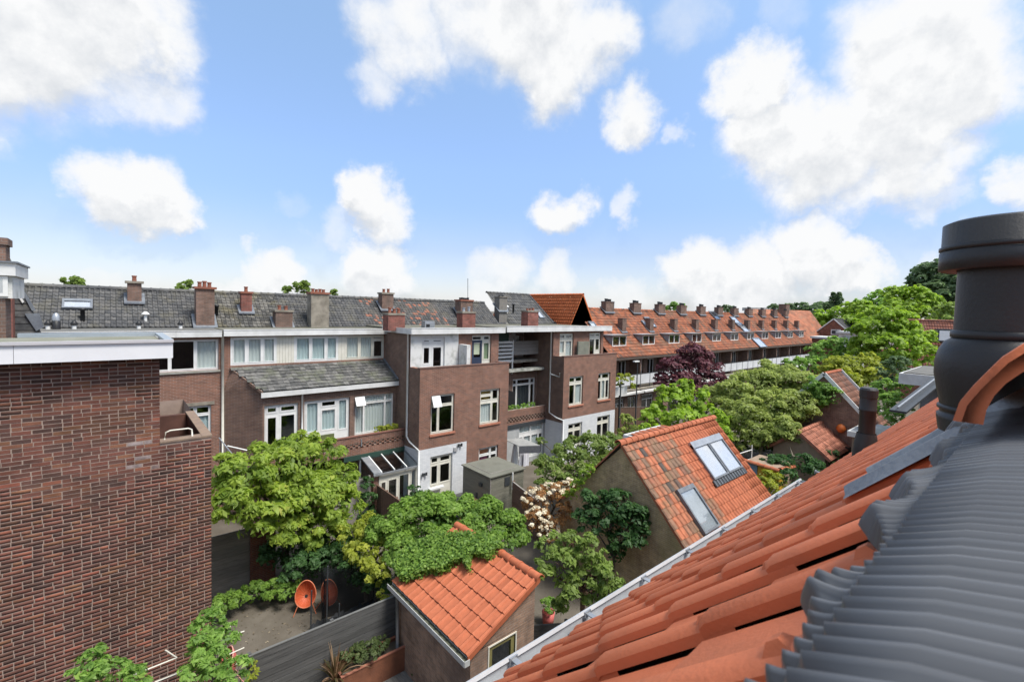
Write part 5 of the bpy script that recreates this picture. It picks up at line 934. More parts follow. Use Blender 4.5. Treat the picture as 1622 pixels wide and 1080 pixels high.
# green-grey timber shed
ws = thing('timber_shed', 'green-grey planked flat-roofed timber shed between patio and white parasol', 'shed', (13.9, 17.1, 0))
sx0, sx1, sy0, sy1, szt = 13.05, 15.1, 16.35, 18.5, 2.0
for j in range(12):
    z0_, z1_ = .02 + j * .162, .02 + j * .162 + .155
    part('wall_plank', MB().box(sx0, sx1, sy0, sy0 + .03, z0_, z1_), WOODGR, ws); part('wall_plank', MB().box(sx0, sx0 + .03, sy0 + .031, sy1, z0_, z1_), WOODGR, ws)
part('corner_board', MB().box(sx0 - .02, sx0 + .05, sy0 - .02, sy0 - .001, 0, 1.97), WOODG, ws); part('rear_walls', MB().box(sx0 + .03, sx1 - .001, sy1 - .03, sy1, 0, 1.95).box(sx1 - .03, sx1, sy0 + .031, sy1 - .031, 0, 1.95), WOODGR, ws)
RF = mat('olive_grey_felt', (.165, .165, .135), (.125, .125, .10), 1.6, .9, .25, 40); part('felt_roof', MB().box(sx0 - .07, sx1 + .07, sy0 - .07, sy1 + .07, 1.97, 2.02), RF, ws); part('roof_upstand', MB().box(sx0 + .25, sx1 - .2, sy0 + .30, sy0 + .33, 2.02, 2.035).box(sx0 + .25, sx0 + .28, sy0 + .33, sy1 - .1, 2.02, 2.035), WOODG, ws)
part('wall_lamp', MB().box(sx0 - .10, sx0 - .001, 16.9, 17.1, 1.42, 1.56), DARKM, ws); part('metal_hinge', MB().box(13.9, 14.2, sy0 - .03, sy0 - .001, 1.4, 1.8), DARKM, ws); part('lock_plate', MB().box(sx0 - .03, sx0 - .001, 17.3, 17.4, .7, 1.0), DARKM, ws)
part('shed_downpipe', MB().tube([(14.3, sy0 - .12, 2.0), (14.3, sy0 - .12, 1.2)], .035, 8), WHITE, ws)
tb = thing('garden_table', 'new wooden bench table in front of the timber shed', 'table', (12.5, 17.2, 0))
for i in range(5): part('table_board', MB().box(11.75, 13.0, 16.85 + i * .13, 16.85 + i * .13 + .12, .70, .75), PLANK, tb)
for x, y in ((11.8, 16.88), (12.9, 16.88), (11.8, 17.4), (12.9, 17.4)): part('leg', MB().box(x, x + .08, y, y + .08, 0, .70), PLANK, tb)
# awning, parasol, washing
aw = thing('awning', 'grey fabric awning in the corner between the two bay houses', 'awning', (18.5, 20.3, 2.0)); AWM = mat('grey_canvas', (.30, .30, .29), (.24, .24, .23), 4, .85, .1)
a0, a1_, a2_, a3_ = PZ(800, 697, 2.1), PZ(826, 694, 2.2), PZ(856, 706, 2.0), PZ(822, 707, 1.9)
part('canopy', MB().prism([a0, a1_, a2_, a3_], (0, 0, .03)), AWM, aw); part('valance', MB().quad(a3_, a2_, a2_ - [0, 0, .4], a3_ - [0, 0, .4]), mat('dark_grey_canvas', (.10, .105, .115), (.16, .16, .17), 14, .9, .1), aw)
pa = thing('parasol', 'closed white parasol standing by the grey awning', 'parasol', PZ(815, 742, .4)); q = PZ(815, 742, .4); 
part('folded_cloth', MB().lathe((q[0], q[1], .45), [(.28, 0), (.22, .5), (.13, 1.2), (.04, 1.65), (0, 1.7)], 10), WHITE, pa); part('pole', MB().tube([(q[0], q[1], 0), (q[0], q[1], 2.2)], .025, 8), CREAM, pa)
for i, (u, l) in enumerate(((826, 'white cloth hanging under the awning, nearest the parasol'), (833, 'pale cloth hanging right of the first white cloth under the awning'))):
    q = PZ(u, 738, .55); t = thing('hanging_cloth', l, 'laundry', q, 'laundry under the awning'); n = 8; V = []; Qd = []
    for k in range(n): V += [(q[0] + .06 * k - .2, q[1] + .03 * math.sin(k * 1.7), .55), (q[0] + .055 * k - .18, q[1] + .02 * math.sin(k * 1.7), 1.55)]; 
    for k in range(1, n): Qd.append((2 * k - 2, 2 * k, 2 * k + 1, 2 * k - 1))
    np_mesh('cloth', V, Qd, mat('white_laundry', (.62, .62, .66), (.55, .55, .6), 4, .9), t, smooth=True)
# wall lamps on the whitewash
for (u, v, l) in ((671, 750, 'dark twin lamp on the white wall left of the garden door'), (727, 704, 'dark twin lamp high on the white wall right of the garden door')):
    q = PY(u, v, YC); t = thing('wall_lamp', l, 'lamp', q, 'lamps on the whitewashed wall'); part('bracket', MB().box(q[0] - .05, q[0] + .05, YC - .08, YC - .008, q[2] - .04, q[2] + .04), DARKM, t)
    for s in (-1, 1): part('lamp_head', MB().tube([(q[0] + s * .10, YC - .1, q[2] - .07), (q[0] + s * .10, YC - .1, q[2] + .07)], .05, 10), DARKM, t)
# egg chairs
ORG = mat('orange_woven_cord', (.50, .10, .035), (.40, .075, .028), 30, .55, .4, 90); ORR = mat('orange_frame', (.58, .18, .09), (.50, .15, .07), 5, .4, .02); PNK = mat('faded_red_cord', (.60, .16, .14), (.52, .13, .12), 30, .6, .3, 90)
def egg_chair(x, y, yaw, label, m=ORG, rim=ORR):
    t = thing('garden_chair', label, 'chair', (x, y, 0), 'egg-shaped garden chairs'); ca, sa = math.cos(yaw), math.sin(yaw); tl = math.radians(22)
    def T(p): # local: x right, y forward (facing), z up ; shell tilted back
        a, b, c = p; b2 = b * math.cos(tl) - c * math.sin(tl); c2 = b * math.sin(tl) + c * math.cos(tl); return (x + ca * a - sa * b2, y + sa * a + ca * b2, .55 + c2)
    V = []; Qd = []; nr_, na = 9, 28
    for i in range(nr_):
        r = i / (nr_ - 1)
        for k in range(na): a = 2 * math.pi * k / na; w_ = .30 * (1 - .12 * math.sin(a)); V.append(T((w_ * r * math.cos(a), -.26 * (1 - r ** 2.2), .385 * r * math.sin(a) - .10 * (1 - r))))
    for i in range(nr_ - 1):
        for k in range(na): Qd.append((i * na + k, i * na + (k + 1) % na, (i + 1) * na + (k + 1) % na, (i + 1) * na + k))
    np_mesh('woven_shell', V, Qd, m, t, smooth=True)
    rp = [T((.30 * (1 - .12 * math.sin(a)) * math.cos(a), .005, .385 * math.sin(a))) for a in np.linspace(0, 2 * math.pi, 33)]; part('rim', MB().tube(rp, .015, 8, cap=False), rim, t, True)
    part('cord_hub', MB().tube([T((0, -.256, -.10)), T((0, -.245, -.10))], .05, 14), DARK, t)
    for k in range(14):
        a = 2 * math.pi * (k + .5) / 14; w_ = .30 * (1 - .12 * math.sin(a)); part('cord', MB().tube([T((w_ * r * math.cos(a), -.26 * (1 - r ** 2.2) + .008, .385 * r * math.sin(a) - .10 * (1 - r))) for r in np.linspace(.15, 1, 8)], .005, 4), rim, t)
    for (a, b) in ((-.26, .22), (.26, .22), (-.20, -.34), (.20, -.34)):
        part('leg', MB().tube([(x + ca * a * .7 - sa * b * .4, y + sa * a * .7 + ca * b * .4, .34), (x + ca * a * 1.25 - sa * b, y + sa * a * 1.25 + ca * b, 0)], .012, 6), rim, t)
    return t
fc = lambda x, y: math.atan2(-y, -x) - math.pi / 2
c1 = PZ(484, 955, .25); egg_chair(c1[0], c1[1], fc(*c1[:2]) - .1, 'orange woven egg chair in front of the hedge, left of the black net')
c2 = PZ(521, 952, .25); egg_chair(c2[0], c2[1], fc(*c2[:2]) + .75, 'orange woven egg chair half hidden behind the black net')
c3 = PZ(358, 1050, .55); egg_chair(c3[0], c3[1], fc(*c3[:2]) - 1.3, 'faded red egg chair at the foot of the bush near the fence end', PNK, mat('pink_frame', (.62, .30, .26), (.55, .26, .22), 5, .4))
# black net enclosure, collapsed
NETM = mat('black_netting', (.018, .020, .022), (.03, .032, .035), 60, .8, .2)
def net_mat():
    m, nt, b, out = _new('see_through_net'); N, L = nt.nodes, nt.links; N.remove(b); d = N.new('ShaderNodeBsdfDiffuse'); d.inputs[0].default_value = (.02, .022, .024, 1); t = N.new('ShaderNodeBsdfTransparent'); mx = N.new('ShaderNodeMixShader'); mx.inputs[0].default_value = .72
    L.new(t.outputs[0], mx.inputs[1]); L.new(d.outputs[0], mx.inputs[2]); L.new(mx.outputs[0], out.inputs[0]); return m
NET = net_mat(); ne = thing('net_enclosure', 'collapsed black netting on poles behind the charcoal fence', 'net', PZ(540, 985, 0))
A0, A1, A2, A3 = PZ(517, 1000, .0), PZ(517, 940, 1.25), PZ(605, 908, 1.35), PZ(596, 985, 0)
pA = PZ(517, 1005, 0); pB = PZ(604, 962, 0)
def net_sheet(p, q, z0a, z1a, z0b, z1b, n=10, mname='net_panel'):
    V = []; Qd = []
    for i in range(n + 1):
        t = i / n; x, y = p[0] + (q[0] - p[0]) * t, p[1] + (q[1] - p[1]) * t; sg = .14 * math.sin(math.pi * t)
        for j in range(5): s = j / 4; V.append((x + .05 * math.sin(9 * t + 3 * s), y + .06 * math.cos(7 * t + 4 * s), (z0a + (z0b - z0a) * t) + ((z1a + (z1b - z1a) * t) - (z0a + (z0b - z0a) * t) - sg) * s))
    for i in range(n):
        for j in range(4): Qd.append((i * 5 + j, (i + 1) * 5 + j, (i + 1) * 5 + j + 1, i * 5 + j + 1))
    np_mesh(mname, V, Qd, NET, ne, smooth=True)
pC = PZ(492, 1000, 0); zt_ = lambda u, v, p: float(PP(u, v, p, (1, 1, 0))[2]); zA, zB = zt_(517, 915, pA), zt_(604, 905, pB)
net_sheet(pA + [.1, .7, 0], pB + [0, .6, 0], 0, zA, 0, zB, 14); net_sheet(pA, pA + [.1, .7, 0], 0, zA * .95, 0, zA, 4); net_sheet(pB, pB + [0, .6, 0], 0, zB * .9, 0, zB, 4); net_sheet(pA, pB, 0, .5, 0, .35)
for p, z in ((pA, zA + .35), (pB + [0, .6, 0], zB + .1), (pC, zt_(491, 935, pC)), (PZ(536, 1000, 0), .85)): part('pole', MB().tube([(p[0], p[1], 0), (p[0] + .02, p[1], z)], .022, 8), DARKM, ne)
V = []; Qd = []; n = 26; cx = (pA + pB) / 2
for i in range(n + 1):
    for j in range(11): V.append((pA[0] - .3 + (pB[0] - pA[0] + .2) * i / n, pA[1] - .35 + .9 * j / 10, .06 + .16 * abs(math.sin(i * 1.3 + j * .7) * math.sin(j * 1.9 + i * .4))))
for i in range(n):
    for j in range(10): Qd.append((i * 11 + j, (i + 1) * 11 + j, (i + 1) * 11 + j + 1, i * 11 + j + 1))
np_mesh('heaped_net', V, Qd, NETM, ne, smooth=True)
# rust planter, bucket, washing poles
COR = mat('rusty_steel', (.22, .085, .045), (.15, .06, .035), 4, .8, .3, 30)
pl = thing('steel_planter', 'long rust-coloured steel planter along the charcoal fence', 'planter', (5.1, 10.95, 0)); mb = MB()
for (a, b, c_, d_) in ((4.15, 6.05, 10.72, 10.74), (4.15, 6.05, 11.20, 11.22), (4.15, 4.17, 10.741, 11.199), (6.03, 6.05, 10.741, 11.199)): mb.box(a, b, c_, d_, 0, .70)
part('steel_box', mb, COR, pl); part('rim', MB().box(4.13, 6.07, 10.70, 10.76, .701, .73).box(4.13, 6.07, 11.18, 11.24, .701, .73).box(4.13, 4.19, 10.761, 11.179, .701, .73).box(6.01, 6.07, 10.761, 11.179, .701, .73), mat('terracotta_rim', (.36, .15, .10), (.30, .12, .08), 5, .7), pl); part('soil', MB().box(4.18, 6.02, 10.75, 11.19, .4, .62), MUD, pl)
bk = thing('bucket', 'black bucket standing between spiky plant and planter', 'bucket', PZ(578, 1075, 0)); q = PZ(578, 1072, 0); part('pail', MB().lathe(q, [(0, .01), (.13, .01), (.18, .38), (.165, .38), (.12, .05)], 20), DARK, bk, True)
dt = thing('wire_plant_stand', 'black wire stand on the decking beside the shed', 'plant stand', PZ(620, 1062, 0)); q = PZ(618, 1055, 0)
for i in range(4): part('wire', MB().tube([q + [.0, i * .12, .35], q + [.45, i * .12, .35]], .008, 6), DARK, dt)
for i in range(4): part('wire', MB().tube([q + [i * .15, 0, .35], q + [i * .15, .36, .35]], .008, 6), DARK, dt)
for a, b in ((0, 0), (.45, 0), (0, .36), (.45, .36)): part('leg', MB().tube([q + [a, b, 0], q + [a, b, .35]], .01, 6), DARK, dt)
wp = thing('washing_frame', 'white washing line frame arms beside the foreground brick wall', 'washing frame', PY(240, 1060, 9.3))
for (a, b) in (((200, 1073), (280, 1041)), ((280, 1041), (262, 1029)), ((245, 1080), (290, 1062)), ((355, 1010), (387, 999)), ((350, 1008), (366, 990)), ((362, 1036), (387, 1025)), ((372, 1052), (388, 1044))):
    part('arm', MB().tube([PY(*a, 9.25 if a[0] < 340 else 10.2), PY(*b, 9.25 if a[0] < 340 else 10.2)], .012, 6), CREAM, wp)

sr = thing('stair_railing', 'grey metal grille railing beside the white downpipe above the big tree', 'railing', PY(360, 710, 21)); mb = MB()
for k in range(9): a = PY(348 + k * 3.1, 694 + k * 3.9, 21.6 - k * .15); part('baluster', MB().tube([a, a - [0, 0, .75]], .012, 5), ZINC, sr)
part('handrail', MB().tube([PY(347, 693, 21.6), PY(374, 727, 20.3)], .025, 6), ZINC, sr); part('white_rail', MB().tube([PY(360, 706, 21.6), PY(391, 713, 21.6)], .03, 6), WHITE, sr)
# ================================================================ the long orange-roofed terrace beyond
OT = ramp_mat('weathered_orange_pantile', [(0, (.17, .072, .045)), (.25, (.27, .092, .046)), (.6, (.34, .115, .054)), (.85, (.28, .105, .058)), (1, (.13, .075, .055))], moss=(.17, .115, .075), mossscale=.55, mossamt=.6, mott=.35, scale=1.3)
OW, OY, OZ, ORY, ORZ = 4.5, 23.62, 5.86, 28.0, 9.98
ODARK = mat('brown_painted_board', (.10, .075, .06), (.07, .055, .045), 4, .7, .1); PANEL = mat('white_balcony_panel', (.60, .61, .62), (.50, .51, .52), 2, .5, .05); CHEEK = mat('grey_lead_cheek', (.34, .35, .36), (.24, .25, .26), 3, .7, .2)
ORD = ['first', 'second', 'third', 'fourth', 'fifth', 'sixth', 'seventh', 'eighth', 'ninth', 'tenth', 'eleventh', 'twelfth']
def orange_house():
    t = thing('row_house', 'x', 'house', (0, 0, 0), 'orange-roofed terrace houses')
    od = (0, OY - ORY, OZ - ORZ); SLo = math.hypot(*od[1:]); nr_ = 17
    tile_field(t, (0, ORY, ORZ), (1, 0, 0), od, 18, nr_, OW / 18, SLo / nr_, OT, n=4, tail=.03)
    ridge_tiles(t, (0, ORY, ORZ - .03), (OW, ORY, ORZ - .03), .13, .42, OT, joined=True, seg=5)
    part('roof_underlay', MB().quad((0, ORY, ORZ - .05), (OW, ORY, ORZ - .05), (OW, OY, OZ - .05), (0, OY, OZ - .05)).quad((0, ORY, ORZ - .05), (OW, ORY, ORZ - .05), (OW, ORY + 4.3, OZ), (0, ORY + 4.3, OZ)), BITU, t)
    part('eaves_board', MB().box(0, OW, OY - .02, OY + .08, OZ - .22, OZ - .03).box(0, OW, OY + .08, OY + 1.4, OZ - .2, OZ - .16), ODARK, t)
    yw, yi = OY + .25, OY + 1.35
    # upper floor: brick wall set back behind a loggia with white panels; party fins
    part('upper_wall', MB().wall('y', yi, 0, OW, 3.0, OZ - .2, [(.35, 2.0, 3.15, 5.35), (2.75, 3.9, 3.9, 5.35)]), BRICK2, t)
    part('party_fin', MB().box(-.10, .10, yw, yi, 2.9, OZ - .2), BRICK2, t)
    window(t, yi, .35, 2.0, 3.15, 5.35, [(0, .5, .0, .8), (.5, 1, 0, .8), (0, 1, .8, 1)], fr=.07, curtain=[1], cm=CURTW, sash=0); window(t, yi, 2.75, 3.9, 3.9, 5.35, [(0, .5, 0, 1), (.5, 1, 0, 1)], fr=.07, sash=0)
    part('balcony_slab', MB().box(0, OW, yw - .05, yi, 2.85, 3.02), CONC, t); f = part('balcony_frame', MB().box(0, OW, yw - .03, yw + .02, 4.22, 4.27).box(0, OW, yw - .03, yw + .02, 3.30, 3.34).box(-.03, .03, yw - .04, yw + .03, 2.9, 4.5).box(1.47, 1.53, yw - .03, yw + .02, 3.0, 4.27).box(2.97, 3.03, yw - .03, yw + .02, 3.0, 4.27), DARKM, t)
    for k in range(3): part('balcony_panel', MB().box(k * 1.5 + .035, k * 1.5 + 1.465, yw - .015, yw + .0, 3.345, 4.215), PANEL, f)
    part('lower_wall', MB().wall('y', yw, 0, OW, 0, 2.7, [(.3, 2.2, .1, 2.3), (2.7, 3.9, .8, 2.3)]), BRICK2, t); window(t, yw, .3, 2.2, .1, 2.3, [(0, .5, 0, .8), (.5, 1, 0, .8), (0, 1, .8, 1)], fr=.07, sash=0); window(t, yw, 2.7, 3.9, .8, 2.3, [(0, .5, 0, 1), (.5, 1, 0, 1)], fr=.07, sash=0)
    part('ledge', MB().box(.1, OW - .1, yw - .5, yw - .01, 2.62, 2.76), FASC, t)
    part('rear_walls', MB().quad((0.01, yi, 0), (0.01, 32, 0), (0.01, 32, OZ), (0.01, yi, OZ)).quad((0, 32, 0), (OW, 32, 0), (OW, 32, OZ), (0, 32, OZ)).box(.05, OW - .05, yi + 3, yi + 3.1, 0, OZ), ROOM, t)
    # dormer
    dx0, dx1, dy, dz0, dz1 = 1.15, 3.15, OY + .95, OZ + .86, OZ + 1.78
    d = part('dormer', MB().box(dx0 - .18, dx1 + .18, dy - .22, dy + 1.75, dz1, dz1 + .09).quad((dx0, dy, dz0), (dx0, dy, dz1), (dx0, dy + .98, dz1), (dx0, dy + .06, dz0)).quad((dx1, dy, dz0), (dx1, dy, dz1), (dx1, dy + .98, dz1), (dx1, dy + .06, dz0)), CHEEK, t)
    part('dormer_roof_edge', MB().box(dx0 - .20, dx1 + .20, dy - .25, dy - .221, dz1 - .03, dz1 + .10), ODARK, d)
    mb = MB(); fz0, fz1 = dz0 + .02, dz1 - .02
    for q in ((dx0, dx1, fz0, fz0 + .08), (dx0, dx1, fz1 - .07, fz1), (dx0, dx0 + .08, fz0 + .08, fz1 - .07), (dx1 - .08, dx1, fz0 + .08, fz1 - .07), (2.1, 2.2, fz0 + .08, fz1 - .07)): mb.box(q[0], q[1], dy - .03, dy + .04, q[2], q[3])
    part('dormer_frame', mb, WHITE, d); part('pane', MB().box(dx0 + .08, dx1 - .08, dy + .01, dy + .02, fz0 + .08, fz1 - .07), GLASS, d); part('dormer_room', MB().box(dx0 + .02, dx1 - .02, dy + .5, dy + .52, fz0, fz1), ROOM, d)
    chimney(t, 4.35, ORY - .35, 1.25, .55, ORZ - .3, ORZ + .62, CHIMB, cap=CHIMB, pots=4, pm=DARK, pth=.26, caph=.08, ov=.03)
    chimney(t, 4.4, OY + 2.35, .62, .55, OZ + 2.05, OZ + 3.25, CHIMB, cap=CHIMB, pots=0, caph=.06, ov=.02)
    return t
oh = orange_house(); first = 26.95 + OW
houses = []
for k in range(11):
    h = oh if k == 0 else copy_tree(oh); h.location = (first + OW * k, 0, 0); h['label'] = f'{ORD[k]} orange-roofed terrace house with dormer, counted along the row from the steep gable house'; houses.append(h)
xe = first + OW * 11; e = houses[-1]
part('end_gable', MB().prism([(xe, OY + .25, 0), (xe, 32.2, 0), (xe, 32.2, OZ - .1), (xe, ORY, ORZ - .1), (xe, OY + .25, OZ - .1)], (.2, 0, 0)), BRICK4, e)
on = np.array([0, -(ORZ - OZ), ORY - OY]); on = on / np.linalg.norm(on)
def opt(u, v): return PP(u, v, np.array([0, ORY, ORZ]) + on * .05, on)
od_ = (0, OY - ORY, OZ - ORZ)
for (u, v, w, l, lab) in ((941, 519, .75, 1.3, 'pale roof window on the first orange roof next to the flat roof edge'), (1029, 511, .9, 1.4, 'larger of two bright roof windows on the second and third orange roofs'), (1020, 513, .45, .8, 'narrow roof window beside the larger bright one'),
                     (1166, 510, 1.5, 1.8, 'upper white roof window of the middle of the long orange row'), (1176, 519, 1.5, 1.6, 'lower white roof window just below the upper one in the long orange row'), (1202, 543, 2.2, 1.6, 'white solar panel lying below a dormer of the long orange row'), (1131, 500, 1.2, 1.4, 'dark roof window near the ridge in the middle of the long orange row')):
    p = opt(u, v); rooflight(lab, *p, w, l, 0, down=od_, group='roof windows on the long orange row', gl=BLIND if 'dark' not in lab else DARKM)
for (u, v, lab) in ((955, 478, 'grey tower block on the horizon'),):
    TB = mat('hazed_tower_facade', (.20, .26, .32), (.25, .31, .37), .5, .6, 0); t = thing('tower_block', 'distant grey-blue tower block on the horizon above the orange roofs', 'tower block', (*PD(962, 500, 330)[:2], 0)); c = PD(962, 500, 330); tp = PD(962, 477, 330)[2]  # blue of distance haze is put into the tower's wall and window colours
    part('tower', MB().box(c[0] - 3.2, c[0] + 3.2, c[1] - 3.2, c[1] + 3.2, 0, tp), TB, t); part('roof_plant', MB().box(c[0] - 1.4, c[0] + 1.4, c[1] - 1.4, c[1] + 1.4, tp, tp + 1.2), TB, t)
    for k in range(10): part('window_band', MB().box(c[0] - 3.25, c[0] + 3.25, c[1] - 3.25, c[1] + 3.25, tp - 1.6 - k * 1.6, tp - .9 - k * 1.6), mat('tower_windows', (.12, .17, .22), (.14, .19, .25), 1, .3, 0), t)
c = PD(1218, 492, 260); tp = PD(1218, 487, 260)[2]; t = thing('flat_block', 'long pale flat-roofed apartment block on the horizon behind the far chimneys', 'apartment block', (c[0], c[1], 0)); dx = np.array([.65, -.76]) ; mb = MB()
for j in range(3): mb.prism([(c[0] - 9 * dx[0], c[1] - 9 * dx[1], tp - 1.8 - j * 3), (c[0] + 7 * dx[0], c[1] + 7 * dx[1], tp - 1.8 - j * 3), (c[0] + 7 * dx[0] + 6, c[1] + 7 * dx[1] + 6, tp - 1.8 - j * 3), (c[0] - 9 * dx[0] + 6, c[1] - 9 * dx[1] + 6, tp - 1.8 - j * 3)], (0, 0, 1.6))
part('storeys', mb, mat('pale_concrete', (.45, .44, .42), (.38, .37, .35), 1, .8, 0), t); part('core', MB().prism([(c[0] - 8.5 * dx[0] + .5, c[1] - 8.5 * dx[1] + .5, 0), (c[0] + 6.5 * dx[0] + .5, c[1] + 6.5 * dx[1] + .5, 0), (c[0] + 6.5 * dx[0] + 5, c[1] + 6.5 * dx[1] + 5, 0), (c[0] - 8.5 * dx[0] + 5, c[1] - 8.5 * dx[1] + 5, 0)], (0, 0, tp - .3)), ROOM, t)

# ---- corner roofs behind the last bay house
hp = thing('corner_house', 'corner house with dark hipped tiled roof behind the last bay', 'house', (24, 31, 0)); yr_ = 30.5
r0 = PY(780, 466, yr_); r1 = PY(838, 466, yr_); ye_ = 27.4; e0 = (r0[0] - 1.0, ye_, 8.55); e1 = (PY(877, 512, ye_)[0], ye_, 8.55); zr_ = (r0[2] + r1[2]) / 2
HT = GREYT; r0 = (r0[0] - .6, yr_, zr_); r1 = (r1[0], yr_, zr_)
part('hip_underlay', MB().quad(e0, e1, r1, r0).raw([e1, (e1[0] + .6, 34, 8.55), r1], [(0, 1, 2)]), BITU, hp)
dn_ = (0, ye_ - yr_, 8.55 - zr_); Lh = math.hypot(*dn_[1:]); nrw = 10; w0 = .25
def skh(i, j): x = e0[0] + i * w0; t_ = (j + .4) / nrw; return x > r1[0] + (e1[0] - r1[0]) * t_ - .15 or x < r0[0] + (e0[0] - r0[0]) * t_
tile_field(hp, (e0[0], yr_, zr_ + .02), (1, 0, 0), dn_, int((e1[0] - e0[0]) / w0) + 1, nrw, w0, Lh / nrw, HT, n=4, skip=skh)
ridge_tiles(hp, r0, r1, .13, .36, GREYT, joined=True); ridge_tiles(hp, np.array(e1) + [0, 0, .05], r1, .12, .36, mat('black_hip_tile', (.03, .03, .032), (.04, .04, .042), 5, .6), joined=True)
part('wing_slope', MB().prism([(r1[0] + .1, yr_ + .6, zr_ - .3), (e1[0] + 1.3, ye_ + .9, 8.5), (e1[0] + 1.3, ye_ + 1.2, 8.5), (r1[0] + .1, yr_ + 1.2, zr_ - .3)], (.0, .0, .1)), GREYT, hp); part('corner_walls', MB().box(e0[0], e1[0] + .9, ye_ + .3, 34, 0, 8.5), BRICK2, hp)
p = PP(854, 499, (0, ye_, 8.55), np.cross([1, 0, 0], dn_)); rooflight('tall narrow roof window low on the dark hipped roof', *p, .62, 1.0, 0, down=dn_)
oh2 = thing('steep_gable_house', 'steep bright orange roof with grey slate gable rising behind the last bay house', 'house', (33, 34, 0))
yg0 = 26.7; ap = PY(923, 467, yg0); bl = PY(903, 516, yg0); br_ = PY(944, 520, yg0); ap = (ap[0], yg0, ap[2]); bl = (bl[0], yg0, bl[2]); br_ = (br_[0], yg0, br_[2])
OTB = ramp_mat('bright_orange_pantile', [(0, (.46, .115, .035)), (1, (.53, .145, .048))], mott=.15, scale=3)
dl_ = np.array(bl) - np.array(ap); Ls = np.linalg.norm(dl_); ex = 1.25
tile_field(oh2, (ap[0], yg0 - .05, ap[2]), (0, 1, 0), dl_, 44, 12, .25, Ls * ex / 12, OTB, n=4, tail=.05)
part('gable_wall', MB().prism([ap, tuple(np.array(ap) + dl_ * ex), (br_[0] + .5, yg0, br_[2] - 1.2)], (0, .2, 0)), mat('grey_slate_hanging', (.15, .15, .14), (.10, .10, .095), 5, .85, .4, 18), oh2)
part('roof_underlay', MB().prism([tuple(np.array(ap) - [0, 0, .05]), tuple(np.array(ap) + dl_ * ex - [0, 0, .05]), (br_[0] + .5, yg0, br_[2] - 1.25)], (0, 9, 0)), BITU, oh2)
ridge_tiles(oh2, np.array(ap) + [0, -.05, 0], np.array(ap) + [0, 11, 0], .13, .36, OTB, joined=True); part('verge_board', MB().bar(np.array(ap) + [.0, -.04, .03], np.array([br_[0] + .5, yg0 - .04, br_[2] - 1.17]), .06, .12), OTB, oh2)
zl = (np.array(ap) + dl_ * ex)[2]; part('corner_walls', MB().box((np.array(ap) + dl_ * ex)[0] + .1, br_[0] + .4, yg0 + .2, 41, 0, zl - .05), BRICK2, oh2)

# ---- houses at the end of the row and to the right
def gable_house(name, label, apex, halfw, L, pitch, wallm, roofm, zb=0, ext=None, facing=(0, -1), cat='house'):
    """gable end facing the gardens, ridge running back"""
    t = thing(name, label, cat, (apex[0], apex[1], 0)); fx, fy = facing; s = np.array([-fy, fx, 0.]); b = -np.array([fx, fy, 0.]); A = np.array(apex, float); dz = halfw * math.tan(math.radians(pitch))
    part('gable_wall', MB().prism([A - [0, 0, .1], A + s * halfw - [0, 0, dz + .1], [*(A + s * halfw)[:2], zb], [*(A - s * halfw)[:2], zb], A - s * halfw - [0, 0, dz + .1]], b * L), wallm, t)
    for sg in (1, -1):
        dn = s * sg * (halfw + .3) - np.array([0, 0, dz * (halfw + .3) / halfw]); Ls = np.linalg.norm(dn); nr_ = max(4, int(Ls / .34)); nc = int(L / .25)
        tile_field(t, A - b * .15, b, dn, nc, nr_, (L + .15) / nc, Ls / nr_, roofm, n=4, tail=.03)
        part('verge_board', MB().bar(A - b * .16 + [0, 0, .0], A - b * .16 + dn, .05, .16), WHITE if 'white' in label else roofm, t)
    ridge_tiles(t, A - b * .15, A + b * L, .13, .36, roofm, joined=True); return t
# red brick gable at the end of the row
d_ = 96; c = PD(1321, 505, d_); f_ = np.array([-c[0], -c[1]]) / math.hypot(c[0], c[1]); f2 = np.array([f_[0] * math.cos(-.35) - f_[1] * math.sin(-.35), f_[0] * math.sin(-.35) + f_[1] * math.cos(-.35)])
t = gable_house('brick_gable_house', 'red brick gable house with two small white windows beyond the end of the orange row', (c[0], c[1], c[2]), 4.6, 9, 42, BRICK4, mat('charcoal_tiles', (.06, .06, .065), (.08, .08, .085), 3, .7, .2), facing=f2)
def on_face(u, v, n_, p_): return PP(u, v, p_, n_)
fn = (f2[0], f2[1], 0); s2 = np.array([-f2[1], f2[0], 0])
for du in (-3.2, 3.2):
    q = on_face(1324 + du, 526, fn, (c[0] + f2[0] * .05, c[1] + f2[1] * .05, 0)); w = MB(); w.prism([q - s2 * .42 - [0, 0, .45], q + s2 * .42 - [0, 0, .45], q + s2 * .42 + [0, 0, .45], q - s2 * .42 + [0, 0, .45]], np.array([f2[0], f2[1], 0]) * .08); wf = part('window', w, WHITE, t)
    w = MB(); w.prism([q - s2 * .28 - [0, 0, .30] + np.array([f2[0], f2[1], 0]) * .081, q + s2 * .28 - [0, 0, .30] + np.array([f2[0], f2[1], 0]) * .081, q + s2 * .28 + [0, 0, .30] + np.array([f2[0], f2[1], 0]) * .081, q - s2 * .28 + [0, 0, .30] + np.array([f2[0], f2[1], 0]) * .081], np.array([f2[0], f2[1], 0]) * .02); part('pane', w, DARKM, wf)
q = PD(1299, 540, 88); ext_ = part('white_extension', MB().box(q[0] - .5, q[0] + 4, q[1] - 3, q[1] + 1, 0, PD(1299, 536, 88)[2]), BRICK4, t); part('white_roof_edge', MB().box(q[0] - .7, q[0] + 4.2, q[1] - 3.2, q[1] + 1.2, PD(1299, 536, 88)[2], PD(1299, 533, 88)[2]), WHITE, t)
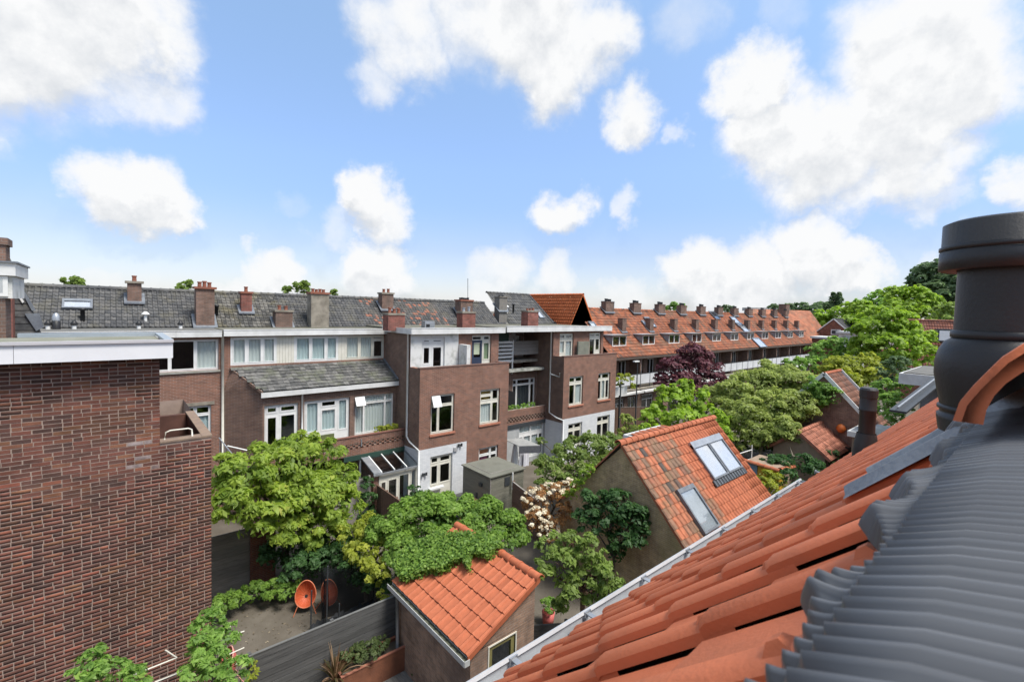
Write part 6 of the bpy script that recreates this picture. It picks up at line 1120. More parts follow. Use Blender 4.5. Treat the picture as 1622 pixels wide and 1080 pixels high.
q = PD(1347, 540, 85); t = thing('flat_roof_building', 'small white flat-roofed extension peeking between the red brick gable and the maple', 'building', (q[0], q[1], 0)); part('walls', MB().box(q[0] - 1.2, q[0] + 3, q[1] - 1.2, q[1] + 1.2, 0, PD(1347, 528, 85)[2]), DIRTYW, t); part('roof_edge', MB().box(q[0] - 1.5, q[0] + 3.3, q[1] - 1.5, q[1] + 1.5, PD(1347, 528, 85)[2], PD(1347, 525, 85)[2]), WHITE, t); part('window', MB().box(q[0] - 1.26, q[0] - 1.2, q[1] - .7, q[1] + .7, PD(1347, 546, 85)[2], PD(1347, 532, 85)[2]), GLASS, t)
# orange cross roof at the end of the row
ap2 = PD(1283, 493, 100); t = thing('cross_roof_house', 'bright orange cross roof standing at the far end of the long row', 'house', (ap2[0], ap2[1], 0)); A = ap2; B2 = A + np.array([-11., 6, 0]); 
part('front_slope', MB().prism([A, B2, B2 + [-2.5, -5, -5.4], A + [-1.5, -4.2, -5.4]], (0, 0, .1)), OT, t); part('gable_wall', MB().prism([A - [0, 0, .05], A + [-1.4, -4.2, -5.4], A + [4.2, 2.5, -5.4]], (.1, .1, 0)), BRICK4, t); part('lower_walls', MB().prism([[*(A + [-1.4, -4.0, 0])[:2], 0], [*(A + [4.2, 2.5, 0])[:2], 0], [*(B2 + [3, 4, 0])[:2], 0], [*(B2 + [-2.5, -4.8, 0])[:2], 0]], (0, 0, A[2] - 5.4)), BRICK4, t)
chimney(t, A[0] - 5.5, A[1] + 2.4, 1.6, 1.2, A[2] - .3, A[2] + 1.0, CHIMB, cap=CHIMB, pots=0, flash=False)
# red roof house on the right behind the maple
c = PD(1478, 508, 78); t = thing('red_roof_house', 'red tiled roof with dormer and roof window beside the big vent pipe', 'house', (c[0], c[1], 0)); rz_ = PD(1478, 508, 78)[2]; dn = np.array([-3.4, -1.2, -3.9]); al = np.array([.34, -.94, 0])
RT_ = ramp_mat('dull_red_tile', [(0, (.20, .075, .05)), (.6, (.26, .095, .06)), (1, (.16, .07, .055))], mott=.3, scale=1.0)
c0 = np.array(c) - al * 4; tile_field(t, c0, al, dn, 64, 15, .25, np.linalg.norm(dn) * 1.45 / 15, RT_, n=4); part('roof_underlay', MB().prism([c0 - [0, 0, .06], c0 + al * 16 - [0, 0, .06], c0 + al * 16 + dn * 1.45 - [0, 0, .06], c0 + dn * 1.45 - [0, 0, .06]], (0, 0, -.1)), BITU, t); ridge_tiles(t, c0, c0 + al * 16, .15, .4, RT_, joined=True)
fz = (c0 + dn * 1.45)[2]; part('garden_wall', MB().prism([[*(c0 + dn * 1.35)[:2], 0], [*(c0 + al * 16 + dn * 1.35)[:2], 0], [*(c0 + al * 16 + [3, 1, 0])[:2], 0], [*(c0 + [3, 1, 0])[:2], 0]], (0, 0, fz - .1)), BRICK4, t); part('gutter', MB().bar(c0 + dn * 1.46, c0 + al * 16 + dn * 1.46, .12, .1), WHITE, t)
rn = np.cross(al, dn); rn = rn / np.linalg.norm(rn); rn = rn if rn[2] > 0 else -rn
q = PP(1496, 541, c0 + rn * .5, rn); part('dormer', MB().prism([q + al * -1.0 + dn * .0, q + al * 1.2, q + al * 1.2 + [-1.0, -.35, 0], q - al * 1.0 + [-1.0, -.35, 0]], (0, 0, 1.5)), DARKM, t); part('dormer_window', MB().prism([q + al * -.75 + [-1.02, -.36, .15], q + al * .95 + [-1.02, -.36, .15], q + al * .95 + [-1.02, -.36, 1.3], q + al * -.75 + [-1.02, -.36, 1.3]], (-.05, -.02, 0)), BLIND, t)
q = PP(1487, 536, c0 + rn * .05, rn); rooflight('small roof window on the red roof left of the black-edged dormer', *q, 1.0, 1.1, 0, down=dn, along=al)

# house with white verge boards and ivy, its small tiled shed, box and dormer of the neighbour
hy, hz, hx0, hx1 = 9.2, 5.92, PX(1306, 594, 34.2)[0], 38.2
t = thing('garden_house', 'brown brick garden house with white verge boards, ivy gable and brown tiled roof', 'garden house', (36, 9, 0)); BT = ramp_mat('brown_tile', [(0, (.19, .095, .065)), (.6, (.25, .115, .075)), (1, (.14, .085, .065))], mott=.3, scale=2)
hy = PX(1306, 592, 34.2)[1]; hz = PX(1306, 592, 34.2)[2]; dnv = (0, -math.cos(math.radians(47)), -math.sin(math.radians(47))); hl = (hz - 1.9) / math.sin(math.radians(47))
hx1 = PP(1328, 587, (0, hy, hz), (0, 1, 0))[0]; hx1 = min(max(hx1, 37.5), 40)
tile_field(t, (34.2, hy, hz), (1, 0, 0), dnv, int((hx1 - 34.2) / .24), 15, .24, hl / 15, BT, n=5); tile_field(t, (34.2, hy, hz), (1, 0, 0), (0, .68, -.73), int((hx1 - 34.2) / .24), 12, .24, hl / 15, BT, n=4); ridge_tiles(t, (34.2, hy, hz), (hx1, hy, hz), .12, .3, ANT2, joined=False)
for x in (34.12, hx1 + .04): part('verge_board', MB().bar((x, hy, hz + .02), (x, hy + dnv[1] * hl, hz + dnv[2] * hl + .02), .07, .22).bar((x, hy, hz + .02), (x, hy + 2.7, hz - 2.9), .07, .22), WHITE, t)
part('gable_wall', MB().prism([(34.3, hy, hz - .1), (34.3, hy + dnv[1] * hl + .1, 1.95), (34.3, hy + dnv[1] * hl + .1, 0), (34.3, hy + 2.7, 0), (34.3, hy + 2.7, hz - 2.95)], (hx1 - 34.4, 0, 0)), brick_mat('brown_pink_brick', (.26, .15, .11), (.19, .115, .09), (.28, .22, .19)), t)
q = PX(1333, 678, 34.2); o = part('orange_ball_ornament', MB().lathe((34.1, q[1], q[2]), [(0, -.28), (.16, -.22), (.28, 0), (.16, .22), (0, .28)], 14), mat('orange_pottery', (.62, .16, .03), (.55, .13, .03), 4, .5), t, True)
# small shed with red pantiles in front of it
a = PZ(1303, 668, 3.0); sx = a[0]; sy = a[1]; t = gable_house('small_shed', 'small shed with red pantiles and rendered gable in front of the ivy house', (sx - 4.2, sy, 3.0), 1.35, 4.2, 38, mat('tan_render', (.30, .22, .16), (.24, .18, .13), 3, .9, .2), ramp_mat('pale_red_tile', [(0, (.42, .17, .11)), (1, (.30, .12, .08))], mott=.4, scale=3), facing=(-1, 0), cat='shed')
f = board_fence('wooden_fence', 'dark board fence right of the small red-tiled shed', (sx - 1, sy - 1.6), (sx + 1.6, sy - 3.4), 0, 1.9, 9, mat('dark_brown_board', (.085, .06, .045), (.06, .045, .035), 4, .85, .3, rnd=.15), posts=2)
q = PZ(1342, 682, 3.3); t = thing('flat_shed', 'small white-edged flat-roofed outbuilding behind the slim vent pipe', 'shed', (q[0], q[1], 0)); part('walls', MB().box(q[0] + .2, q[0] + 3.4, q[1] - 3, q[1] - .2, 0, 3.0), MATS['tan_render'], t); part('roof_edge', MB().box(q[0], q[0] + 3.6, q[1] - 3.2, q[1], 3.0, 3.3), WHITE, t); part('roof_felt', MB().box(q[0] + .12, q[0] + 3.48, q[1] - 3.08, q[1] - .12, 3.301, 3.33), ZINC, t)
# neighbour's dormer extension above the near roof
q = PZ(1424, 590, 7.0); q2 = PZ(1482, 594, 7.0); q3 = PZ(1457, 578, 7.0); t = thing('flat_dormer', 'grey-walled flat-roofed dormer extension with white edge just left of the big vent pipe', 'dormer', (q[0], q2[1], 5)); yy0, yy1 = q2[1] - 2.5, q[1]; xx1 = q[0] + 6
part('white_edge', MB().box(q[0], xx1, yy0, yy1, 6.45, 6.98), FASC, t); part('roof_felt', MB().box(q[0] + .15, xx1 - .1, yy0, yy1 - .15, 6.981, 7.03), BITU, t); part('wall', MB().box(q[0] + .9, xx1 - .3, yy0, yy1 - .75, 2, 6.44), mat('grey_wall_render', (.22, .23, .25), (.17, .18, .20), 2, .8, .1), t); part('corner_trim', MB().box(q[0] + .86, q[0] + .97, yy1 - .76, yy1 - .70, 2, 6.44), CREAM, t)
t = thing('roof_slope_edge', 'dark solar panel on a steep grey roof edge just above the near orange roof', 'solar panel', PZ(1450, 640, 6)); a = PY(1422, 652, 3.6); b = PY(1492, 597, 3.3); part('panel', MB().bar(a, b, .5, .08), DARKM, t); part('panel_rim', MB().bar(a + [0, 0, .16], b + [0, 0, .16], .06, .05), ZINC, t)
# yellow-walled hut and white poles in the middle gardens
q = PZ(1205, 727, 1.9); t = thing('garden_hut', 'small hut with mustard yellow panel and tiled coping behind the annex', 'hut', (q[0], q[1], 0)); part('walls', MB().box(q[0] - .6, q[0] + 1.4, q[1] - 1.1, q[1] + .6, 0, 1.75), MATS['tan_render'], t); YEL = mat('mustard_wall', (.52, .30, .03), (.46, .26, .03), 3, .7, .05); part('yellow_panel', MB().box(q[0] - .62, q[0] - .601, q[1] - 1.1, q[1] - .1, .2, 1.7).box(q[0] - .6, q[0] + .2, q[1] - 1.12, q[1] - 1.101, .2, 1.7), YEL, t)
part('blue_tarp', MB().box(q[0] - .65, q[0] - .60, q[1] - .08, q[1] + .9, .5, 1.72), mat('blue_tarp', (.16, .24, .34), (.13, .2, .3), 4, .6), t)
ridge_tiles(t, (q[0] - .7, q[1] + .6, 1.8), (q[0] - .7, q[1] - 1.2, 1.72), .12, .34, ANT2); ridge_tiles(t, (q[0] - .5, q[1] - 1.15, 1.72), (q[0] + 1.5, q[1] - 1.15, 1.5), .12, .34, ANT2)
q = PZ(1191, 770, 0); t = thing('pole_frame', 'white pole frame beside the yellow hut', 'frame', PZ(1190, 760, .5)); P1, P2 = PZ(1191, 712, 2.2), PZ(1172, 718, 2.1)
part('pole', MB().tube([(P1[0], P1[1], 0), (P1[0], P1[1], 2.45)], .03, 8), WHITE, t); part('rail', MB().tube([P1, P2], .025, 6), WHITE, t); part('rail', MB().tube([P1 - [0, 0, .5], P2 - [0, 0, .5]], .025, 6), WHITE, t)
lp = thing('street_lamp', 'slim dark lamp post with flat white head before the long orange row', 'street lamp', (*PY(1009, 640, 19.5)[:2], 0)); a = PY(1010, 573, 19.5); part('post', MB().tube([(a[0], 19.5, 0), (a[0], 19.5, a[2])], [.06, .035], 8), DARKM, lp); part('lamp_head', MB().box(a[0] - .45, a[0] + .1, 19.4, 19.6, a[2], a[2] + .08), WHITE, lp)
pt = thing('pergola_post', 'dark pergola frame with white cloth at the foot of the first orange house', 'pergola', (*PY(975, 640, 21)[:2], 0)); a = PY(981, 610, 21); b = PY(984, 640, 21)
part('post', MB().box(a[0], a[0] + .12, 20.9, 21.02, 0, a[2]), DARKM, pt); part('beam', MB().box(a[0] - 1.6, a[0] + .5, 20.9, 21.02, a[2], a[2] + .12), DARKM, pt); part('cloth', MB().box(a[0] - 1.4, a[0] + .9, 20.93, 20.95, a[2] - .75, a[2] - .15), FASC, pt)

# ================================================================ vegetation
def B(u, v, rpx, z=None, y=None, x=None, dist=None, sz=1.0):
    p = PZ(u, v, z) if z is not None else PY(u, v, y) if y is not None else PX(u, v, x) if x is not None else PD(u, v, dist)
    depth = float(RC[2] @ (p - np.array([0, 0, CAMZ]))); r = rpx / F * depth; return (p[0], p[1], p[2], r, r, r * sz)
def leaves(blobs, size, per=1.0, clump=.34, seed=1, aspect=.5, droop=0.0, inner=.12, shell=(.72, 1.04), ncl=None, low=-.55):
    """leaf-sized faces in clumps on the outside of each lobe"""
    r_ = np.random.default_rng(seed); C_ = []; Nn = []; T = []
    for (x, y, z, rx, ry, rz) in blobs:
        R_ = (rx * ry * rz) ** (1 / 3); m = ncl or int(np.clip(18 * (R_ / .9) ** .6, 12, 46)); k = int(per * 4 * math.pi * (R_ * clump) ** 2 * 2.2 / (size ** 2 * aspect)); k = max(14, min(k, 900))
        d = r_.normal(size=(m, 3)); d /= np.linalg.norm(d, axis=1)[:, None]; d[:, 2] = np.where(d[:, 2] < low, -d[:, 2], d[:, 2])
        cc = d * r_.uniform(*shell, (m, 1)) * np.array([rx, ry, rz]) + np.array([x, y, z]); cr = R_ * clump * r_.uniform(.65, 1.25, m); ct = r_.uniform(0, 1, m)
        e = r_.normal(size=(m, k, 3)); e /= np.linalg.norm(e, axis=2)[..., None]; e[..., 2] = np.where(e[..., 2] < -.35, -e[..., 2] * .6, e[..., 2])
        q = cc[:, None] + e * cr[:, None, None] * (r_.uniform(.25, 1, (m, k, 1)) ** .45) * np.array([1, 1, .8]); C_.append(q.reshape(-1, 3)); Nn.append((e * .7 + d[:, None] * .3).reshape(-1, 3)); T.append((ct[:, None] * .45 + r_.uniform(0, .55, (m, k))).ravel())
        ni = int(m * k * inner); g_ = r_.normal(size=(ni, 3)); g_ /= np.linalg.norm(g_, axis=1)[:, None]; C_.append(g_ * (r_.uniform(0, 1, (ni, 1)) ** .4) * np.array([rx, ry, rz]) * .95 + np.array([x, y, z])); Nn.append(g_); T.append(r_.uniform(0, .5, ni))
    c = np.concatenate(C_); n = np.concatenate(Nn); t = np.concatenate(T); keep = c[:, 2] > .03; c, n, t = c[keep], n[keep], t[keep]; N_ = len(c)
    n = n + np.array([0, 0, .45]) + r_.normal(size=(N_, 3)) * .45; n /= np.linalg.norm(n, axis=1)[:, None]
    a = r_.normal(size=(N_, 3)); a[:, 2] -= droop * 2; a -= (a * n).sum(1)[:, None] * n; a /= np.linalg.norm(a, axis=1)[:, None]; b = np.cross(n, a); s = size * r_.uniform(.6, 1.25, (N_, 1))
    V = np.stack([c - a * s * .5, c + b * s * .5 * aspect + n * s * .06, c + a * s * .5, c - b * s * .5 * aspect + n * s * .06], 1).reshape(-1, 3); Q = np.arange(N_ * 4).reshape(-1, 4)
    return V, Q, np.repeat(t, 4)
def plant(name, label, cat, blobs, lm, size, base=None, trunk=.10, per=1.0, clump=.34, seed=1, aspect=.5, bark=BARK, droop=0, group=None, limbs=True, inner=.12, low=-.55, ncl=None, fname='foliage', shell=(.72, 1.04)):
    ctr = np.mean([b[:3] for b in blobs], axis=0); base = (ctr[0], ctr[1], 0) if base is None else base; t = thing(name, label, cat, base, group)
    V, Q, T = leaves(blobs, size, per, clump, seed, aspect, droop, inner, ncl=ncl, low=low, shell=shell); np_mesh(fname, V, Q, lm, t, tone=T)
    if limbs:
        rr = random.Random(seed); top = np.array([base[0] * .5 + ctr[0] * .5, base[1] * .5 + ctr[1] * .5, base[2] + (ctr[2] - base[2]) * .62]); b0 = np.array(base, float); mid = (b0 + top) / 2 + [rr.uniform(-.1, .1), rr.uniform(-.1, .1), 0]
        part('trunk', MB().tube([b0 - [0, 0, .1], mid, top], [trunk, trunk * .8, trunk * .6], 9), bark, t, True); mb = MB()
        for b in blobs:
            e = np.array(b[:3]); m = (top + e) / 2 + [rr.uniform(-.2, .2), rr.uniform(-.2, .2), rr.uniform(.0, .25)]; mb.tube([top - [0, 0, .1], m, e], [trunk * .5, trunk * .3, trunk * .12], 6)
            for k in range(3): a_ = rr.uniform(0, 6.28); mb.tube([m if k else e, e + [b[3] * .75 * math.cos(a_), b[3] * .75 * math.sin(a_), b[5] * rr.uniform(-.2, .6)]], [trunk * .2, trunk * .06], 5)
        part('limbs', mb, bark, t, True)
    return t
G1 = leaf_mat('fresh_green_leaf', (0.105, 0.175, 0.026), (0.310, 0.400, 0.060), (0.403, 0.372, 0.093)); G2 = leaf_mat('ivy_leaf', (0.075, 0.150, 0.028), (0.225, 0.345, 0.060), (0.272, 0.416, 0.112)); G3 = leaf_mat('dark_laurel_leaf', (0.028, 0.075, 0.026), (0.077, 0.160, 0.045), (0.142, 0.244, 0.094)); G4 = leaf_mat('olive_leaf', (0.155, 0.203, 0.052), (0.335, 0.394, 0.107), (0.492, 0.502, 0.203)); G5 = leaf_mat('bright_lime_leaf', (.115, .185, .020), (.29, .42, .05), (.37, .46, .09)); G6 = leaf_mat('yellow_green_leaf', (0.154, 0.200, 0.025), (0.355, 0.386, 0.051), (0.510, 0.515, 0.114)); PU = leaf_mat('purple_plum_leaf', (0.056, 0.019, 0.026), (0.152, 0.048, 0.061), (0.240, 0.112, 0.096), .25); G7 = leaf_mat('mid_green_leaf', (0.097, 0.190, 0.041), (0.242, 0.381, 0.078), (0.339, 0.470, 0.112)); G8 = leaf_mat('far_dark_green_leaf', (0.066, 0.112, 0.051), (0.143, 0.213, 0.092), (0.197, 0.263, 0.121)); G9 = leaf_mat('pale_shrub_leaf', (.105, .155, .035), (.24, .33, .075), (.36, .44, .15)); BL = leaf_mat('cream_blossom', (0.506, 0.440, 0.308), (0.726, 0.660, 0.506), (0.792, 0.748, 0.638), .15); RB_ = leaf_mat('rusty_leaf', (0.224, 0.112, 0.042), (0.378, 0.210, 0.084), (0.420, 0.294, 0.126))
# the big fresh-green tree in the bare garden
tb_ = [B(u, v, r, y=y, sz=.62) for u, v, r, y in ((385, 752, 42, 16.6), (440, 736, 50, 17.6), (500, 722, 42, 18.2), (535, 762, 36, 17.2), (372, 800, 38, 15.6), (425, 800, 52, 16.4), (485, 792, 55, 16.8), (540, 802, 38, 16.4), (405, 832, 30, 15.8), (455, 838, 38, 16.4), (512, 840, 40, 16.4), (358, 815, 20, 15.4), (478, 700, 24, 18.4), (356, 728, 16, 17.0))]
plant('walnut_tree', 'large fresh green broad-crowned tree over the bare garden and egg chairs', 'tree', tb_, G1, .24, base=(4.66, 17.1, 0), trunk=.15, per=1.0, clump=.36, seed=3, aspect=.42, droop=.6)
# ivy heap over the shed roof and pergola
ib = [B(u, v, r, z=z, sz=.7) for u, v, r, z in ((628, 838, 38, 2.4), (668, 822, 44, 2.7), (715, 820, 46, 2.8), (765, 822, 40, 2.8), (808, 835, 30, 2.6), (600, 850, 26, 2.1), (820, 850, 20, 2.3), (640, 872, 32, 2.3), (690, 860, 36, 2.6), (745, 855, 34, 2.7), (790, 868, 28, 2.6), (655, 900, 22, 2.3))]
plant('ivy_heap', 'dense bright ivy heap spreading over the small shed roof', 'ivy', ib, G2, .12, per=1.7, clump=.36, seed=5, aspect=.75, limbs=False, inner=.12)
def leaf_sheet(par, poly, plane_p, plane_n, n, size, m, seed, thick=.10, name='leaf_cover'):
    r_ = random.Random(seed); pts = []; us = [p[0] for p in poly]; vs = [p[1] for p in poly]
    def inside(x, y):
        c = False; j = len(poly) - 1
        for i in range(len(poly)):
            if (poly[i][1] > y) != (poly[j][1] > y) and x < (poly[j][0] - poly[i][0]) * (y - poly[i][1]) / (poly[j][1] - poly[i][1]) + poly[i][0]: c = not c
            j = i
        return c
    while len(pts) < n:
        x, y = r_.uniform(min(us), max(us)), r_.uniform(min(vs), max(vs))
        if inside(x + r_.gauss(0, 1.5), y + r_.gauss(0, 1.5)): pts.append(PP(x, y, plane_p, plane_n))
    c = np.array(pts); g_ = np.random.default_rng(seed); nn = np.array(plane_n, float); nn /= np.linalg.norm(nn); nn = nn if nn @ (np.array([0, 0, CAMZ]) - c[0]) > 0 else -nn; c = c + nn * g_.uniform(.01, thick, (n, 1)); nr = nn + g_.normal(size=(n, 3)) * .4; nr /= np.linalg.norm(nr, axis=1)[:, None]; a = g_.normal(size=(n, 3)); a -= (a * nr).sum(1)[:, None] * nr; a /= np.linalg.norm(a, axis=1)[:, None]; b = np.cross(nr, a); s = size * g_.uniform(.6, 1.3, (n, 1))
    V = np.stack([c - a * s * .5, c + b * s * .4, c + a * s * .5, c - b * s * .4], 1).reshape(-1, 3); np_mesh(name, V, np.arange(n * 4).reshape(-1, 4), m, par, tone=np.repeat(g_.uniform(0, 1, n), 4))
shn = np.cross([0, 1., 0], sdn); shp = (SX1, SY0, SZ1 + .04)
iv = thing('creeping_ivy', 'small-leaved creeper lying over the back half of the little shed roof', 'ivy', (6.5, 10.8, 2.9))
leaf_sheet(iv, [(640, 925), (660, 918), (680, 908), (700, 912), (722, 896), (735, 892), (746, 908), (750, 882), (775, 888), (800, 868), (770, 850), (700, 850), (640, 880), (625, 905)], shp, shn, 9000, .085, G2, 4, .28)
# shrubs of the middle garden
plant('shrub', 'yellow-green blossoming shrub between the big tree and the ivy heap', 'shrub', [B(u, v, r, z=1.9, sz=.8) for u, v, r in ((560, 850, 26), (588, 835, 24), (575, 880, 26), (605, 875, 26), (598, 905, 20))], G6, .12, per=.9, seed=8, aspect=.6)
plant('shrub', 'dark leafy undergrowth behind the egg chairs', 'shrub', [B(u, v, r, z=1.0, sz=.8) for u, v, r in ((500, 890, 28), (540, 885, 30), (470, 895, 26), (565, 905, 26), (435, 880, 24), (595, 915, 24), (520, 865, 26), (480, 868, 24), (620, 925, 18), (560, 870, 26))], G3, .15, per=1.3, seed=9, limbs=False, inner=.2)
hb = [B(u, v, r, z=.45, sz=.7) for u, v, r in ((352, 955, 18), (375, 948, 20), (402, 938, 19), (428, 935, 20), (452, 938, 18), (470, 930, 14), (345, 968, 12))]
plant('hedge', 'low leafy hedge along the foot of the grey plank fence', 'hedge', hb, G2, .12, per=1.5, seed=10, limbs=False, aspect=.6)
plant('climber', 'green climber hanging on the dark post left of the glass lean-to', 'climber', [B(u, v, r, y=19.6) for u, v, r in ((582, 765, 10), (584, 790, 12), (586, 815, 13), (576, 832, 16), (560, 850, 14))], G3, .13, per=.9, seed=12, limbs=False)
plant('shrub', 'dark-leaved shrub at the right corner of the glass lean-to', 'shrub', [B(u, v, r, y=19.1) for u, v, r in ((655, 780, 12), (662, 795, 12), (648, 795, 10), (690, 795, 8))], G3, .14, per=.9, seed=13)
fl_ = [B(u, v, r, z=z) for u, v, r, z in ((846, 795, 19, 2.2), (872, 786, 20, 2.3), (898, 778, 17, 2.3), (852, 825, 20, 1.9), (868, 846, 17, 1.6), (892, 812, 16, 2.0), (880, 835, 14, 1.7))]
vb = plant('flowering_shrub', 'shrub covered in cream flower heads and rusty leaves', 'shrub', fl_, RB_, .12, per=.55, seed=14, base=(*PZ(862, 850, 0)[:2], 0)); V, Q, T = leaves([fl_[0], fl_[1], fl_[3], fl_[4], fl_[2]], .085, 1.5, .17, 15, .9, 0, 0, shell=(.95, 1.12), ncl=26, low=-.2); np_mesh('flower_heads', V, Q, BL, vb, tone=T)
plant('laurel_bush', 'dark glossy rounded bush against the mossy annex gable', 'bush', [B(u, v, r, x=x) for u, v, r, x in ((945, 800, 24, 12.5), (978, 800, 26, 12.6), (1005, 822, 24, 12.7), (960, 828, 26, 12.3), (990, 850, 24, 12.5), (1014, 850, 17, 12.8), (930, 822, 20, 12.2), (975, 876, 16, 12.5))], G3, .17, per=1.1, seed=16, aspect=.55, trunk=.07)
t5 = [B(u, v, r, z=z) for u, v, r, z in ((870, 868, 22, 3.2), (905, 862, 20, 3.4), (935, 872, 22, 3.4), (895, 900, 26, 2.9), (935, 905, 26, 2.8), (965, 915, 20, 2.8), (860, 905, 18, 2.8), (905, 940, 24, 2.3), (945, 945, 22, 2.2), (978, 930, 12, 2.6), (885, 960, 14, 1.7))]
plant('courtyard_tree', 'light green young tree in the paved court right beside the near gutter', 'tree', t5, G9, .17, base=(*PZ(928, 985, .2)[:2], 0), per=.75, clump=.36, seed=17, trunk=.10, aspect=.45, droop=.5, bark=mat('red_brown_bark', (.16, .09, .06), (.10, .06, .04), 9, .9, .3))
t6 = [B(u, v, r, z=z, sz=.8) for u, v, r, z in ((868, 742, 24, 2.4), (900, 722, 28, 2.7), (935, 714, 30, 2.8), (968, 706, 22, 2.8), (885, 765, 22, 2.0), (918, 756, 26, 2.1), (955, 742, 24, 2.3), (860, 772, 16, 1.8), (858, 700, 9, 3.0), (905, 698, 10, 3.2), (936, 690, 9, 3.2))]
plant('rose_shrub', 'wide olive-green shrub dotted with pale blooms before the whitewashed bay', 'shrub', t6, leaf_mat('shrub_leaf_with_blooms', (.09, .14, .03), (.21, .28, .065), (.62, .50, .45)), .15, per=.9, seed=18, aspect=.6)
plant('climber', 'sprawling green climber running up the left edge of the annex gable', 'climber', [B(u, v, r, x=12.7) for u, v, r in ((925, 755, 9), (915, 770, 11), (905, 785, 10), (935, 742, 7))], G5, .12, per=.8, seed=19, limbs=False)
t7 = [B(u, v, r, dist=d, sz=.85) for u, v, r, d in ((1035, 665, 24, 30), (1065, 640, 28, 31), (1100, 640, 28, 32), (1080, 672, 32, 30), (1120, 668, 26, 31), (1140, 690, 18, 30), (1030, 690, 20, 29), (1060, 620, 14, 31), (1085, 612, 13, 32), (1110, 700, 22, 29), (1148, 668, 12, 32))]
plant('maple_tree', 'vivid lime green tree behind the annex ridge, left of the purple one', 'tree', t7, G5, .34, per=.8, clump=.30, seed=20, aspect=.62, base=(*PD(1085, 640, 31)[:2], 0))
t8 = [B(u, v, r, dist=d, sz=.9) for u, v, r, d in ((1070, 590, 26, 41), (1100, 575, 28, 42), (1128, 590, 20, 42), (1085, 615, 26, 41), (1060, 612, 20, 40), (1115, 612, 24, 41), (1095, 560, 18, 42), (1045, 598, 10, 41), (1140, 600, 10, 42))]
plant('plum_tree', 'dark purple-leaved tree in front of the long orange row', 'tree', t8, PU, .30, per=.50, clump=.34, seed=21, aspect=.6, inner=.2, base=(*PD(1095, 600, 41)[:2], 0))
plant('shrub', 'brownish green bush right under the purple tree', 'shrub', [B(u, v, r, dist=37) for u, v, r in ((1125, 625, 14), (1150, 620, 16), (1048, 622, 10), (1140, 640, 14))], G4, .28, per=.7, seed=22)
t9 = [B(u, v, r, dist=d, sz=.85) for u, v, r, d in ((1160, 625, 30, 36), (1200, 615, 34, 37), (1240, 605, 32, 38), (1275, 612, 26, 38), (1180, 660, 34, 34), (1220, 650, 36, 35), (1262, 645, 30, 35), (1150, 665, 22, 34), (1200, 690, 26, 33), (1240, 680, 26, 33), (1165, 700, 16, 33), (1218, 585, 16, 39))]
plant('willow_tree', 'broad airy olive-green tree filling the middle gardens, pale bare branches below', 'tree', t9, G4, .26, per=.85, clump=.34, seed=23, aspect=.42, inner=.3, bark=BARKP, trunk=.16, base=(*PZ(1205, 760, 0)[:2], 0))
db_ = thing('bare_tree', 'pale leafless forked branch rising from the dark hedge', 'tree', (*PZ(1236, 770, .3)[:2], 0), None); q = PZ(1240, 775, .2); o_ = float(RC[2] @ (q - np.array([0, 0, CAMZ]))); mb = MB(); pt_ = lambda u, v: PD(u, v, np.linalg.norm(q - np.array([0, 0, CAMZ])))
mb.tube([(*q[:2], 0), pt_(1243, 738), pt_(1256, 722)], [.09, .07, .05], 8); mb.tube([pt_(1243, 738), pt_(1225, 730), pt_(1214, 718)], [.06, .04, .02], 7); mb.tube([pt_(1256, 722), pt_(1250, 706)], [.04, .02], 6); mb.tube([pt_(1256, 722), pt_(1268, 724)], [.04, .02], 6); part('branches', mb, BARKP, db_, True)
hd = [B(u, v, r, z=1.6, sz=.8) for u, v, r in ((1195, 700, 20), (1225, 705, 22), (1255, 712, 22), (1285, 718, 22), (1312, 725, 16), (1265, 735, 22), (1230, 735, 20), (1290, 742, 16), (1250, 755, 16))]
plant('hedge', 'deep green hedge below the airy olive tree', 'hedge', hd, G3, .22, per=.9, seed=24, limbs=False)
plant('shrub', 'light green bush beside the yellow hut just over the gutter', 'shrub', [B(u, v, r, z=1.3) for u, v, r in ((1212, 758, 14), (1232, 765, 14), (1222, 778, 14), (1205, 772, 10))], G6, .15, per=.8, seed=25)
plant('shrub', 'bushes at the foot of the ivy house gable', 'shrub', [B(u, v, r, z=1.8) for u, v, r in ((1310, 682, 12), (1335, 692, 9), (1322, 690, 9))], G6, .2, per=.8, seed=26)
ivh = [B(u, v, r, x=34.0) for u, v, r in ((1290, 612, 14), (1305, 620, 15), (1318, 628, 14), (1285, 632, 14), (1300, 640, 13), (1275, 645, 12))]
plant('ivy', 'ivy cloaking the gable of the house with white verge boards', 'ivy', ivh, G7, .22, per=.9, seed=27, limbs=False)
plant('yellow_green_tree', 'yellow-green bushy tree behind the house with white verge boards', 'tree', [B(u, v, r, dist=d, sz=.8) for u, v, r, d in ((1330, 590, 26, 50), (1360, 585, 28, 51), (1385, 600, 22, 50), (1345, 610, 24, 49), (1320, 575, 14, 51), (1375, 570, 14, 52))], G6, .34, per=.7, seed=28)
plant('big_maple', 'large rounded bright green tree left of the big black vent pipe', 'tree', [B(u, v, r, dist=d, sz=.9) for u, v, r, d in ((1380, 530, 30, 58), (1410, 520, 34, 59), (1440, 535, 30, 59), (1375, 560, 30, 57), (1415, 558, 36, 57), (1450, 565, 28, 57), (1400, 500, 18, 60), (1425, 498, 16, 60), (1360, 545, 16, 58), (1462, 545, 14, 59), (1405, 585, 24, 56))], G5, .42, per=.8, clump=.27, seed=29, aspect=.65)
plant('shrub', 'dark greyish shrub between yellow-green tree and grey dormer', 'shrub', [B(u, v, r, dist=44) for u, v, r in ((1405, 585, 14), (1425, 578, 14), (1400, 600, 12))], G8, .3, per=.8, seed=30)
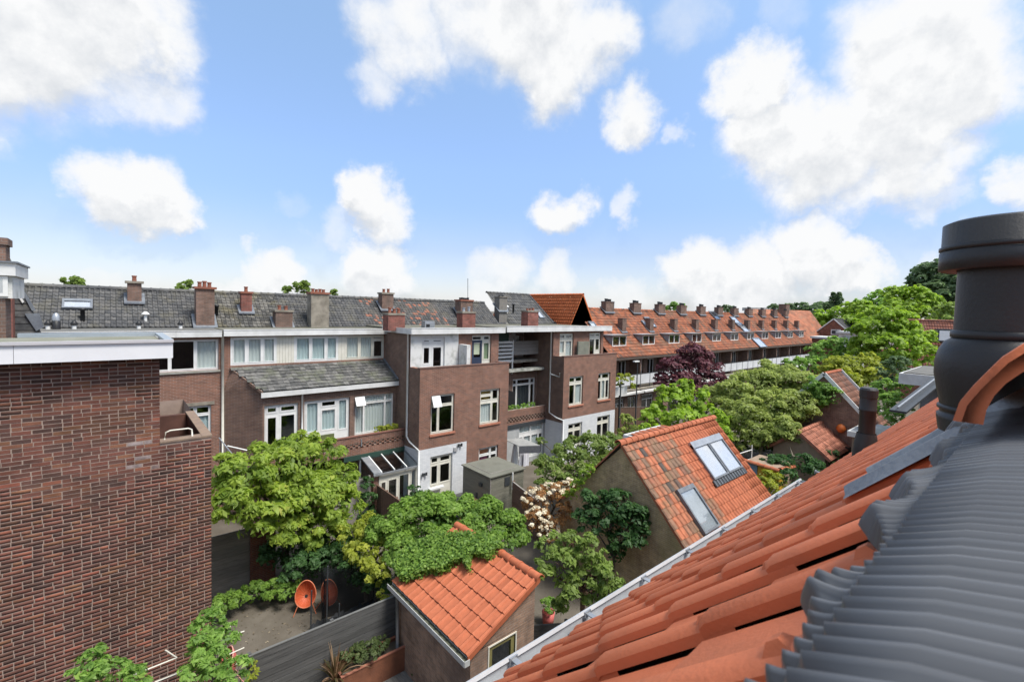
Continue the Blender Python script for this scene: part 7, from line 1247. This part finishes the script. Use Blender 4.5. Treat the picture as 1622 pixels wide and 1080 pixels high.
plant('shrub', 'green garden bushes left of the grey-walled dormer', 'shrub', [B(u, v, r, dist=d) for u, v, r, d in ((1405, 620, 20, 36), (1425, 612, 16, 36), (1400, 645, 20, 34), (1425, 640, 16, 34), (1390, 625, 12, 36), (1415, 665, 16, 32))], G7, .24, per=.8, seed=31, limbs=False)
for i, (bl_, m, lab, sz_) in enumerate((
    ([(1300, 560, 20, 60), (1325, 552, 20, 60), (1345, 565, 16, 60), (1290, 580, 16, 55), (1270, 578, 14, 52), (1250, 580, 12, 50)], G7, 'bushy mid green trees at the foot of the far end of the orange row', .4),
    ([(1300, 512, 20, 110), (1330, 505, 22, 110), (1360, 495, 22, 105), (1345, 520, 22, 100), (1375, 505, 20, 100), (1320, 525, 14, 100)], G5, 'spreading fresh green tree behind the red brick gable', .7),
    ([(1365, 490, 18, 120), (1395, 480, 20, 120), (1380, 505, 20, 115), (1410, 492, 18, 115)], G7, 'mid green tree behind the big maple on its left', .8),
    ([(1415, 475, 20, 100), (1445, 480, 26, 98), (1470, 490, 22, 98), (1430, 495, 24, 96), (1460, 505, 20, 95)], G5, 'bright green domed tree just behind the big maple', .6),
    ([(1470, 440, 24, 140), (1495, 436, 26, 140), (1500, 470, 30, 135), (1475, 468, 24, 138), (1450, 455, 14, 140), (1510, 500, 26, 135), (1530, 460, 40, 138)], G8, 'tall dark trees towering left of the black vent pipe', .9),
    ([(1490, 498, 16, 88), (1505, 492, 14, 88), (1500, 512, 12, 86)], G9, 'small pale tree beside the black vent pipe', .5),
    ([(1250, 492, 12, 190), (1270, 490, 12, 190), (1290, 494, 12, 190), (1240, 496, 8, 190)], G8, 'dark grove behind the cross roof on the horizon', 1.1),
    ([(1300, 488, 10, 200), (1312, 486, 9, 200)], G8, 'low dark trees on the horizon left of the twin conifers', 1.1),
    ([(1068, 487, 9, 130), (1078, 488, 8, 130), (1056, 490, 6, 130)], G7, 'round treetop just showing above the ridge of the orange row', .8),
    ([(1150, 491, 8, 150), (1160, 493, 8, 150), (1225, 490, 9, 160)], G8, 'low line of treetops above the far ridge', .8))):
    bb = [B(u, v, r, dist=d, sz=.9) for u, v, r, d in bl_]; plant('background_tree', lab, 'tree', bb, m, sz_, per=.7, seed=40 + i, aspect=.65, trunk=.3, clump=.3, limbs=i in (4,))
for i, (u, lab) in enumerate(((1320, 'left of two slim dark conifers on the horizon'), (1329, 'right of two slim dark conifers on the horizon'))):
    plant('conifer', lab, 'tree', [B(u, v, r, dist=185) for v, r in ((466, 3), (471, 4.5), (477, 5.5), (484, 6))], G8, .9, per=1, seed=60 + i, trunk=.3, group='twin conifers')
for i, (pts, lab) in enumerate((([(118, 446, 7), (128, 449, 6), (108, 452, 4), (100, 444, 3)], 'sparse treetop above the dark ridge left of the first chimney'), ([(292, 455, 9), (300, 449, 5), (283, 459, 5)], 'sparse treetop above the dark ridge between two chimneys'), ([(455, 460, 7), (470, 456, 9), (482, 450, 7), (486, 462, 8), (528, 464, 6)], 'treetops above the dark ridge beside the concrete chimney'), ([(70, 455, 3)], 'tiny twig top above the dark ridge at far left'))):
    plant('treetop', lab, 'tree', [B(u, v, r, dist=46) for u, v, r in pts], G9, .34, per=.35, seed=70 + i, trunk=.1, inner=.3, limbs=True)
# plants close by at the bottom
cb = [B(u, v, r, dist=d, sz=1.1) for u, v, r, d in ((335, 980, 17, 10.2), (322, 1005, 22, 10.0), (345, 1022, 24, 10.1), (318, 1038, 24, 9.8), (345, 1056, 26, 9.8), (310, 1068, 24, 9.6), (372, 1070, 24, 9.8), (362, 1000, 12, 10.3))]
plant('climbing_bush', 'tall leafy climber at the corner of the foreground brick wall', 'bush', cb, G7, .10, per=.7, seed=80, aspect=.42, trunk=.04, droop=.4, base=(cb[3][0], cb[3][1], 0))
cb2 = [B(u, v, r, dist=d) for u, v, r, d in ((145, 1048, 20, 9.3), (160, 1068, 24, 9.2), (130, 1075, 20, 9.2), (195, 1068, 20, 9.3), (215, 1076, 18, 9.3))]
plant('climbing_bush', 'leafy climber tips at the bottom edge before the foreground brick wall', 'bush', cb2, G7, .10, per=.7, seed=81, aspect=.42, trunk=.03, base=(cb2[1][0], cb2[1][1], 0))
plant('ivy_post', 'ivy sprigs on the left end of the charcoal fence', 'ivy', [B(u, v, r, z=1.6) for u, v, r in ((400, 1050, 7), (402, 1066, 8), (396, 1076, 8), (393, 1040, 4))], G6, .07, per=.8, seed=82, limbs=False)
plant('planter_shrub', 'green variegated shrubs growing out of the rusty planter', 'shrub', [B(u, v, r, z=.92, sz=.7) for u, v, r in ((565, 1032, 13), (585, 1024, 15), (605, 1018, 12), (545, 1040, 11), (572, 1042, 11), (592, 1036, 11))], leaf_mat('variegated_leaf', (.05, .08, .025), (.13, .17, .06), (.26, .28, .14)), .085, per=1, seed=83, aspect=.4, limbs=False)
plant('ground_plants', 'weeds along the foot of the brick shed by the decking', 'weeds', [B(u, v, r, z=.15, sz=.5) for u, v, r in ((652, 1052, 9), (662, 1068, 10), (645, 1040, 6))], G3, .06, per=.8, seed=84, limbs=False)
plant('vine', 'green vine at the right end of the charcoal fence by the net', 'climber', [B(u, v, r, z=1.4) for u, v, r in ((603, 940, 6), (605, 955, 6), (612, 948, 5), (600, 925, 4))], G6, .09, per=.8, seed=85, limbs=False)
ph = thing('phormium', 'spiky bronze-leaved plant in front of the charcoal fence', 'plant', PZ(535, 1085, .1)); q = PZ(530, 1085, .45); V = []; Q = []; T = []; r_ = random.Random(9)
for i in range(64):
    a = r_.uniform(0, 6.28); L_ = r_.uniform(.7, 1.25); lean = r_.uniform(.15, 1.0); w = .026; k0 = len(V); sd_ = np.array([-math.sin(a), math.cos(a), 0]); tn = r_.random()
    for j in range(7):
        s = j / 6; p = np.array(q) + np.array([math.cos(a), math.sin(a), 0]) * (lean * L_ * (s ** 1.3) * .8) + np.array([0, 0, L_ * s * (1.1 - lean * s * .85)]); ww = w * (1 - s ** 2 * .95); V += [p - sd_ * ww, p + sd_ * ww]; T += [tn, tn]
        if j: k = k0 + 2 * j; Q.append((k - 2, k - 1, k + 1, k))
np_mesh('blades', V, Q, leaf_mat('bronze_blade', (.07, .075, .03), (.22, .13, .07), (.42, .30, .20)), ph, tone=T)
pp = thing('potted_plant', 'red and white planted pot in the court beside the shed screen', 'potted plant', PZ(868, 985, .3)); q = PZ(868, 988, 0); part('pot', MB().lathe((q[0], q[1], 0), [(0, .02), (.16, .02), (.2, .4), (.18, .4), (.14, .1)], 16), MATS['faded_red_cord'], pp, True)
V, Q, T = leaves([(q[0], q[1], .6, .25, .25, .2)], .1, .8, .4, 88); np_mesh('foliage', V, Q, G7, pp, tone=T)
# plants on balconies, leaf litter, weeds
for (u0, u1, v, y, z, lab) in ((808, 846, 640, 21.5, 3.55, 'green balcony plants on the perforated parapet between the bays'), (600, 628, 678, 21.5, 3.5, 'small yellowish plants on the balcony parapet')):
    a = PY(u0, v, y)[0]; b = PY(u1, v, y)[0]; plant('balcony_plants', lab, 'plants', [(a + (b - a) * k / 6, y + .1, z, .22, .18, .20) for k in range(7)], G7 if z > 3.52 else G6, .11, per=.7, seed=90, limbs=False)
plant('overhang_bush', 'bush in the left corner behind the last bay house wall', 'shrub', [B(u, v, r, dist=31) for u, v, r in ((985, 690, 12), (995, 672, 12), (1005, 690, 14), (990, 665, 9))], G4, .22, per=.8, seed=92)
plant('fence_top_climber', 'yellow-green climber on the pergola beside the last bay house', 'climber', [B(u, v, r, y=20.8) for u, v, r in ((985, 600, 9), (996, 598, 8), (978, 606, 7), (1003, 612, 5))], G6, .2, per=.6, seed=93, limbs=False)
plant('mid_bushes', 'bushes filling the gardens between shrub and bright tree', 'shrub', [B(u, v, r, z=1.0, sz=.8) for u, v, r in ((1000, 640, 12), (1165, 735, 14), (1150, 715, 16), (1140, 700, 14), (1175, 715, 12))], G7, .25, per=.7, seed=94, limbs=False)
# scatter of litter on the bare ground
r_ = np.random.default_rng(5); n = 900; c = np.stack([r_.uniform(1.6, 7.4, n), r_.uniform(11.5, 17.2, n), np.full(n, .012)], 1); s = r_.uniform(.015, .045, (n, 1)); a = r_.uniform(0, 6.28, n); A_ = np.stack([np.cos(a), np.sin(a), r_.uniform(-.1, .3, n)], 1); B3 = np.stack([-np.sin(a), np.cos(a), r_.uniform(-.1, .3, n)], 1)
V = np.stack([c - A_ * s, c + B3 * s * .6, c + A_ * s, c - B3 * s * .6], 1).reshape(-1, 3); o = np_mesh('leaf_litter', V, np.arange(n * 4).reshape(-1, 4), leaf_mat('dry_leaf', (.06, .05, .03), (.16, .13, .09), (.30, .25, .18), .1), None, tone=np.repeat(r_.uniform(0, 1, n), 4)); stuff(tag(o, 'dry leaf litter scattered over the bare garden soil', 'leaf litter'))
# depth of field of the wide lens: the nearest tiles are a little soft
cam_d.dof.use_dof = True; cam_d.dof.focus_distance = 14; cam_d.dof.aperture_fstop = 10.0
